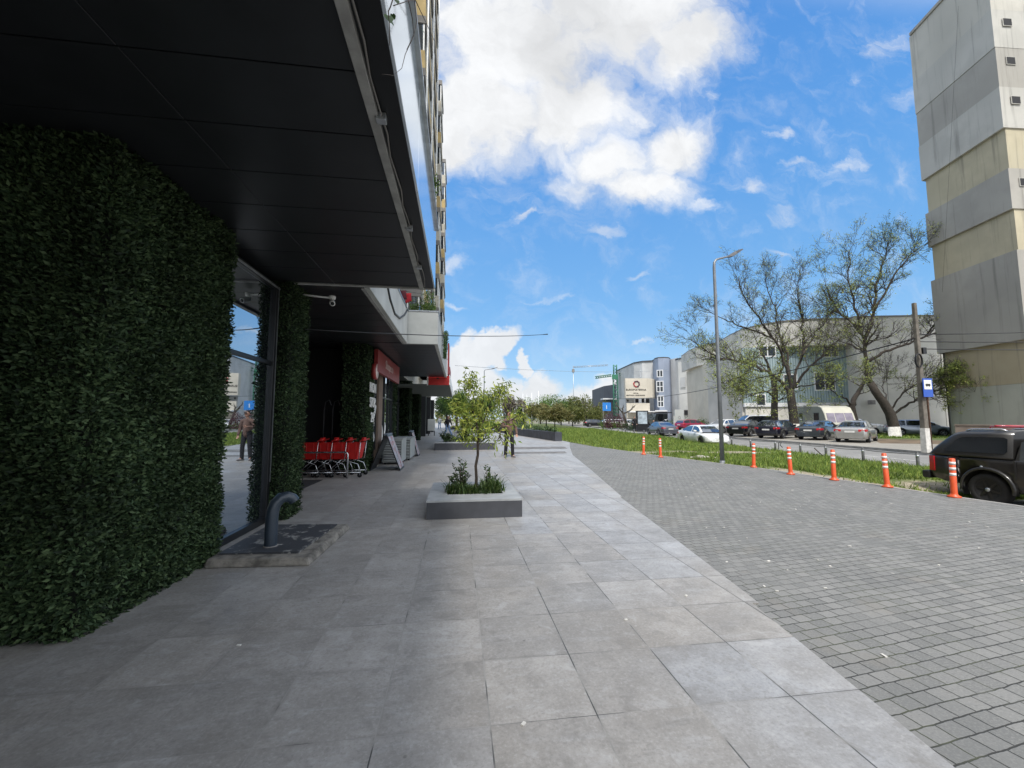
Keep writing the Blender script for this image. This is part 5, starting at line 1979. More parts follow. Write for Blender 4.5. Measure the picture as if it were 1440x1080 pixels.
P_silver = paint('silver_paint', (.38, .375, .36), .55)
P_dgrey = paint('dark_grey_paint', (.055, .065, .078), .5)
P_black = paint('black_paint', (.006, .007, .012), .2)
P_black2 = paint('blue_black_paint', (.008, .009, .02), .2)
P_white = paint('white_paint', (.72, .73, .74))
P_grey = paint('grey_paint', (.12, .125, .15), .5)
P_sblue = paint('silver_blue_paint', (.28, .32, .38), .5)
P_red = paint('red_paint', (.35, .02, .03))
P_magenta = paint('crimson_paint', (.25, .015, .05))
P_blue = paint('blue_paint', (.09, .16, .36), .4)
P_truck = mat('truck_black_paint', (.0185, .0175, .0170), .36, .1, .08, 3, 0, .45, .4)
M_tyre = mat('tyre_rubber', (.012, .012, .013), .85, 0, .2, 20)
M_rim = mat('alloy_rim', (.42, .42, .43), .3, .8, .08, 6)
M_rimd = mat('black_rim', (.016, .016, .018), .4, .3)
M_cglass = glassmat('car_glass', (.010, .013, .018), .03, .03)
M_tail = mat('tail_light_red', (.42, .012, .018), .2, 0, .1, 9, 0, .6, .6)
M_head = mat('headlight_glass', (.55, .58, .62), .12, .2, .1, 9, 0, .6, .6)
M_plate_ = mat('number_plate', (.62, .62, .6), .5)
M_trim = mat('black_trim', (.013, .013, .014), .55)


def wheel(parent, x, y, r, w_, rim_m, five=5):
    s = 1 if x > 0 else -1
    Mx = Matrix.Translation((x, y, r)) @ Matrix.Rotation(R(90) * s, 4, 'Y')
    t = MB().lathe([(r * .62, -w_ / 2), (r * .93, -w_ / 2), (r, -w_ * .36), (r, w_ * .36), (r * .93, w_ / 2), (r * .66, w_ / 2), (r * .62, w_ * .38)], Mx, 26).build('wheel', M_tyre, parent)
    mb = MB()
    mb.lathe([(r * .655, w_ * .2), (r * .655, w_ * .44), (r * .60, w_ * .45), (r * .585, w_ * .28)], Mx, 24)
    mb.lathe([(r * .17, w_ * .2), (r * .17, w_ * .44), (r * .1, w_ * .46)], Mx, 12)
    for q in range(five):
        a = 2 * math.pi * q / five + .3
        c, s_ = math.cos(a), math.sin(a)
        def pt(rr, tt, zz): return tuple(Mx @ Vector((rr * c - tt * s_, rr * s_ + tt * c, zz)))
        b4 = [pt(r * .1, -r * .07, w_ * .2), pt(r * .62, -r * .05, w_ * .2), pt(r * .62, r * .05, w_ * .2), pt(r * .1, r * .07, w_ * .2)]
        t4 = [pt(r * .1, -r * .07, w_ * .42), pt(r * .62, -r * .05, w_ * .40), pt(r * .62, r * .05, w_ * .40), pt(r * .1, r * .07, w_ * .42)]
        mb.hexa(b4, t4)
    mb.build('rim', rim_m, t)
    MB().lathe([(r * .6, w_ * .05), (r * .6, w_ * .12)], Mx, 18).build('brake_disc', M_trim, t)
    return t


def interp(tab, y):
    return float(np.interp(y, [t[0] for t in tab], [t[1] for t in tab]))


def car(label, x, y, z, head, m, kind='sedan', cat='car', group='cars parked and driving by the road', L_=4.65, W_=1.82, H_=1.45, rim=None, name='parked_car', tail_wide=False, lights=True, plate=True):
    """head: degrees clockwise from the street direction; local +y is forward"""
    e_ = empty(name, (x, y, z), -R(head), label, cat, group)
    h2 = L_ / 2
    hw = W_ / 2
    k = H_ / 1.45
    belt = .93 * k
    if kind == 'sedan':
        top = [(-h2, .62 * k), (-h2 + .05, .93 * k), (-h2 + .35, 1.02 * k), (-h2 + .85, 1.03 * k), (0, .97 * k), (h2 - 1.45, .95 * k), (h2 - .55, .80 * k), (h2 - .15, .70 * k), (h2, .52 * k)]
        roof = [(-h2 + .62, 1.0), (-h2 + .95, 1.12), (-h2 + 1.4, 1.33), (-h2 + 1.75, 1.42), (-h2 + 2.3, 1.45), (-h2 + 2.75, 1.44), (-h2 + 3.1, 1.36), (-h2 + 3.45, 1.15), (-h2 + 3.75, .95)]
    elif kind == 'wagon':
        top = [(-h2, .55 * k), (-h2 + .04, .95 * k), (-h2 + .2, 1.0 * k), (0, .97 * k), (h2 - 1.35, .96 * k), (h2 - .5, .84 * k), (h2 - .1, .72 * k), (h2, .55 * k)]
        roof = [(-h2 + .12, .98), (-h2 + .3, 1.2), (-h2 + .5, 1.36), (-h2 + .9, 1.44), (-h2 + 1.8, 1.46), (-h2 + 2.5, 1.45), (-h2 + 2.95, 1.36), (-h2 + 3.3, 1.15), (-h2 + 3.6, .95)]
    elif kind == 'suv':
        top = [(-h2, .55 * k), (-h2 + .04, .98 * k), (-h2 + .2, 1.02 * k), (0, .98 * k), (h2 - 1.2, .98 * k), (h2 - .5, .90 * k), (h2 - .12, .80 * k), (h2, .55 * k)]
        roof = [(-h2 + .15, .99), (-h2 + .35, 1.2), (-h2 + .6, 1.36), (-h2 + 1.0, 1.43), (-h2 + 1.7, 1.46), (-h2 + 2.3, 1.44), (-h2 + 2.7, 1.36), (-h2 + 3.05, 1.15), (-h2 + 3.35, .97)]
    else:   # van
        top = [(-h2, .4 * k), (-h2 + .04, .8 * k), (-h2 + .1, .83 * k), (0, .82 * k), (h2 - .9, .82 * k), (h2 - .4, .78 * k), (h2 - .1, .68 * k), (h2, .5 * k)]
        roof = [(-h2 + .05, .82), (-h2 + .12, 1.2), (-h2 + .25, 1.42), (-h2 + 1, 1.46), (h2 - 2.0, 1.46), (h2 - 1.5, 1.42), (h2 - 1.0, 1.1), (h2 - .7, .82)]
    wid = [(-h2, hw * .80), (-h2 + .08, hw * .90), (-h2 + .35, hw * .97), (-h2 + .9, hw), (h2 - 1.0, hw), (h2 - .45, hw * .95), (h2 - .12, hw * .84), (h2, hw * .66)]
    bot = [(-h2, .38), (-h2 + .12, .26), (-h2 + .5, .2), (h2 - .5, .18), (h2 - .1, .22), (h2, .32)]
    r = .325 * (1.0 if kind in ('sedan', 'wagon') else 1.06)
    yr, yf = -h2 + .98, h2 - .90
    ys = sorted(set([-h2, -h2 + .03, -h2 + .08, -h2 + .2, -h2 + .4, -h2 + .8, -h2 + 1.3, -.5, 0, .5, h2 - 1.4, h2 - 1.0, h2 - .6, h2 - .35, h2 - .15, h2 - .06, h2]))
    secs = []
    for yy in ys:
        wd, tp, bt = interp(wid, yy), interp(top, yy), interp(bot, yy)
        mid = bt + (tp - bt) * .55
        pr_ = [(0, bt), (wd * .82, bt), (wd * .96, bt + .06), (wd, bt + (tp - bt) * .3), (wd * 1.0, mid), (wd * .975, tp - (tp - bt) * .16), (wd * .93, tp - .035), (wd * .84, tp - .002), (wd * .45, tp + .018), (0, tp + .025)]
        sec = [(a, yy, b_) for a, b_ in pr_] + [(-a, yy, b_) for a, b_ in reversed(pr_[1:-1])]
        secs.append(sec)
    mb = MB()
    mb.loft(secs)
    body = mb.build('body', m, e_)
    cut = MB()
    for yy in (yr, yf):
        cut.lathe([(r * 1.17, -hw * 1.2), (r * 1.17, -hw * .62)], Matrix.Translation((0, yy, r)) @ Matrix.Rotation(R(90), 4, 'Y'), 24)
        cut.lathe([(r * 1.17, hw * .62), (r * 1.17, hw * 1.2)], Matrix.Translation((0, yy, r)) @ Matrix.Rotation(R(90), 4, 'Y'), 24)
    co = cut.build('cutter', M_trim, e_)
    bo = body.modifiers.new('arches', 'BOOLEAN')
    bo.object = co
    bo.operation = 'DIFFERENCE'
    bo.solver = 'EXACT'
    dg = bpy.context.evaluated_depsgraph_get()
    dg.update()
    me = bpy.data.meshes.new_from_object(body.evaluated_get(dg))
    body.modifiers.clear()
    if len(me.polygons) > 50:
        body.data = me
    bpy.data.objects.remove(co)
    for (yy, s) in ((yr, -1), (yr, 1), (yf, -1), (yf, 1)):
        wheel(e_, s * (hw - .115), yy, r, .21, rim or M_rim)
    # cabin
    g, rf = MB(), MB()
    n = len(roof)
    S = []
    for i, (yy, zz) in enumerate(roof):
        zz = zz * k
        b_ = interp(top, yy) - .02
        t = max(0.0, min(1.0, (zz - b_) / (.45 * k)))
        wb = interp(wid, yy) * .90
        wt = wb - .20 * t * (.75 if kind == 'van' else 1)
        S.append([(wb, yy, b_), (wt + .01, yy, b_ + (zz - b_) * .86), (wt - .09, yy, zz), (0, yy, zz + .015), (-wt + .09, yy, zz), (-wt - .01, yy, b_ + (zz - b_) * .86), (-wb, yy, b_)])
    for i in range(n - 1):
        A, B = S[i], S[i + 1]
        slope = abs(B[3][2] - A[3][2]) / max(.01, B[3][1] - A[3][1])
        yy = (A[0][1] + B[0][1]) / 2
        for j in range(6):
            tgt = g if (j in (0, 5) and 0 < i < n - 2) or (j in (2, 3) and slope > .30) else rf
            tgt.add([A[j], A[j + 1], B[j + 1], B[j]], [(0, 1, 2, 3)], 0, True)
    gl = g.build('windows', M_cglass, e_)
    rf.build('roof', m, e_)
    mb = MB()
    ypil = [-.05, .75 if kind in ('wagon', 'suv', 'van') else .95]
    for yy in (-h2 + 1.35 if kind != 'sedan' else -h2 + 1.5, -h2 + 2.4):
        b_ = interp(top, yy)
        zz = interp(roof, yy) * k
        wb = interp(wid, yy) * .90
        for s in (1, -1):
            mb.hexa([(s * (wb + .004), yy - .05, b_ - .02), (s * (wb + .004), yy + .05, b_ - .02), (s * (wb - .03), yy + .05, b_ - .02), (s * (wb - .03), yy - .05, b_ - .02)],
                    [(s * (wb - .18), yy - .05, zz - .06), (s * (wb - .18), yy + .05, zz - .06), (s * (wb - .22), yy + .05, zz - .06), (s * (wb - .22), yy - .05, zz - .06)])
    mb.build('pillar', M_trim if m in (P_black, P_black2) else m, e_)
    for s in (-1, 1):
        MB().loft([[(s * (hw * .9), h2 - 1.62 + a, belt + .02 + b_), (s * (hw * .9 + .2), h2 - 1.62 + a * .8, belt + .05 + b_)] for a, b_ in ((0, 0), (.1, .03), (.1, .12), (0, .14))] +
                  [[(s * (hw * .9), h2 - 1.62, belt + .02), (s * (hw * .9 + .2), h2 - 1.62, belt + .05)]], 0, False, False, False).build('mirror', m, e_)
        if lights:
            zt = interp(top, -h2 + .06) - .14
            o = MB()
            wl = .36 if tail_wide else .26
            o.hexa([(s * (hw * .89 - wl), -h2 + .0, zt - .06), (s * hw * .93, -h2 + .06, zt - .06), (s * (hw * .985), -h2 + .38, zt - .03), (s * (hw * .6), -h2 + .2, zt - .06)],
                   [(s * (hw * .89 - wl), -h2 + .02, zt + .08), (s * hw * .92, -h2 + .07, zt + .09), (s * (hw * .965), -h2 + .36, zt + .08), (s * (hw * .6), -h2 + .2, zt + .08)])
            o.build('tail_light', M_tail, e_)
            zf = interp(top, h2 - .2) - .09
            o = MB()
            o.hexa([(s * hw * .50, h2 - .06, zf - .07), (s * hw * .80, h2 - .12, zf - .06), (s * hw * .965, h2 - .45, zf - .01), (s * hw * .6, h2 - .3, zf - .06)],
                   [(s * hw * .50, h2 - .10, zf + .03), (s * hw * .79, h2 - .17, zf + .05), (s * hw * .93, h2 - .52, zf + .10), (s * hw * .6, h2 - .3, zf + .05)])
            o.build('headlight', M_head, e_)
    mb = MB()
    mb.hexa([(-hw * .42, h2 - .03, .40), (hw * .42, h2 - .03, .40), (hw * .42, h2 - .2, .40), (-hw * .42, h2 - .2, .40)], [(-hw * .36, h2 - .02, .60 * k), (hw * .36, h2 - .02, .60 * k), (hw * .36, h2 - .2, .62 * k), (-hw * .36, h2 - .2, .62 * k)])
    mb.hexa([(-hw * .6, h2 - .09, .24), (hw * .6, h2 - .09, .24), (hw * .6, h2 - .2, .24), (-hw * .6, h2 - .2, .24)], [(-hw * .55, h2 - .015, .34), (hw * .55, h2 - .015, .34), (hw * .55, h2 - .2, .34), (-hw * .55, h2 - .2, .34)])
    mb.build('grille', M_trim, e_)
    MB().hexa([(-hw * .72, -h2 - .01, .27), (hw * .72, -h2 - .01, .27), (hw * .72, -h2 + .15, .24), (-hw * .72, -h2 + .15, .24)],
              [(-hw * .76, -h2 - .012, .42), (hw * .76, -h2 - .012, .42), (hw * .76, -h2 + .15, .42), (-hw * .76, -h2 + .15, .42)]).build('rear_bumper', M_trim if kind != 'sedan' else m, e_)
    if plate:
        MB().box((-.26, -h2 - .018, .66), (.26, -h2 + .03, .77)).build('rear_plate', M_plate_, e_)
        MB().box((-.26, h2 - .04, .40), (.26, h2 + .006, .51)).build('front_plate', M_plate_, e_)
    hd = MB()
    for s in (-1, 1):
        for yy in (-h2 + 2.05, -h2 + 3.0):
            hd.box((s * hw * .99 - .012, yy, .80 * k), (s * hw * .99 + .012, yy + .18, .825 * k))
    hd.build('door_handle', m, e_)
    return e_


def rearwheel_to_center(px, py, z, head, hw, h2, side=1):
    """centre of a car whose rear wheel (side +1 right) stands at the given pixel"""
    p = G(px, py, z)
    a = R(head)
    f_, r_ = np.array((math.sin(a), math.cos(a))), np.array((math.cos(a), -math.sin(a)))
    c = p[:2] - r_ * side * (hw - .1) + f_ * (h2 - .98)
    return c


pz = PARKZ + .004
for (px, py, hd, m, kd, lb, kw) in (
        (1222, 622.5, 56, P_silver, 'sedan', 'silver sedan parked by the whitewashed tree, rightmost of the row', dict(tail_wide=True)),
        (1162, 619, 62, P_dgrey, 'sedan', 'dark grey sedan with red tail lights parked left of the silver sedan', {}),
        (1101, 617, 62, P_black2, 'wagon', 'blue black estate car with bright wheel parked left of the dark grey sedan', dict(plate=True)),
        (1055, 614, 60, P_black, 'sedan', 'black sedan with blue rear window parked behind the street lamp', {})):
    c = rearwheel_to_center(px, py, pz, hd, .91, 2.32)
    car(lb, c[0], c[1], pz, hd, m, kd, **kw)
c = G(1003, 609, pz)
car('white hatchback parked nose to the road behind the street lamp', c[0] + 2.0, c[1] + 1.0, pz, 250, P_white, 'suv', L_=4.35, H_=1.5)
# moving cars on the road
c = G(985, 625.5, ROADZ)
car('white coupe like sedan driving towards the camera on the near lane', c[0] + .35, c[1] + .3, roadz(c[0] + .35, c[1]) + .008, 185, P_white, 'sedan', L_=4.69, W_=1.83, H_=1.43, rim=M_rimd, name='passing_car')
c = G(928, 613.5, ROADZ)
car('dark grey sedan driving away behind the white car', c[0] + .3, c[1] + .2, roadz(c[0] + .3, c[1]) + .01, 4, P_grey, 'sedan', name='passing_car')
# silver blue estate on the grass by the wall
c = PD(1292, 611, 38)
car('silver blue estate car parked by the plain wall behind the utility pole', c[0], c[1], pz, 130, P_sblue, 'wagon', H_=1.47)
# further cars behind the row
c = PD(972, 596, 58)
car('crimson car partly hidden by the white car on the road', c[0], c[1], pz, 75, P_magenta, 'wagon')
c = PD(1207, 600, 43)
car('white car with blue windows hidden behind the silver sedan', c[0], c[1], pz, 150, P_white, 'suv', H_=1.6)
c = PD(1116, 600, 42)
car('blue car glimpsed between the black and dark grey cars', c[0] + .4, c[1], pz, 150, P_blue, 'wagon')
c = PD(1062, 596, 49)
car('long white van standing behind the black cars', c[0], c[1], pz, 280, P_white, 'van', cat='van', L_=5.0, W_=1.95, H_=2.0, name='parked_van')
for (px, hd_, m, lb, an) in ((861, 84, P_white, 'distant white car left of the three by the dark building', 95), (872, 80, P_white, 'distant white hatchback in the middle by the dark building', 110),
                         (885, 74, P_white, 'distant white car with a red neighbour left of the advert panel', 200), (838, 78, P_black, 'distant dark car left of the blue sign', 95), (905, 92, P_red, 'distant red car behind the advert panel', 95)):
    c = PD(px, 597, hd_)
    car(lb, c[0], c[1], pz, an, m, 'suv')
# red car behind the pickup
c = PD(1416, 600, 15.6)
rcar = car('red estate car with roof bars seen over the roof of the black pickup', c[0] + .5, c[1], roadz(c[0] + .5, c[1]) - .16, 12, P_red, 'suv', H_=1.50)
mb = MB()
for s in (-1, 1):
    mb.tube([(s * .55, -1.1, 1.46), (s * .55, -1.05, 1.58), (s * .55, .4, 1.58), (s * .55, .45, 1.46)], .03, 6)
for yy in (-.8, .2):
    mb.tube([(-.6, yy, 1.61), (.6, yy, 1.61)], .03, 6)
mb.build('roof_bar', P_red, rcar)

# ---- caravan
cv = PD(1160, 596, 36)
ce = empty('caravan', (cv[0], cv[1], pz), -R(199), 'cream caravan with a three part front window behind the parked cars', 'caravan', None)
M_cv = mat('caravan_cream', (.44, .43, .36), .45, 0, .06, 2)
M_cv2 = mat('caravan_side_green_grey', (.33, .345, .29), .5, 0, .06, 2)
ce.scale = (1.02, .86, 1.04)
prof = [(-3.0, .45), (-3.05, 1.4), (-2.9, 2.2), (-2.6, 2.52), (-1.0, 2.58), (1.5, 2.55), (2.1, 2.42), (2.55, 1.95), (2.95, 1.15), (3.0, .6), (2.9, .45)]
mb = MB()
mb.prism([(-1.05, a, b_) for a, b_ in prof], (2.1, 0, 0))
cb = mb.build('body', M_cv, ce, .06, 2)
for s in (-1, 1):
    o = MB()
    o.prism([(s * 1.052, a * .985, .5 + (b_ - .45) * .96) for a, b_ in prof], (s * .008, 0, 0))
    o.build('side_panel', M_cv2, ce)
    for (ya, yb, za, zb) in ((.7, 1.55, 1.35, 1.95), (-2.3, -1.7, 1.4, 1.95)):
        wd_ = MB().box((s * 1.062, ya, za), (s * 1.085, yb, zb)).build('side_window', M_cglass, ce, .01)
        MB().box((s * 1.061, ya - .05, za - .05), (s * 1.075, yb + .05, zb + .05)).build('frame', M_trim, wd_)
fw_ = None
for (xa, xb) in ((-.95, -.38), (-.33, .33), (.38, .95)):
    o = MB()
    o.hexa([(xa, 2.93, 1.22), (xb, 2.93, 1.22), (xb, 2.9, 1.2), (xa, 2.9, 1.2)], [(xa * .96, 2.575, 1.96), (xb * .96, 2.575, 1.96), (xb * .96, 2.5, 1.94), (xa * .96, 2.5, 1.94)])
    o.build('front_window', mat('lilac_glass', (.20, .18, .22), .15, 0, .2, 2), ce)
MB().hexa([(-1.0, 2.945, 1.14), (1.0, 2.945, 1.14), (1.0, 2.9, 1.12), (-1.0, 2.9, 1.12)], [(-1.0, 2.925, 1.2), (1.0, 2.925, 1.2), (1.0, 2.88, 1.2), (-1.0, 2.88, 1.2)]).build('front_trim', M_trim, ce)
for s in (-1, 1):
    wheel(ce, s * .95, -.2, .33, .18, M_rim)
MB().box((-.9, -1.9, 2.58), (.9, -1.2, 2.68)).build('roof_hatch', M_cv, ce, .02)
MB().tube([(-.5, 3.0, .5), (0, 3.9, .48)], .04, 6).tube([(.5, 3.0, .5), (0, 3.9, .48)], .04, 6).build('tow_bar', M_trim, ce)

# ---- the black pickup with a hard top
M_tglass = mat('truck_glass', (.004, .005, .008), .06, 0, .05, 2, 0, .5, .3)


def pickup(x, y, z, head):
    e_ = empty('pickup_truck', (x, y, z), -R(head), 'black double cab pickup with a hard top parked at the right edge', 'pickup truck')
    h2, hw = 2.62, .965
    top = [(-h2, 1.13), (-.35, 1.14), (h2 - 1.2, 1.13), (h2 - .3, 1.02), (h2, .8)]
    wid = [(-h2, hw * .94), (-h2 + .1, hw * .985), (-h2 + .4, hw), (h2 - .8, hw), (h2 - .2, hw * .9), (h2, hw * .75)]
    bot = [(-h2, .55), (-h2 + .3, .46), (-1.0, .36), (h2 - .5, .34), (h2, .4)]
    ys = [-h2, -h2 + .03, -h2 + .1, -h2 + .3, -h2 + .7, -2.0, -1.3, -.9, -.4, 0, .6, 1.1, 1.6, h2 - .6, h2 - .3, h2 - .1, h2]
    secs = []
    for yy in ys:
        wd, tp, bt = interp(wid, yy), interp(top, yy), interp(bot, yy)
        pr_ = [(0, bt), (wd * .86, bt), (wd * .97, bt + .05), (wd, bt + (tp - bt) * .35), (wd * .985, bt + (tp - bt) * .62), (wd * .97, tp - .10), (wd * .955, tp - .02), (wd * .9, tp), (0, tp + .01)]
        secs.append([(a, yy, b_) for a, b_ in pr_] + [(-a, yy, b_) for a, b_ in reversed(pr_[1:-1])])
    body = MB().loft(secs).build('body', P_truck, e_)
    r, yr, yf = .385, -1.42, 1.72
    cut = MB()
    for yy in (yr, yf):
        for s in (-1, 1):
            lo, hi = sorted((s * hw * .6, s * hw * 1.3))
            cut.lathe([(r * 1.22, lo), (r * 1.22, hi)], Matrix.Translation((0, yy, r + .01)) @ Matrix.Rotation(R(90), 4, 'Y'), 32)
    co = cut.build('cutter', M_trim, e_)
    bo = body.modifiers.new('arches', 'BOOLEAN')
    bo.object = co
    bo.operation = 'DIFFERENCE'
    bo.solver = 'EXACT'
    dg = bpy.context.evaluated_depsgraph_get()
    dg.update()
    me = bpy.data.meshes.new_from_object(body.evaluated_get(dg))
    body.modifiers.clear()
    body.data = me
    bpy.data.objects.remove(co)
    # inner bed volume so nothing shows through the arches
    MB().box((-.62, -h2 + .2, .5), (.62, h2 - .3, 1.05)).build('chassis', M_trim, e_)
    for (yy, s) in ((yr, -1), (yr, 1), (yf, -1), (yf, 1)):
        w1 = wheel(e_, s * (hw - .12), yy, r, .26, M_rimd, 6)
        sx_ = s * (hw + .012)
        Mx = Matrix.Translation((s * (hw - .12), yy, r)) @ Matrix.Rotation(R(90) * s, 4, 'Y')
        MB().lathe([(.05, .1), (.045, .125)], Mx, 14).build('hub_cap', M_galv, w1)
        # flare round the arch
        mb = MB()
        secs = []
        for q in range(15):
            a = R(-8 + 196 * q / 14)
            c, s_ = math.cos(a), math.sin(a)
            secs.append([(s * (hw * .95), yy + c * r * 1.2, r + .01 + s_ * r * 1.2), (s * (hw + .045), yy + c * r * 1.21, r + .01 + s_ * r * 1.21), (s * (hw + .04), yy + c * r * 1.33, r + .01 + s_ * r * 1.33), (s * (hw * .96), yy + c * r * 1.42, r + .01 + s_ * r * 1.42)])
        mb.loft(secs, 0, True)
        mb.build('wheel_arch', P_truck, e_)
        if yy == yr:
            MB().box((s * .72 - (.0 if s > 0 else .22), yr - r * 1.28, .2), (s * .72 + (.22 if s > 0 else 0), yr - r * 1.24, .62)).build('mud_flap', M_trim, e_)
    # hard top over the bed
    def cap_sec(yy, z1, win, wb, wt):
        return [(wb, yy, 1.145), (wb - .01, yy, 1.18), (wt + .04, yy, z1 - .09), (wt - .04, yy, z1 - .015), (wt * .5, yy, z1 + .02), (-wt * .5, yy, z1 + .02), (-wt + .04, yy, z1 - .015), (-wt - .04, yy, z1 - .09), (-wb + .01, yy, 1.18), (-wb, yy, 1.145)]
    ht = MB()
    ht.loft([cap_sec(a, b_, 0, c, d) for a, b_, c, d in ((-h2 + .02, 1.24, .90, .86), (-h2 + .10, 1.34, .915, .855), (-h2 + .40, 1.62, .93, .83), (-h2 + .56, 1.735, .935, .82), (-h2 + .72, 1.775, .935, .815), (-h2 + 1.2, 1.79, .935, .81), (-.93, 1.79, .935, .81))])
    hto = ht.build('hard_top', P_truck, e_)
    for s in (-1, 1):
        # tapering side window with rounded ends
        def on(yy, zz, o):
            t = (zz - 1.18) / .5
            return (s * (.930 - .085 * t * .92 + o), yy, zz)
        pts = [(-h2 + .40, 1.25), (-h2 + .37, 1.29), (-h2 + .66, 1.58), (-h2 + .76, 1.63), (-1.10, 1.645), (-1.03, 1.61), (-1.03, 1.31), (-1.09, 1.26)]
        mb = MB()
        mb.add([on(a, b_, .012) for a, b_ in pts] + [on(a, b_, -.03) for a, b_ in pts], [tuple(range(8))] + [(i, (i + 1) % 8, 8 + (i + 1) % 8, 8 + i) for i in range(8)])
        mb.build('side_window', M_tglass, e_)
        MB().tube([(s * .72, -h2 + .75, 1.78), (s * .72, -h2 + .85, 1.815), (s * .72, -1.2, 1.83), (s * .72, -1.1, 1.79)], .022, 8).build('roof_rail', M_chrome, e_)
        MB().hexa([(s * (hw * .80), -h2 - .015, .72), (s * (hw * .965), -h2 + .02, .72), (s * (hw * 1.0), -h2 + .16, .72), (s * (hw * .8), -h2 + .16, .72)],
                  [(s * (hw * .80), -h2 - .015, 1.10), (s * (hw * .955), -h2 + .02, 1.10), (s * (hw * .985), -h2 + .14, 1.10), (s * (hw * .8), -h2 + .16, 1.10)]).build('tail_light', M_tail, e_)
        MB().lathe([(.03, 0), (.026, .012)], Matrix.Translation((s * (hw * .99), -1.5, .92)) @ Matrix.Rotation(R(90) * s, 4, 'Y'), 12).build('fuel_cap', M_galv, e_)
        MB().box((s * hw * .985 - .02, -.1, .96), (s * hw * .985 + .02, .11, .995)).build('door_handle', M_trim, e_)
        # door gap between bed and cab
        MB().box((s * (hw - .012) - .008, -.915, .42), (s * (hw - .012) + .010, -.885, 1.13)).build('panel_gap', M_trim, e_)
    MB().box((-.95, -h2 - .16, .50), (.95, -h2 + .02, .70)).build('rear_bumper', M_trim, e_, .03, 2)
    MB().box((-.26, -h2 - .175, .54), (.26, -h2 - .155, .65)).build('rear_plate', M_plate_, e_)
    # cab
    S = []
    roof = [(-.90, 1.15), (-.84, 1.60), (-.66, 1.77), (.2, 1.83), (.75, 1.80), (1.0, 1.68), (1.35, 1.38), (1.62, 1.15)]
    g, rf = MB(), MB()
    for (yy, zz) in roof:
        t = (zz - 1.12) / .7
        wb = .915
        wt = wb - .18 * t
        S.append([(wb, yy, 1.12), (wt + .01, yy, 1.12 + (zz - 1.12) * .86), (wt - .09, yy, zz), (0, yy, zz + .015), (-wt + .09, yy, zz), (-wt - .01, yy, 1.12 + (zz - 1.12) * .86), (-wb, yy, 1.12)])
    for i in range(len(S) - 1):
        slope = abs(S[i + 1][3][2] - S[i][3][2]) / max(.01, S[i + 1][3][1] - S[i][3][1])
        for j in range(6):
            tgt = g if (j in (0, 5) and 0 < i < len(S) - 2) or (j in (2, 3) and slope > .6) else rf
            tgt.add([S[i][j], S[i][j + 1], S[i + 1][j + 1], S[i + 1][j]], [(0, 1, 2, 3)], 0, True)
    g.build('windows', M_cglass, e_)
    rf.build('roof', P_truck, e_)
    for s in (-1, 1):
        MB().box((s * 1.02 - .1, 1.2, 1.12), (s * 1.02 + .1, 1.32, 1.32)).build('mirror', P_truck, e_, .03, 2)
        MB().hexa([(s * .55, h2 - .06, .82), (s * .86, h2 - .2, .82), (s * .9, h2 - .5, .85), (s * .6, h2 - .4, .82)], [(s * .55, h2 - .1, .98), (s * .86, h2 - .25, .99), (s * .89, h2 - .55, 1.02), (s * .6, h2 - .4, 1.0)]).build('headlight', M_head, e_)
    MB().box((-.5, h2 - .1, .55), (.5, h2 + .012, .85)).build('grille', M_trim, e_)
    return e_


hubp = PD(1390, 694, 10.0)
HEAD_T = 178
a = R(HEAD_T)
fv = np.array((math.sin(a), math.cos(a)))
rv_ = np.array((math.cos(a), -math.sin(a)))
cxy = hubp[:2] - rv_ * (.965 - .02) + fv * 1.42
pickup(cxy[0], cxy[1], LOWZ + .003, HEAD_T)
print('pickup hub z', hubp, cxy)
# ================================================================ buildings across the road
M_pale = mat('pale_panel', (.60, .585, .53), .88, 0, .10, .35, .1)
M_bluegrey = mat('blue_grey_cladding', (.25, .29, .37), .6, 0, .06, .5)
M_greywall = mat('grey_render', (.50, .505, .50), .85, 0, .10, .5)
M_wgrey = mat('wall_stone_grey', (.52, .505, .465), .9, 0, .12, .4, .1)
M_creamw = mat('warm_cream_render', (.56, .52, .44), .85, 0, .08, .5)
M_cdark = mat('charcoal_cladding', (.062, .066, .08), .6, 0, .12, .5)
M_wframe = mat('white_window_frame', (.68, .69, .70), .5, 0, .04, 4)
M_void = mat('dark_opening', (.02, .02, .022), .8)


def P2(px, hd):
    return PD(px, 588.7, hd)[:2]


def slab(mb, front, z0, z1, back, mi=0):
    """solid with a bent front: front plan points left to right, back depth straight away from the camera"""
    bk = np.array((math.sin(PSI), math.cos(PSI))) * back
    poly = [(p[0], p[1], z0) for p in front] + [(p[0] + bk[0], p[1] + bk[1], z0) for p in reversed(front)]
    mb.prism(poly, (0, 0, z1 - z0), mi)


def win(parent, W, px, name='window', frame=.1, cols=2, rows=1, m=None, fm=None, depth=.05):
    x0, y0, x1, y1 = px
    u0, zt = W.uv(x0, y0)
    u1, zt2 = W.uv(x1, y0)
    _, zb = W.uv((x0 + x1) / 2, y1)
    f = MB()
    W.box(f, u0, u1, zb, zt, .01, depth)
    fo = at(parent, f.build(name, fm or M_wframe))
    p = MB()
    cw = (u1 - u0 - frame * (cols + 1)) / cols
    rh = (zt - zb - frame * (rows + 1)) / rows
    for i in range(cols):
        for j in range(rows):
            a, c = u0 + frame + i * (cw + frame), zb + frame + j * (rh + frame)
            W.box(p, a, a + cw, c, c + rh, .02, depth + .012)
    po_ = p.build('pane', m or M_wind)
    po_.parent = fo
    return fo


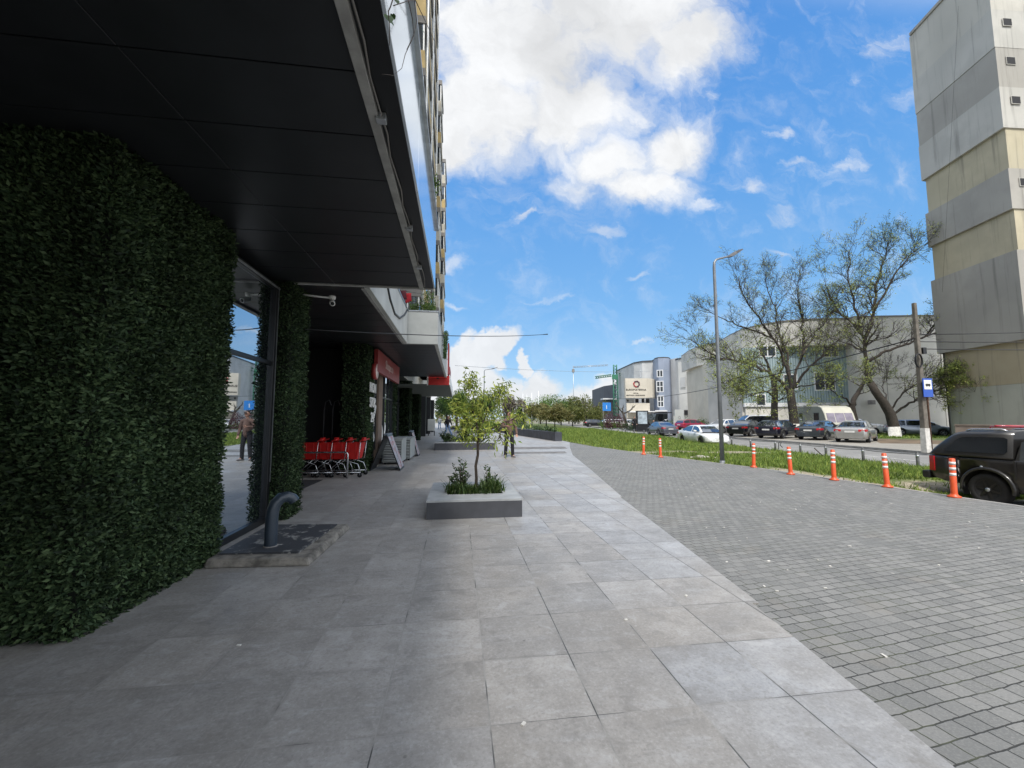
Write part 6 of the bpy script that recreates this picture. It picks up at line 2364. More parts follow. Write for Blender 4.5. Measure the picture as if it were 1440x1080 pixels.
# ---- clinic with the rounded sign wall
cA = P2(893, 90)
cl = empty('clinic_building', (cA[0], cA[1], 0), 0, 'grey and cream clinic with a rounded sign wall and blue grey window bay', 'building')
mb = MB()
slab(mb, [P2(893, 92), P2(905, 89.5), P2(921, 88.5)], 0, 14.0, 16)
at(cl, mb.build('rounded_wall', M_greywall))
mb = MB()
bay = [P2(921.5, 88), P2(923, 86), P2(928, 84.6), P2(936, 84.2), P2(943, 84.6), P2(945.5, 86)]
slab(mb, bay, 0, 14.1, 16)
at(cl, mb.build('window_bay', M_bluegrey))
mb = MB()
slab(mb, [P2(946, 85.5), P2(956, 83.5)], 0, 14.05, 16)
at(cl, mb.build('side_wall', M_greywall))
mb = MB()
slab(mb, [P2(956.2, 83), P2(975, 80), P2(1014, 74.5)], 0, 13.6, 16)
at(cl, mb.build('wall', mat('pale_grey_render', (.62, .615, .585), .85, 0, .1, .4)))
mb = MB()
for fr, zt in (([P2(893, 91.8), P2(905, 89.3), P2(921, 88.3)], 14.0), (bay, 14.1), ([P2(956.2, 82.8), P2(975, 79.8), P2(1014, 74.3)], 13.6)):
    slab(mb, [np.array(p) for p in fr], zt, zt + .25, 16.2)
at(cl, mb.build('roof', M_cdark))
# cream sign wall with lettering
sA, sB, sC = P2(880.5, 84.5), P2(911, 84.5), P2(922, 86.5)
Wsg = Wall(sA, sB)
zt, zb = Wsg.uv(895, 532)[1], Wsg.uv(895, 559.5)[1]
mb = MB()
slab(mb, [sA, sB, (np.array(sB) + np.array(sC)) / 2 + np.array((.15, -.35)), sC], zb, zt, 1.2)
sw_ = at(cl, mb.build('sign_wall', M_creamw))
u, z = Wsg.uv(893, 549.2)
tx = MB().text('EUROMATERNA', Wsg.M(u + .2, z, .03), .52, .03, sx=1.12).build('lettering', M_void)
at(cl, tx)
u, z = Wsg.uv(893, 553.6)
at(cl, MB().text('SPITAL', Wsg.M(u + .2, z, .03), .30, .03, sx=1.2).build('lettering', M_void))
u, z = Wsg.uv(893, 556.6)
at(cl, MB().text('OBSTETRICA  GINECOLOGIE', Wsg.M(u + .1, z, .03), .30, .03).build('lettering', M_void))
u, z = Wsg.uv(895, 540)
mb = MB()
for q in range(8):
    a0 = q * math.pi / 4 + .15
    pts = [Wsg.pt(u + .58 * math.cos(a0 + t * .2) * (.9 + .18 * t / 4), z + .58 * math.sin(a0 + t * .2) * (.9 + .18 * t / 4), .06) for t in range(5)]
    mb.tube(pts, [.06, .13, .15, .12, .05], 6, 1 if 3 <= q <= 5 else 0)
at(cl, mb.build('emblem', [mat('plum', (.07, .02, .05), .6), mat('emblem_red', (.40, .04, .05), .6)]))
mb = MB()
slab(mb, [P2(880.5, 86), P2(893, 86)], 0, zb - .05, 5)
at(cl, mb.build('grey_base', M_greywall))
Wb = Wall(P2(880.5, 85.8), P2(921, 85.8))
mb = MB()
Wb.box(mb, 0, Wb.len * .80, 1.6, Wb.uv(890, 567)[1], .1, .6)
at(cl, mb.build('entrance_wall', M_creamw))
mb = MB()
Wb.box(mb, Wb.len * .02, Wb.len, Wb.uv(890, 580)[1], Wb.uv(890, 578.5)[1], .1, 2.2)
at(cl, mb.build('entrance_canopy', M_wframe))
for px in ((893, 560.5, 898, 566.5), (902, 560.5, 906, 566.5), (908, 560.5, 913, 569), (881.5, 562, 884, 565)):
    win(cl, Wb, px, 'window', .08, 1, 1, M_void, M_browngrey)
Wr = Wall(P2(897, 90.6), P2(921, 88.2))
win(cl, Wr, (900, 521, 903.5, 529.5), 'window', .12, 1, 1)
Wbay = Wall(P2(923, 85.2), P2(945, 84))
for px, rr in (((923.5, 520.5, 932.5, 530.5), 1), ((923, 536, 933, 551.5), 2), ((924.5, 556.5, 933.5, 572.5), 2)):
    win(cl, Wbay, px, 'window', .15, 2, rr, None, None, .35)
mb = MB()
Wbay.box(mb, .0, Wbay.len * .75, Wbay.uv(925, 579)[1], Wbay.uv(925, 577.2)[1], .2, 3.0)
at(cl, mb.build('door_canopy', M_wframe))
Wc = Wall(P2(956.2, 82.9), P2(1014, 74.3))
for px in ((962, 576.5, 974, 584), (986.5, 577, 996, 584)):
    win(cl, Wc, px, 'garage_opening', .1, 1, 1, M_void, M_browngrey)
for px in ((957, 531, 964, 545), (975, 512, 983, 522), (1000, 512, 1008, 520)):
    win(cl, Wc, px, 'wall_panel', .05, 1, 1, M_greywall, M_greywall)
win(cl, Wc, (976, 545, 980, 572), 'glazed_strip', .15, 1, 2)
mb = MB()
Wc.box(mb, Wc.uv(983, 570)[0], Wc.uv(987, 570)[0], 0, 12, .05, .5)
at(cl, mb.build('pilaster', M_wframe))
u, z = Wc.uv(969, 552)
at(cl, MB().tube([Wc.pt(u + .9 * math.cos(t), z + 1.1 * math.sin(t), .1) for t in np.linspace(-1.2, 1.2, 9)], .14, 6).build('emblem', M_browngrey))

# ---- dark building and the crane behind it
db = P2(862, 118)
dk = empty('dark_building', (db[0], db[1], 0), 0, 'charcoal clad building behind the crane, left of the clinic', 'building')
mb = MB()
slab(mb, [P2(850, 122), P2(882, 110)], 0, 1.55 + (588.7 - 541) * 117 / FPX, 18)
at(dk, mb.build('wall', M_cdark))
mb = MB()
slab(mb, [P2(849, 108), P2(868, 108)], 0, 1.55 + (588.7 - 562) * 108 / FPX, 2)
at(dk, mb.build('low_wing', mat('charcoal_low_wing', (.085, .09, .105), .6, 0, .1, .5)))
mb = MB()
slab(mb, [P2(848.5, 107.5), P2(868.5, 107.5)], 1.55 + (588.7 - 562) * 108 / FPX, 1.9 + (588.7 - 562) * 108 / FPX, 3)
at(dk, mb.build('roof_edge', M_wframe))
mb = MB()
slab(mb, [P2(847, 125), P2(850, 125)], 0, 1.55 + (588.7 - 552) * 124 / FPX, 6)
at(dk, mb.build('white_end', M_wframe))

M_crane = mat('crane_green', (.035, .17, .10), .5, 0, .1, 5)
kx, ky = P2(866.5, 104)
kr = empty('tower_crane', (kx, ky, 0), R(-16), 'green tower crane standing in front of the dark building', 'crane')
HZ = 1.55 + (588.7 - 526) * 104 / FPX
def lattice(mb, a, b_, w_, nseg, r=.06):
    a, b_ = Vector(a), Vector(b_)
    d = (b_ - a).normalized()
    u = d.cross(Vector((0, 1, .1))).normalized()
    v = d.cross(u)
    cs = [u * w_ + v * w_, u * w_ - v * w_, -u * w_ - v * w_, -u * w_ + v * w_]
    for c in cs:
        mb.tube([a + c, b_ + c], r * 1.3, 4)
    for i in range(nseg):
        p, q = a.lerp(b_, i / nseg), a.lerp(b_, (i + 1) / nseg)
        for k in range(4):
            mb.tube([p + cs[k], q + cs[(k + 1) % 4]], r, 3)
mb = MB()
lattice(mb, (0, 0, 0), (0, 0, HZ), .55, 14, .07)
lattice(mb, (0, 0, HZ), (0, 0, HZ + 2.4), .4, 3, .07)
kr_m = mb.build('mast', M_crane, kr)
mb = MB()
lattice(mb, (1, 0, HZ - .2), (4.4, 0, HZ + .9), .3, 5, .07)
lattice(mb, (-1, 0, HZ - .3), (-5.0, 0, HZ - .8), .25, 7, .07)
mb.build('jib', M_crane, kr)
MB().box((3.9, -.8, HZ + .1), (5.4, .8, HZ + 1.7)).build('counterweight', mat('counterweight_grey', (.26, .27, .25), .9, 0, .2, 3), kr)
MB().box((-.9, -1.1, HZ - 1.4), (.5, -.7, HZ - .2)).build('cab', M_crane, kr)
kx2, ky2 = P2(807, 170)
k2 = empty('far_crane', (kx2, ky2, 0), R(-8), 'faint distant crane with a long thin jib low in the sky', 'crane')
HZ2 = 1.55 + (588.7 - 516) * 170 / FPX
mb = MB()
lattice(mb, (0, 0, HZ2), (14.5, 0, HZ2 + .8), .25, 10, .05)
mb.build('jib', M_galv, k2)
MB().tube([(0, 0, 0), (0, 0, HZ2 + .6)], .13, 5).build('mast', M_galv, k2)
MB().box((-.5, -.4, HZ2 - 2.2), (.5, .4, HZ2 - .9)).build('counterweight', M_browngrey, k2)

# ---- long office with corrugated cladding
oA = P2(1130, 50)
of = empty('office_building', (oA[0], oA[1], 0), 0, 'long pale building with grey parapet and ribbed blue cladding behind the trees', 'building')
front = [P2(1012, 66), P2(1030, 60), P2(1048, 56), P2(1075, 53), P2(1110, 51), P2(1146, 50), P2(1209, 49.6)]
ZT, ZO = 13.8, 10.6
mb = MB()
slab(mb, front, ZO, ZT, 14)
at(of, mb.build('parapet', M_wgrey))
mb = MB()
slab(mb, [np.array(p) + np.array((-.02, -.12)) for p in front], ZT, ZT + .14, 14)
at(of, mb.build('roof', M_browngrey))
mb = MB()
slab(mb, [P2(1012, 67), P2(1030, 61), P2(1047, 57)], 0, ZO, 12)
at(of, mb.build('cream_wall', M_creamw))
Wcw = Wall(P2(1012, 66.8), P2(1047, 56.8))
for px in ((1024, 537, 1038, 545), (1020, 515, 1030, 522)):
    win(of, Wcw, px, 'window', .12, 2, 1)
win(of, Wcw, (1014, 571, 1044, 588), 'glazed_entrance', .12, 4, 2, M_wind, mat('blue_green_frame', (.20, .30, .32), .5))
# ribbed cladding as real profile
rA, rB = P2(1047, 52.2), P2(1208.5, 50.8)
Wr_ = Wall(rA, rB)
M_rib = mat('ribbed_blue_cladding', (.33, .42, .44), .5, .15, .06, .4)
zb_ = Wr_.uv(1180, 566)[1]
mb = MB()
nr = int(Wr_.len / .30)
prof = []
for i in range(nr + 1):
    u0 = Wr_.len * i / nr
    for du, o in ((0, 0), (.05, .10), (.18, .10), (.22, 0)):
        if u0 + du <= Wr_.len:
            prof.append((u0 + du, o))
v = [Wr_.pt(u_, z_, o_) for z_ in (zb_, ZO + .02) for u_, o_ in prof]
k = len(prof)
mb.add(v, [(i, i + 1, k + i + 1, k + i) for i in range(k - 1)])
rb = at(of, mb.build('ribbed_cladding', M_rib))
sol = rb.modifiers.new('thickness', 'SOLIDIFY')
sol.thickness = .06
sol.offset = -1
mb = MB()
slab(mb, [np.array(rA) + np.array((.0, .35)), np.array(rB) + np.array((0, .35))], 0, ZO, 9)
at(of, mb.build('core_wall', M_wgrey))
mb = MB()
Wr_.box(mb, 0, Wr_.len, zb_ - .5, zb_ - .02, -.2, .14)
Wr_.box(mb, Wr_.len + .01, Wr_.len + .35, 0, ZO - .02, -.2, .2)
at(of, mb.build('white_trim', M_wframe))
mb = MB()
Wr_.box(mb, .2, Wr_.len - .2, 0, zb_ - .55, -.3, -.05)
at(of, mb.build('base_wall', M_pale))
for px, cs, rs in (((1156, 486, 1178, 503), 2, 1), ((1143, 523.5, 1173, 549.5), 2, 1), ((1066, 486, 1090, 502), 2, 1), ((1062, 554, 1076, 571), 1, 1), ((1100, 526, 1120, 548), 2, 1)):
    win(of, Wr_, px, 'window', .14, cs, rs, None, None, .16)
# plain side hall to the right
hA, hB = P2(1211, 49.2), P2(1392, 48.2)
ph = empty('plain_hall', (hA[0], hA[1], 0), 0, 'plain windowless pale wall of a hall between the ribbed building and the tower', 'building')
mb = MB()
slab(mb, [hA, hB], 0, 13.9, 14)
at(ph, mb.build('wall', M_pale))
mb = MB()
slab(mb, [np.array(hA) + np.array((-.02, -.1)), np.array(hB) + np.array((0, -.1))], 13.9, 14.06, 14)
at(ph, mb.build('coping', M_browngrey))
Wh = Wall(hA, hB)
mb = MB()
Wh.box(mb, .0, .5, 0, 6.5, .01, .05)
mb2 = MB()
for uu_ in (3.2, 9.5, 14.8):
    Wh.box(mb2, uu_, uu_ + .05, 0, 13.8, .005, .03)
Wh.box(mb2, 0, Wh.len, 6.4, 6.45, .005, .03)
at(ph, mb2.build('panel_joint', mat('joint_grey', (.30, .29, .265), .9)))
p_ = Wh.uv(1222, 566)
at(ph, MB().box(tuple(np.array(Wh.pt(p_[0], p_[1], .4)) - .25), tuple(np.array(Wh.pt(p_[0], p_[1], .4)) + .25)).build('wall_unit', M_browngrey))

# ---- tower block on the right
tF, tN = P2(1334, 34), P2(1458, 27.7)
tw = empty('tower_block', (tF[0], tF[1], 0), 0, 'tall tower block of stacked grey and ochre wall panels at the right edge', 'building')
T_pale = mat('tower_pale', (.50, .48, .425), .9, 0, .10, .5, .2)
T_light = mat('tower_light_grey', (.465, .452, .412), .9, 0, .10, .5, .2)
T_grey = mat('tower_grey', (.365, .348, .312), .9, 0, .10, .5, .2)
T_och = mat('tower_ochre', (.465, .415, .295), .9, 0, .10, .5, .2)
T_tan = mat('tower_tan', (.38, .325, .22), .9, 0, .10, .5, .2)
T_base = mat('tower_base', (.38, .38, .325), .9, 0, .10, .5, .2)


def streaked(m):
    """vertical dirt runs under the panel edges: stains with their own shape"""
    nt = m.node_tree
    b = nt.nodes['Principled BSDF']
    src = b.inputs['Base Color'].links[0].from_socket
    g = N(nt, 'ShaderNodeNewGeometry')
    mp = N(nt, 'ShaderNodeMapping')
    mp.inputs['Scale'].default_value = (2.2, 2.2, .10)
    L(nt, g.outputs['Position'], mp.inputs[0])
    f = noise(nt, 1.0, 7, .65, mp.outputs[0])
    L(nt, mixc(nt, mth(nt, 'MULTIPLY', smooth(nt, f, .52, .74), .55), src, (.10, .095, .085)), b.inputs['Base Color'])
    f2 = noise(nt, .25, 5)
    src = b.inputs['Base Color'].links[0].from_socket
    L(nt, mixc(nt, mth(nt, 'MULTIPLY', smooth(nt, f2, .45, .7), .3), src, (.22, .21, .18)), b.inputs['Base Color'])


for m_ in (T_pale, T_light, T_grey, T_och, T_tan, T_base):
    streaked(m_)
Wt = Wall(tF, tN)
dirv = Wt.t
nrm = Wt.n
back = -nrm * 14
side = np.array((1.0, -.06))          # second face runs off to the right, away from the street
levels = [(0, 4.0, T_base, .0), (4.0, 7.0, T_tan, 0), (7.0, 13.3, T_grey, .28), (13.3, 16.28, T_och, .06), (16.28, 19.26, T_grey, .26), (19.26, 22.3, T_och, .08), (22.3, 25.42, T_light, .30), (25.42, 28.5, T_grey, .26), (28.5, 31.5, T_light, .30), (31.5, 35.9, T_pale, .28)]
for z0, z1, m_, o in levels:
    a0 = np.array(tF) + nrm * o - dirv * o * .6
    b0 = np.array(tN) + nrm * o + dirv * o * .6
    mb = MB()
    poly = [(a0[0], a0[1], z0), (b0[0], b0[1], z0), (b0[0] + side[0] * 16, b0[1] + side[1] * 16, z0), (a0[0] + side[0] * 16, a0[1] + side[1] * 16 + 2, z0)]
    mb.prism(poly, (0, 0, z1 - z0 - .012))
    at(tw, mb.build('wall_panel', m_))
mb = MB()
a0, b0 = np.array(tF) + nrm * .4, np.array(tN) + nrm * .4 + dirv * .3
mb.prism([(a0[0], a0[1], 35.9), (b0[0], b0[1], 35.9), (b0[0] + 16, b0[1] - 1, 35.9), (a0[0] + 16, a0[1] + 1, 35.9)], (0, 0, .25))
at(tw, mb.build('roof', T_grey))
# small bathroom windows on the face towards the camera
b1 = np.array(tN) + dirv * .19
Wq = Wall(b1 + nrm * .3, b1 + nrm * .3 + side * 15)
for i, (z0, z1, m_, o) in enumerate(levels[2:]):
    for uu_ in (.75, 4.6, 8.5):
        zz = z1 - 1.35
        f = MB()
        Wq.box(f, uu_, uu_ + .75, zz, zz + .62, -.26 + o, -.28 + o + .05)
        fo = at(tw, f.build('bathroom_window', T_light))
        p = MB()
        Wq.box(p, uu_ + .05, uu_ + .70, zz + .05, zz + .57, -.26 + o, -.28 + o + .062)
        po_ = p.build('pane', M_void)
        po_.parent = fo
    at(tw, MB().tube([(tF[0] - .2, tF[1] - .2, .0), (tF[0] - .2, tF[1] - .2, 7.0)], .06, 6).build('drainpipe', M_browngrey))
cable = [Wt.pt(Wt.len * (.15 + .55 * t), 12 + 22 * t, .42) for t in np.linspace(0, 1, 8)]
at(tw, MB().tube(cable, .007, 4).build('facade_cable', M_blackm))

# ---- low brown wall behind the pickup
lw = P2(1372, 24)
wa_, wb_ = P2(1342, 24.5), P2(1450, 22)
Wlow = Wall(wa_, wb_)
mb = MB()
Wlow.box(mb, 0, Wlow.len, -.05, 1.15, -.2, 0)
Wlow.box(mb, -.02, Wlow.len, 1.151, 1.21, -.25, .04)
tag(mb.build('low_wall', mat('brown_render', (.18, .145, .12), .9, 0, .15, 2)), 'low brown rendered wall in front of the tower, behind the pickup', 'wall')

# ---- bus stop: advert panel, shelter, people
M_shel = mat('shelter_dark', (.018, .019, .022), .4, .3)
bA = P2(903, 50)
ap = empty('advert_panel', (bA[0], bA[1], PARKZ), -R(8), 'black framed advert panel standing by the bus shelter', 'advert panel')
MB().box((-.75, -.12, 0), (.75, .12, .78)).build('base', M_shel, ap)
fr = MB().box((-.72, -.15, .80), (.72, .15, 2.55)).build('frame', M_shel, ap, .03)
MB().box((-.56, -.165, .95), (.56, -.152, 2.42)).build('poster', mat('pale_blue_poster', (.34, .40, .45), .3, 0, .35, 2.5), fr)
bS = P2(922, 54)
sh = empty('bus_shelter', (bS[0], bS[1], PARKZ), -R(8), 'dark glazed bus shelter to the right of the advert panel', 'bus shelter')
MB().box((-1.9, -.7, 2.3), (1.9, .8, 2.42)).build('roof', M_shel, sh)
for x_ in (-1.8, 1.8):
    MB().box((x_ - .04, .66, 0), (x_ + .04, .74, 2.3)).build('post', M_shel, sh)
MB().box((-1.75, .69, .25), (1.75, .71, 2.2)).build('back_glass', glassmat('shelter_glass', (.03, .035, .04), .1), sh)
MB().box((-1.5, .1, .42), (1.5, .5, .47)).build('bench', M_shel, sh)
def stand(px, hd, lb, jk, tr, hair, Jx=None, rz=0.0, vox=.016):
    c = P2(px, hd)
    person((c[0], c[1], PARKZ), rz, Jx or Jn, jk, tr, C_dshoe, hair, lb, vox)
stand(892, 49.5, 'person in dark clothes standing left of the advert panel', C_black, C_black, C_hair)
Jsit = dict(hip=(0, .1, .55), neck=(0, .08, 1.08), head=(.0, .02, 1.26), rel=(-.24, .0, .8), rwr=(-.14, -.2, .68), rhn=(-.1, -.28, .66), lel=(.24, .0, .8), lwr=(.14, -.2, .68), lhn=(.1, -.28, .66),
            rkn=(-.12, -.34, .54), ran=(-.12, -.36, .1), lkn=(.12, -.34, .54), lan=(.12, -.36, .1))
c = P2(907.5, 52)
stand(909, 53.2, 'person in black sitting at the left end of the bus shelter bench', C_black, C_black, C_hair, Jsit, -R(8))
stand(919, 53.4, 'person in navy sitting further right on the bus shelter bench', C_navy, C_navy, C_hair, Jsit, -R(8))

# blue sign, clinic totem, small lamps
bl_ = P2(851.5, 62)
bs = empty('blue_sign', (bl_[0], bl_[1], PARKZ), -R(4), 'blue square sign with white mark on a tall post by the road', 'sign')
MB().tube([(-.35, 0, 0), (-.35, 0, 4.0)], .05, 8).build('post', M_browngrey, bs)
sp_ = MB().box((-.42, -.07, 2.75), (.85, -.02, 4.0)).build('plate', mat('sky_blue_sign', (.03, .21, .62), .4), bs)
MB().box((.13, -.085, 3.05), (.22, -.072, 3.6)).build('white_mark', M_white, sp_)
tt_ = P2(954, 60)
to = empty('totem_sign', (tt_[0], tt_[1], PARKZ), -R(10), 'pale grey free standing sign slab with a dark emblem by the car park', 'sign')
MB().box((-.55, -.15, 0), (.75, .15, 2.9)).build('slab', mat('pale_totem', (.42, .45, .44), .6, 0, .05, 1), to)
MB().box((-.72, -.13, 0), (-.56, .13, 2.0)).build('edge_slab', M_parapet, to)
mb = MB()
for q in range(4):
    a = q * math.pi / 2 + .78
    mb.tube([(.1 + .18 * math.cos(a + t * .35), -.16, 1.75 + .18 * math.sin(a + t * .35)) for t in range(4)], .03, 5)
mb.build('emblem', M_browngrey, to)
MB().box((-.3, -.16, 1.28), (.55, -.151, 1.34)).build('text_line', M_browngrey, to)
# flagpoles beyond the planters
for i, (px, yt) in enumerate(((735.5, 553), (741, 555), (748, 553), (757.5, 550))):
    p = P2(px, 95)
    h = 1.55 + (588.7 - yt) * 95 / FPX
    o = MB().tube([(0, 0, 0), (0, 0, h)], [.07, .05], 8).ball((0, 0, h + .06), .08, 6).build('flagpole', M_wframe)
    o.location = (p[0], p[1], 0)
    tag(o, ['bare white flagpole at the left end of the row of four', 'bare white flagpole, second from the left of the four', 'bare white flagpole, third from the left of the four', 'bare white flagpole at the right end, tallest of the four'][i], 'flagpole', 'bare white flagpoles')

# ---- big trees across the road
M_new = leafmat('new_leaf', (.17, .20, .045), .4, .45, .35, .3)
M_locust = leafmat('locust_leaf', (.30, .36, .10), .45, .45, .3, .3)


def pxlimb(base, hd, pts, r0, r1, sway=0.0):
    out = []
    n = len(pts)
    for i, (x, y) in enumerate(pts):
        p = PD(x, y, hd + sway * i / max(1, n - 1))
        out.append((p[0] - base[0], p[1] - base[1], p[2] - base[2], r0 + (r1 - r0) * i / max(1, n - 1)))
    return out


HD1 = 37.5
b1_ = np.array(PD(1117, 612, HD1))
b1_[2] = PARKZ
T1 = [pxlimb(b1_, HD1, [(1118, 614), (1117, 596), (1115, 578), (1112, 556), (1111, 548)], 0.405, 0.312),
      pxlimb(b1_, HD1, [(1111, 550), (1098, 536), (1080, 522), (1055, 512), (1030, 506), (1012, 504), (992, 492), (972, 478)], 0.162, 0.030, -3),
      pxlimb(b1_, HD1, [(1112, 552), (1110, 530), (1100, 500), (1082, 470), (1062, 440), (1045, 415), (1038, 392)], 0.141, 0.030, -1),
      pxlimb(b1_, HD1, [(1113, 552), (1118, 528), (1128, 500), (1130, 470), (1126, 440), (1122, 410), (1124, 385)], 0.130, 0.030, 2),
      pxlimb(b1_, HD1, [(1110, 535), (1108, 505), (1096, 470), (1092, 440), (1080, 410), (1076, 385)], 0.119, 0.024, 3),
      pxlimb(b1_, HD1, [(1114, 548), (1130, 525), (1150, 506), (1166, 490), (1180, 478)], 0.130, 0.030, -2),
      pxlimb(b1_, HD1, [(1128, 500), (1145, 474), (1160, 450), (1170, 425)], 0.098, 0.024, 3),
      pxlimb(b1_, HD1, [(1080, 522), (1060, 520), (1040, 530), (1022, 538)], 0.075, 0.024, -4),
      pxlimb(b1_, HD1, [(1084, 474), (1058, 464), (1034, 456), (1012, 446), (1000, 440)], 0.081, 0.020, 1),
      pxlimb(b1_, HD1, [(1104, 540), (1086, 548), (1066, 552), (1046, 556)], 0.065, 0.020, -3),
      pxlimb(b1_, HD1, [(1120, 545), (1146, 540), (1168, 540), (1186, 532)], 0.065, 0.020, -3)]


def zone1(x, y, z):
    return 1.2 if z < 6.5 else (.7 if z < 9 else .3)


branch_tree('bare_tree', b1_, T1, 'large spreading tree with thin new leaves left of the caravan', 'tree', 'trees across the road', 4, .66, 1.65, M_locust, 2, .13, M_bark2, seed=3, twig_fat=1.25, white=(1.7, 0, 0), leaf_zone=zone1, dens=2.3, leaf_aspect=.4)

HD2 = 36.0
b2_ = np.array(PD(1259, 613, HD2))
b2_[2] = PARKZ
T2 = [pxlimb(b2_, HD2, [(1259, 615), (1257, 600), (1252, 582), (1243, 567), (1232, 552), (1224, 538)], 0.440, 0.279),
      pxlimb(b2_, HD2, [(1224, 540), (1219, 520), (1217, 500), (1216, 482), (1211, 466), (1205, 440), (1197, 410), (1192, 380), (1196, 350)], 0.168, 0.030, -1),
      pxlimb(b2_, HD2, [(1216, 484), (1226, 456), (1230, 425), (1234, 395), (1244, 365), (1252, 335)], 0.152, 0.030, 2),
      pxlimb(b2_, HD2, [(1228, 440), (1246, 410), (1262, 380), (1284, 355), (1304, 342)], 0.098, 0.024, -2),
      pxlimb(b2_, HD2, [(1222, 508), (1240, 496), (1262, 488), (1284, 480), (1310, 470), (1340, 460), (1372, 456), (1404, 452)], 0.130, 0.024, -3),
      pxlimb(b2_, HD2, [(1300, 474), (1318, 452), (1338, 430), (1360, 414), (1392, 402)], 0.075, 0.020, -3),
      pxlimb(b2_, HD2, [(1212, 470), (1196, 452), (1180, 440), (1168, 420), (1160, 395)], 0.098, 0.024, 1),
      pxlimb(b2_, HD2, [(1254, 584), (1272, 572), (1288, 562), (1306, 552), (1330, 545), (1352, 537), (1378, 530), (1398, 524)], 0.108, 0.024, -4),
      pxlimb(b2_, HD2, [(1252, 580), (1262, 562), (1276, 548), (1292, 538), (1306, 530)], 0.081, 0.020, -2),
      pxlimb(b2_, HD2, [(1250, 578), (1246, 558), (1240, 544), (1246, 528)], 0.065, 0.020, 2),
      pxlimb(b2_, HD2, [(1306, 552), (1330, 556), (1352, 558), (1374, 560)], 0.054, 0.020, -4),
      pxlimb(b2_, HD2, [(1217, 495), (1200, 486), (1182, 480), (1166, 474)], 0.075, 0.020, -2)]


def zone2(x, y, z):
    p = x * cR[0] + y * cR[1]
    if p > 2.0 and z < 7:
        return 5.5 if z < 6.2 else .05
    return .08 if (z < 9 and p > .5) else (.8 if z > 11.5 else .3)


branch_tree('bare_tree', b2_, T2, 'tall leaning tree with whitewashed foot beside the silver sedan', 'tree', 'trees across the road', 4, .66, 1.65, M_locust, 2, .13, M_bark2, seed=9, twig_fat=1.25, white=(1.75, 0, 0), leaf_zone=zone2, dens=2.3, leaf_aspect=.4)

b3_ = np.array(PD(1205, 606, 39))
b3_[2] = PARKZ
T3 = [pxlimb(b3_, 39, [(1205, 612), (1203, 596), (1199, 582), (1197, 570)], .34, .30),
      pxlimb(b3_, 39, [(1197, 572), (1204, 556), (1212, 542), (1220, 530), (1228, 516)], .24, .06, 1),
      pxlimb(b3_, 39, [(1197, 570), (1190, 560), (1178, 556), (1166, 546)], .10, .03, -1),
      pxlimb(b3_, 39, [(1196, 572), (1180, 570), (1166, 572), (1150, 568)], .08, .02, -2)]
branch_tree('pollard_tree', b3_, T3, 'short forked tree right behind the caravan front', 'tree', 'trees across the road', 2, .9, 1.2, M_locust, 6, .2, M_bark2, seed=12, white=(1.3, 0, 0), leaf_p=.45, dens=1.2)
b4_ = np.array(PD(1089, 600, 44))
b4_[2] = PARKZ
T4 = [pxlimb(b4_, 44, [(1089, 606), (1089, 590), (1089, 570), (1090, 550), (1088, 535)], .36, .28),
      pxlimb(b4_, 44, [(1088, 537), (1082, 520), (1076, 505), (1068, 488)], .2, .05, 1),
      pxlimb(b4_, 44, [(1089, 540), (1098, 522), (1104, 505)], .18, .05, -1),
      pxlimb(b4_, 44, [(1089, 556), (1074, 550), (1058, 556), (1044, 560)], .12, .03, -2),
      pxlimb(b4_, 44, [(1090, 566), (1102, 560), (1112, 556)], .10, .03, 0)]
branch_tree('leafy_tree', b4_, T4, 'straight trunked tree with light green leaves behind the black cars', 'tree', 'trees across the road', 2, .9, 1.9, M_new, 11, .26, M_bark2, seed=15, white=(1.3, 0, 0), dens=1.2)
# blossoming small tree and pollards by the clinic
b5_ = np.array(PD(1050, 604, 55))
b5_[2] = PARKZ
T5 = [pxlimb(b5_, 55, [(1050, 606), (1050, 592), (1049, 580)], .16, .13), pxlimb(b5_, 55, [(1049, 580), (1042, 566), (1036, 556)], .1, .04), pxlimb(b5_, 55, [(1050, 580), (1056, 566), (1054, 552)], .1, .04)]
branch_tree('blossom_tree', b5_, T5, 'small tree with pale blossom in front of the glazed entrance', 'tree', None, 2, .9, 1.5, leafmat('pale_blossom', (.36, .37, .26), .3, .5, .3), 10, .26, M_bark2, seed=18)
b6_ = np.array(PD(880, 604, 72))
b6_[2] = PARKZ
T6 = [pxlimb(b6_, 72, [(882, 600), (879, 590), (876, 580)], .24, .18), pxlimb(b6_, 72, [(877, 582), (872, 576), (868, 571)], .14, .08), pxlimb(b6_, 72, [(877, 582), (885, 578), (891, 572)], .14, .09), pxlimb(b6_, 72, [(876, 580), (876, 573)], .12, .08)]
branch_tree('pollard_tree', b6_, T6, 'bare pollarded tree with stubby arms by the clinic entrance', 'tree', None, 1, .9, .5, M_new, 1, .2, M_bark2, seed=20)


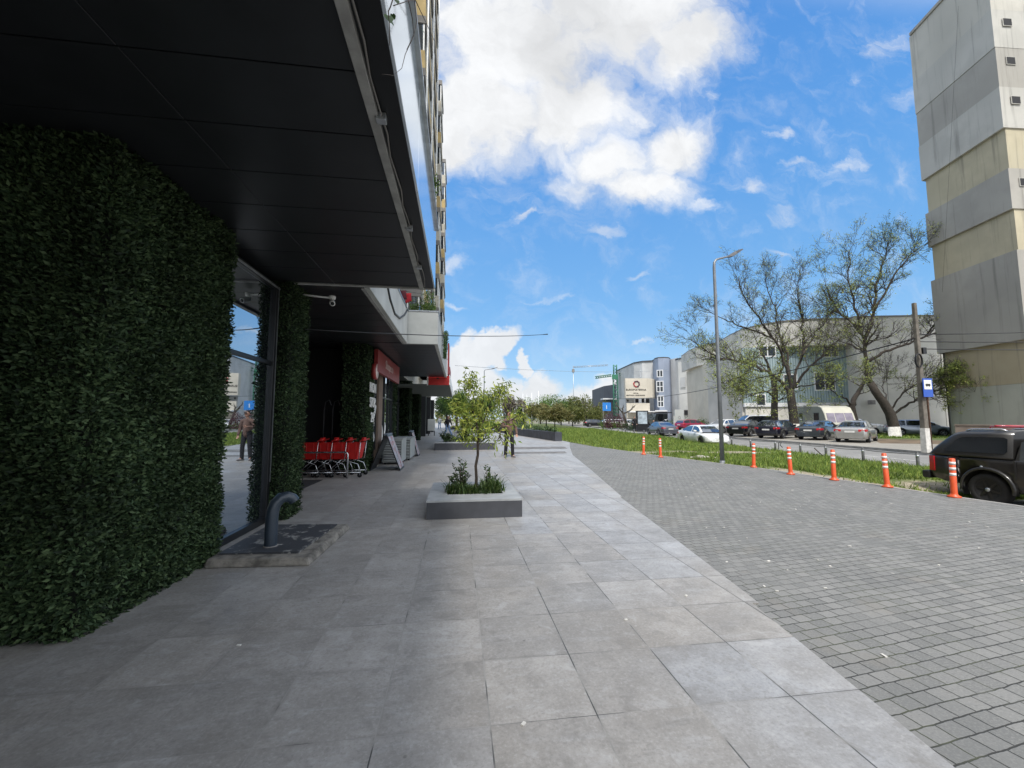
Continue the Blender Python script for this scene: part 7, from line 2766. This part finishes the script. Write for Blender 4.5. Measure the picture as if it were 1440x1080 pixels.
# ---- shrubs, hedges and distant trees
def bushy(name, c, r, n, size, m, label, cat='shrub', group=None, trunk=None):
    e_ = empty(name, c, 0, label, cat, group)
    lob = rng.normal(0, .45, (9, 3)) * np.array(r)
    lob[:, 2] = np.abs(lob[:, 2]) * .8
    idx = rng.integers(0, 9, n)
    d = rng.normal(0, 1, (n, 3))
    d /= np.linalg.norm(d, axis=1, keepdims=True)
    p = lob[idx] + d * (rng.random(n) ** .4)[:, None] * np.array(r) * rng.uniform(.35, .6, 9)[idx][:, None]
    p[:, 2] = np.maximum(p[:, 2], -r[2] * .9 if trunk else .02)
    o = leaf_mesh('crown' if trunk else 'foliage', p, d + (0, 0, .3), size, m, e_)
    mb = MB()
    if trunk:
        mb.tube([(0, 0, -trunk), (.05, 0, -r[2] * .2), (0, .05, r[2] * .3)], [trunk * .06, trunk * .045, .03], 8)
        for q in range(5):
            a = q * 1.3
            mb.tube([(.03, 0, -r[2] * .3), (math.cos(a) * r[0] * .4, math.sin(a) * r[1] * .4, r[2] * .3)], [.06, .02], 5)
        mb.build('trunk', M_bark, e_)
    else:
        for q in range(5):
            a = q * 1.3
            mb.tube([(0, 0, 0), (math.cos(a) * r[0] * .4, math.sin(a) * r[1] * .4, r[2] * .6)], [.03, .012], 5)
        mb.build('stem', M_bark, e_)
    return e_


M_green1 = leafmat('spring_green', (.115, .20, .035), .4, .5, .3)
M_green2 = leafmat('mid_green', (.07, .13, .03), .4, .5, .25)
M_olive = leafmat('olive_green', (.13, .15, .04), .4, .5, .3)
M_plum = leafmat('plum_leaf', (.08, .025, .035), .4, .5, .2)
M_rust = leafmat('rusty_leaf', (.16, .155, .05), .4, .5, .25)
M_brush = leafmat('brushwood', (.17, .15, .12), .3, .7, .1)
M_cyp = leafmat('dark_conifer', (.02, .045, .018), .4, .5, .1)
# round green trees at the end of the arcade
p = P2(642, 56)
bushy('round_tree', (p[0], p[1], 3.0), (2.2, 2.2, 2.1), 6500, .26, M_green1, 'round bright green tree at the end of the arcade behind the walker', 'tree', None, 3.0)
p = P2(628, 66)
bushy('round_tree', (p[0], p[1], 3.0), (1.8, 1.8, 2.0), 3500, .28, M_green2, 'darker green tree far left at the end of the arcade', 'tree', None, 3.0)
p = P2(676, 60)
bushy('round_tree', (p[0], p[1], 3.0), (2.2, 2.2, 2.2), 4500, .28, M_green2, 'mid green tree showing through the young tree', 'tree', None, 3.0)
for i, (px, hd, sz, lb) in enumerate(((658, 46, 1.0, 'rounded light green bush at the left of the far planter'), (676, 47, 1.0, 'light green bush in the middle of the far planter'), (692, 47.5, .95, 'light green bush at the right end of the far planter'))):
    p = P2(px, hd)
    bushy('round_bush', (p[0], p[1], .4), (1.1 * sz, 1.2 * sz, 1.15 * sz), 1600, .2, (M_olive, M_green1, M_green1)[i], lb, 'bush')
# brushy bare tree and dark conifer behind the man
p = P2(718, 62)
bushy('bare_bush_tree', (p[0], p[1], 2.6), (1.6, 1.6, 2.6), 3800, .26, M_brush, 'greyish brown leafless bushy tree behind the man', 'tree', None, 2.6)
p = P2(731, 58)
e_ = empty('dark_conifer', (p[0], p[1], 0), 0, 'narrow dark conifer right of the man', 'tree')
n_ = 2600
tt = rng.random(n_) ** .8
aa = rng.uniform(0, 6.283, n_)
rr = .95 * (1 - tt) * rng.random(n_) ** .3 + .06
leaf_mesh('crown', np.stack([rr * np.cos(aa), rr * np.sin(aa), .3 + 2.7 * tt], 1), np.stack([np.cos(aa), np.sin(aa), np.full(n_, .4)], 1), .2, M_cyp, e_)
MB().tube([(0, 0, 0), (0, 0, 2.6)], [.09, .02], 6).build('trunk', M_bark, e_)
# loose trees along the far end of the road
mats_ = (M_olive, M_rust, M_green2, M_olive, M_brush, M_rust, M_green1, M_olive, M_green2)
names = ('olive green', 'rust tinged', 'mid green', 'pale olive', 'bare brownish', 'golden brown', 'bright green', 'soft olive', 'deep green')
for i, (px, hd, rx, rz_, zc) in enumerate(((748, 100, 4.2, 3.4, 3.6), (768, 84, 3.2, 2.6, 3.2), (789, 96, 3.6, 3.0, 3.4), (805, 82, 2.4, 2.3, 2.8), (822, 105, 3.8, 3.2, 3.2), (780, 76, 2.2, 2.0, 2.4), (760, 118, 4.6, 4.0, 4.2), (838, 100, 3.0, 2.8, 2.6), (800, 125, 5, 4.0, 4.2))):
    p = P2(px, hd)
    zc = zc * .74
    bushy('roadside_tree', (p[0], p[1], zc), (rx * 1.1, rx * 1.1, rz_ * (.85 + .13 * (i % 4))), 3600, .42, mats_[i], names[i] + ' tree at the far end of the road, ' + ('nearer the flagpoles' if px < 775 else 'towards the blue sign' if px > 800 else 'mid group'), 'tree', 'trees at the far end of the road', zc)
# far wood as one mass
n_ = 14000
xs = rng.uniform(-10, 150, n_)
e_ = empty('far_treeline', (0, 190, 0), 0)
tag(e_, 'far wood reading as one low green band along the horizon', 'trees', kind='stuff')
hh = 8 + 2.5 * np.sin(xs * .13) + 1.8 * np.sin(xs * .37 + 1)
leaf_mesh('foliage', np.stack([xs, rng.uniform(-6, 10, n_), hh * rng.random(n_) ** .7], 1), rng.normal(0, 1, (n_, 3)) + (0, -1, .5), 1.1, M_olive, e_)
# planting near the clinic
p = P2(868, 68)
bushy('plum_shrub', (p[0], p[1], .2), (1.6, 1.4, 2.4), 1300, .24, M_plum, 'dark plum coloured shrub left of the pollarded tree')
for i, (px, hd, s_, m_, lb) in enumerate(((857, 70, .95, M_green1, 'yellow green rounded bush right of the blue sign'), (868, 71, 1.0, M_green1, 'yellow green bush beneath the plum shrub'), (890, 60, 1.1, M_cyp, 'dark clipped hedge behind the person at the bus stop'), (898, 58, 1.0, M_cyp, 'dark clipped hedge behind the advert panel'),
                              (941, 66, 1.0, M_green2, 'dark green bush left of the pale totem sign'), (970, 70, 1.2, M_green2, 'green bush below the left garage opening'), (984, 70, 1.1, M_olive, 'olive bush below the right garage opening'), (998, 68, 1.3, M_green1, 'bright bush left of the street lamp by the clinic wall'),
                              (1022, 60, 1.0, M_green1, 'green bush in front of the glazed entrance, left one'), (1036, 60, .9, M_green2, 'green bush in front of the glazed entrance, right one'))):
    p = P2(px, hd)
    bushy('round_bush', (p[0], p[1], 0), (1.5 * s_, 1.3 * s_, 1.5 * s_), 900, .22, m_, lb, 'bush')
p = P2(1150, 30)
n_ = 5000
e_ = empty('far_grass', (0, 0, PARKZ), 0)
tag(e_, 'strip of green grass under the whitewashed tree across the road', 'grass', kind='stuff')
gp = []
while len(gp) < n_:
    hd = rng.uniform(33, 44)
    px = rng.uniform(1222, 1345)
    q = P2(px, hd)
    gp.append((q[0], q[1], 0))
blades('blades', np.array(gp), .14, e_, M_grass, .03)
q0 = [P2(1215, 33), P2(1345, 29.5), P2(1345, 46), P2(1215, 46)]
sheet('far_lawn', [tuple(q) for q in q0], PARKZ + .008, mat('lawn_soil', (.09, .12, .035), .95, 0, .4, 1.2))
q0 = [P2(1236, 26.5), P2(1325, 25.5), P2(1340, 29.3), P2(1222, 32.8)]
sheet('bare_soil', [tuple(q) for q in q0], PARKZ + .006, mat('brown_soil', (.13, .095, .06), .95, 0, .45, .9, .5))
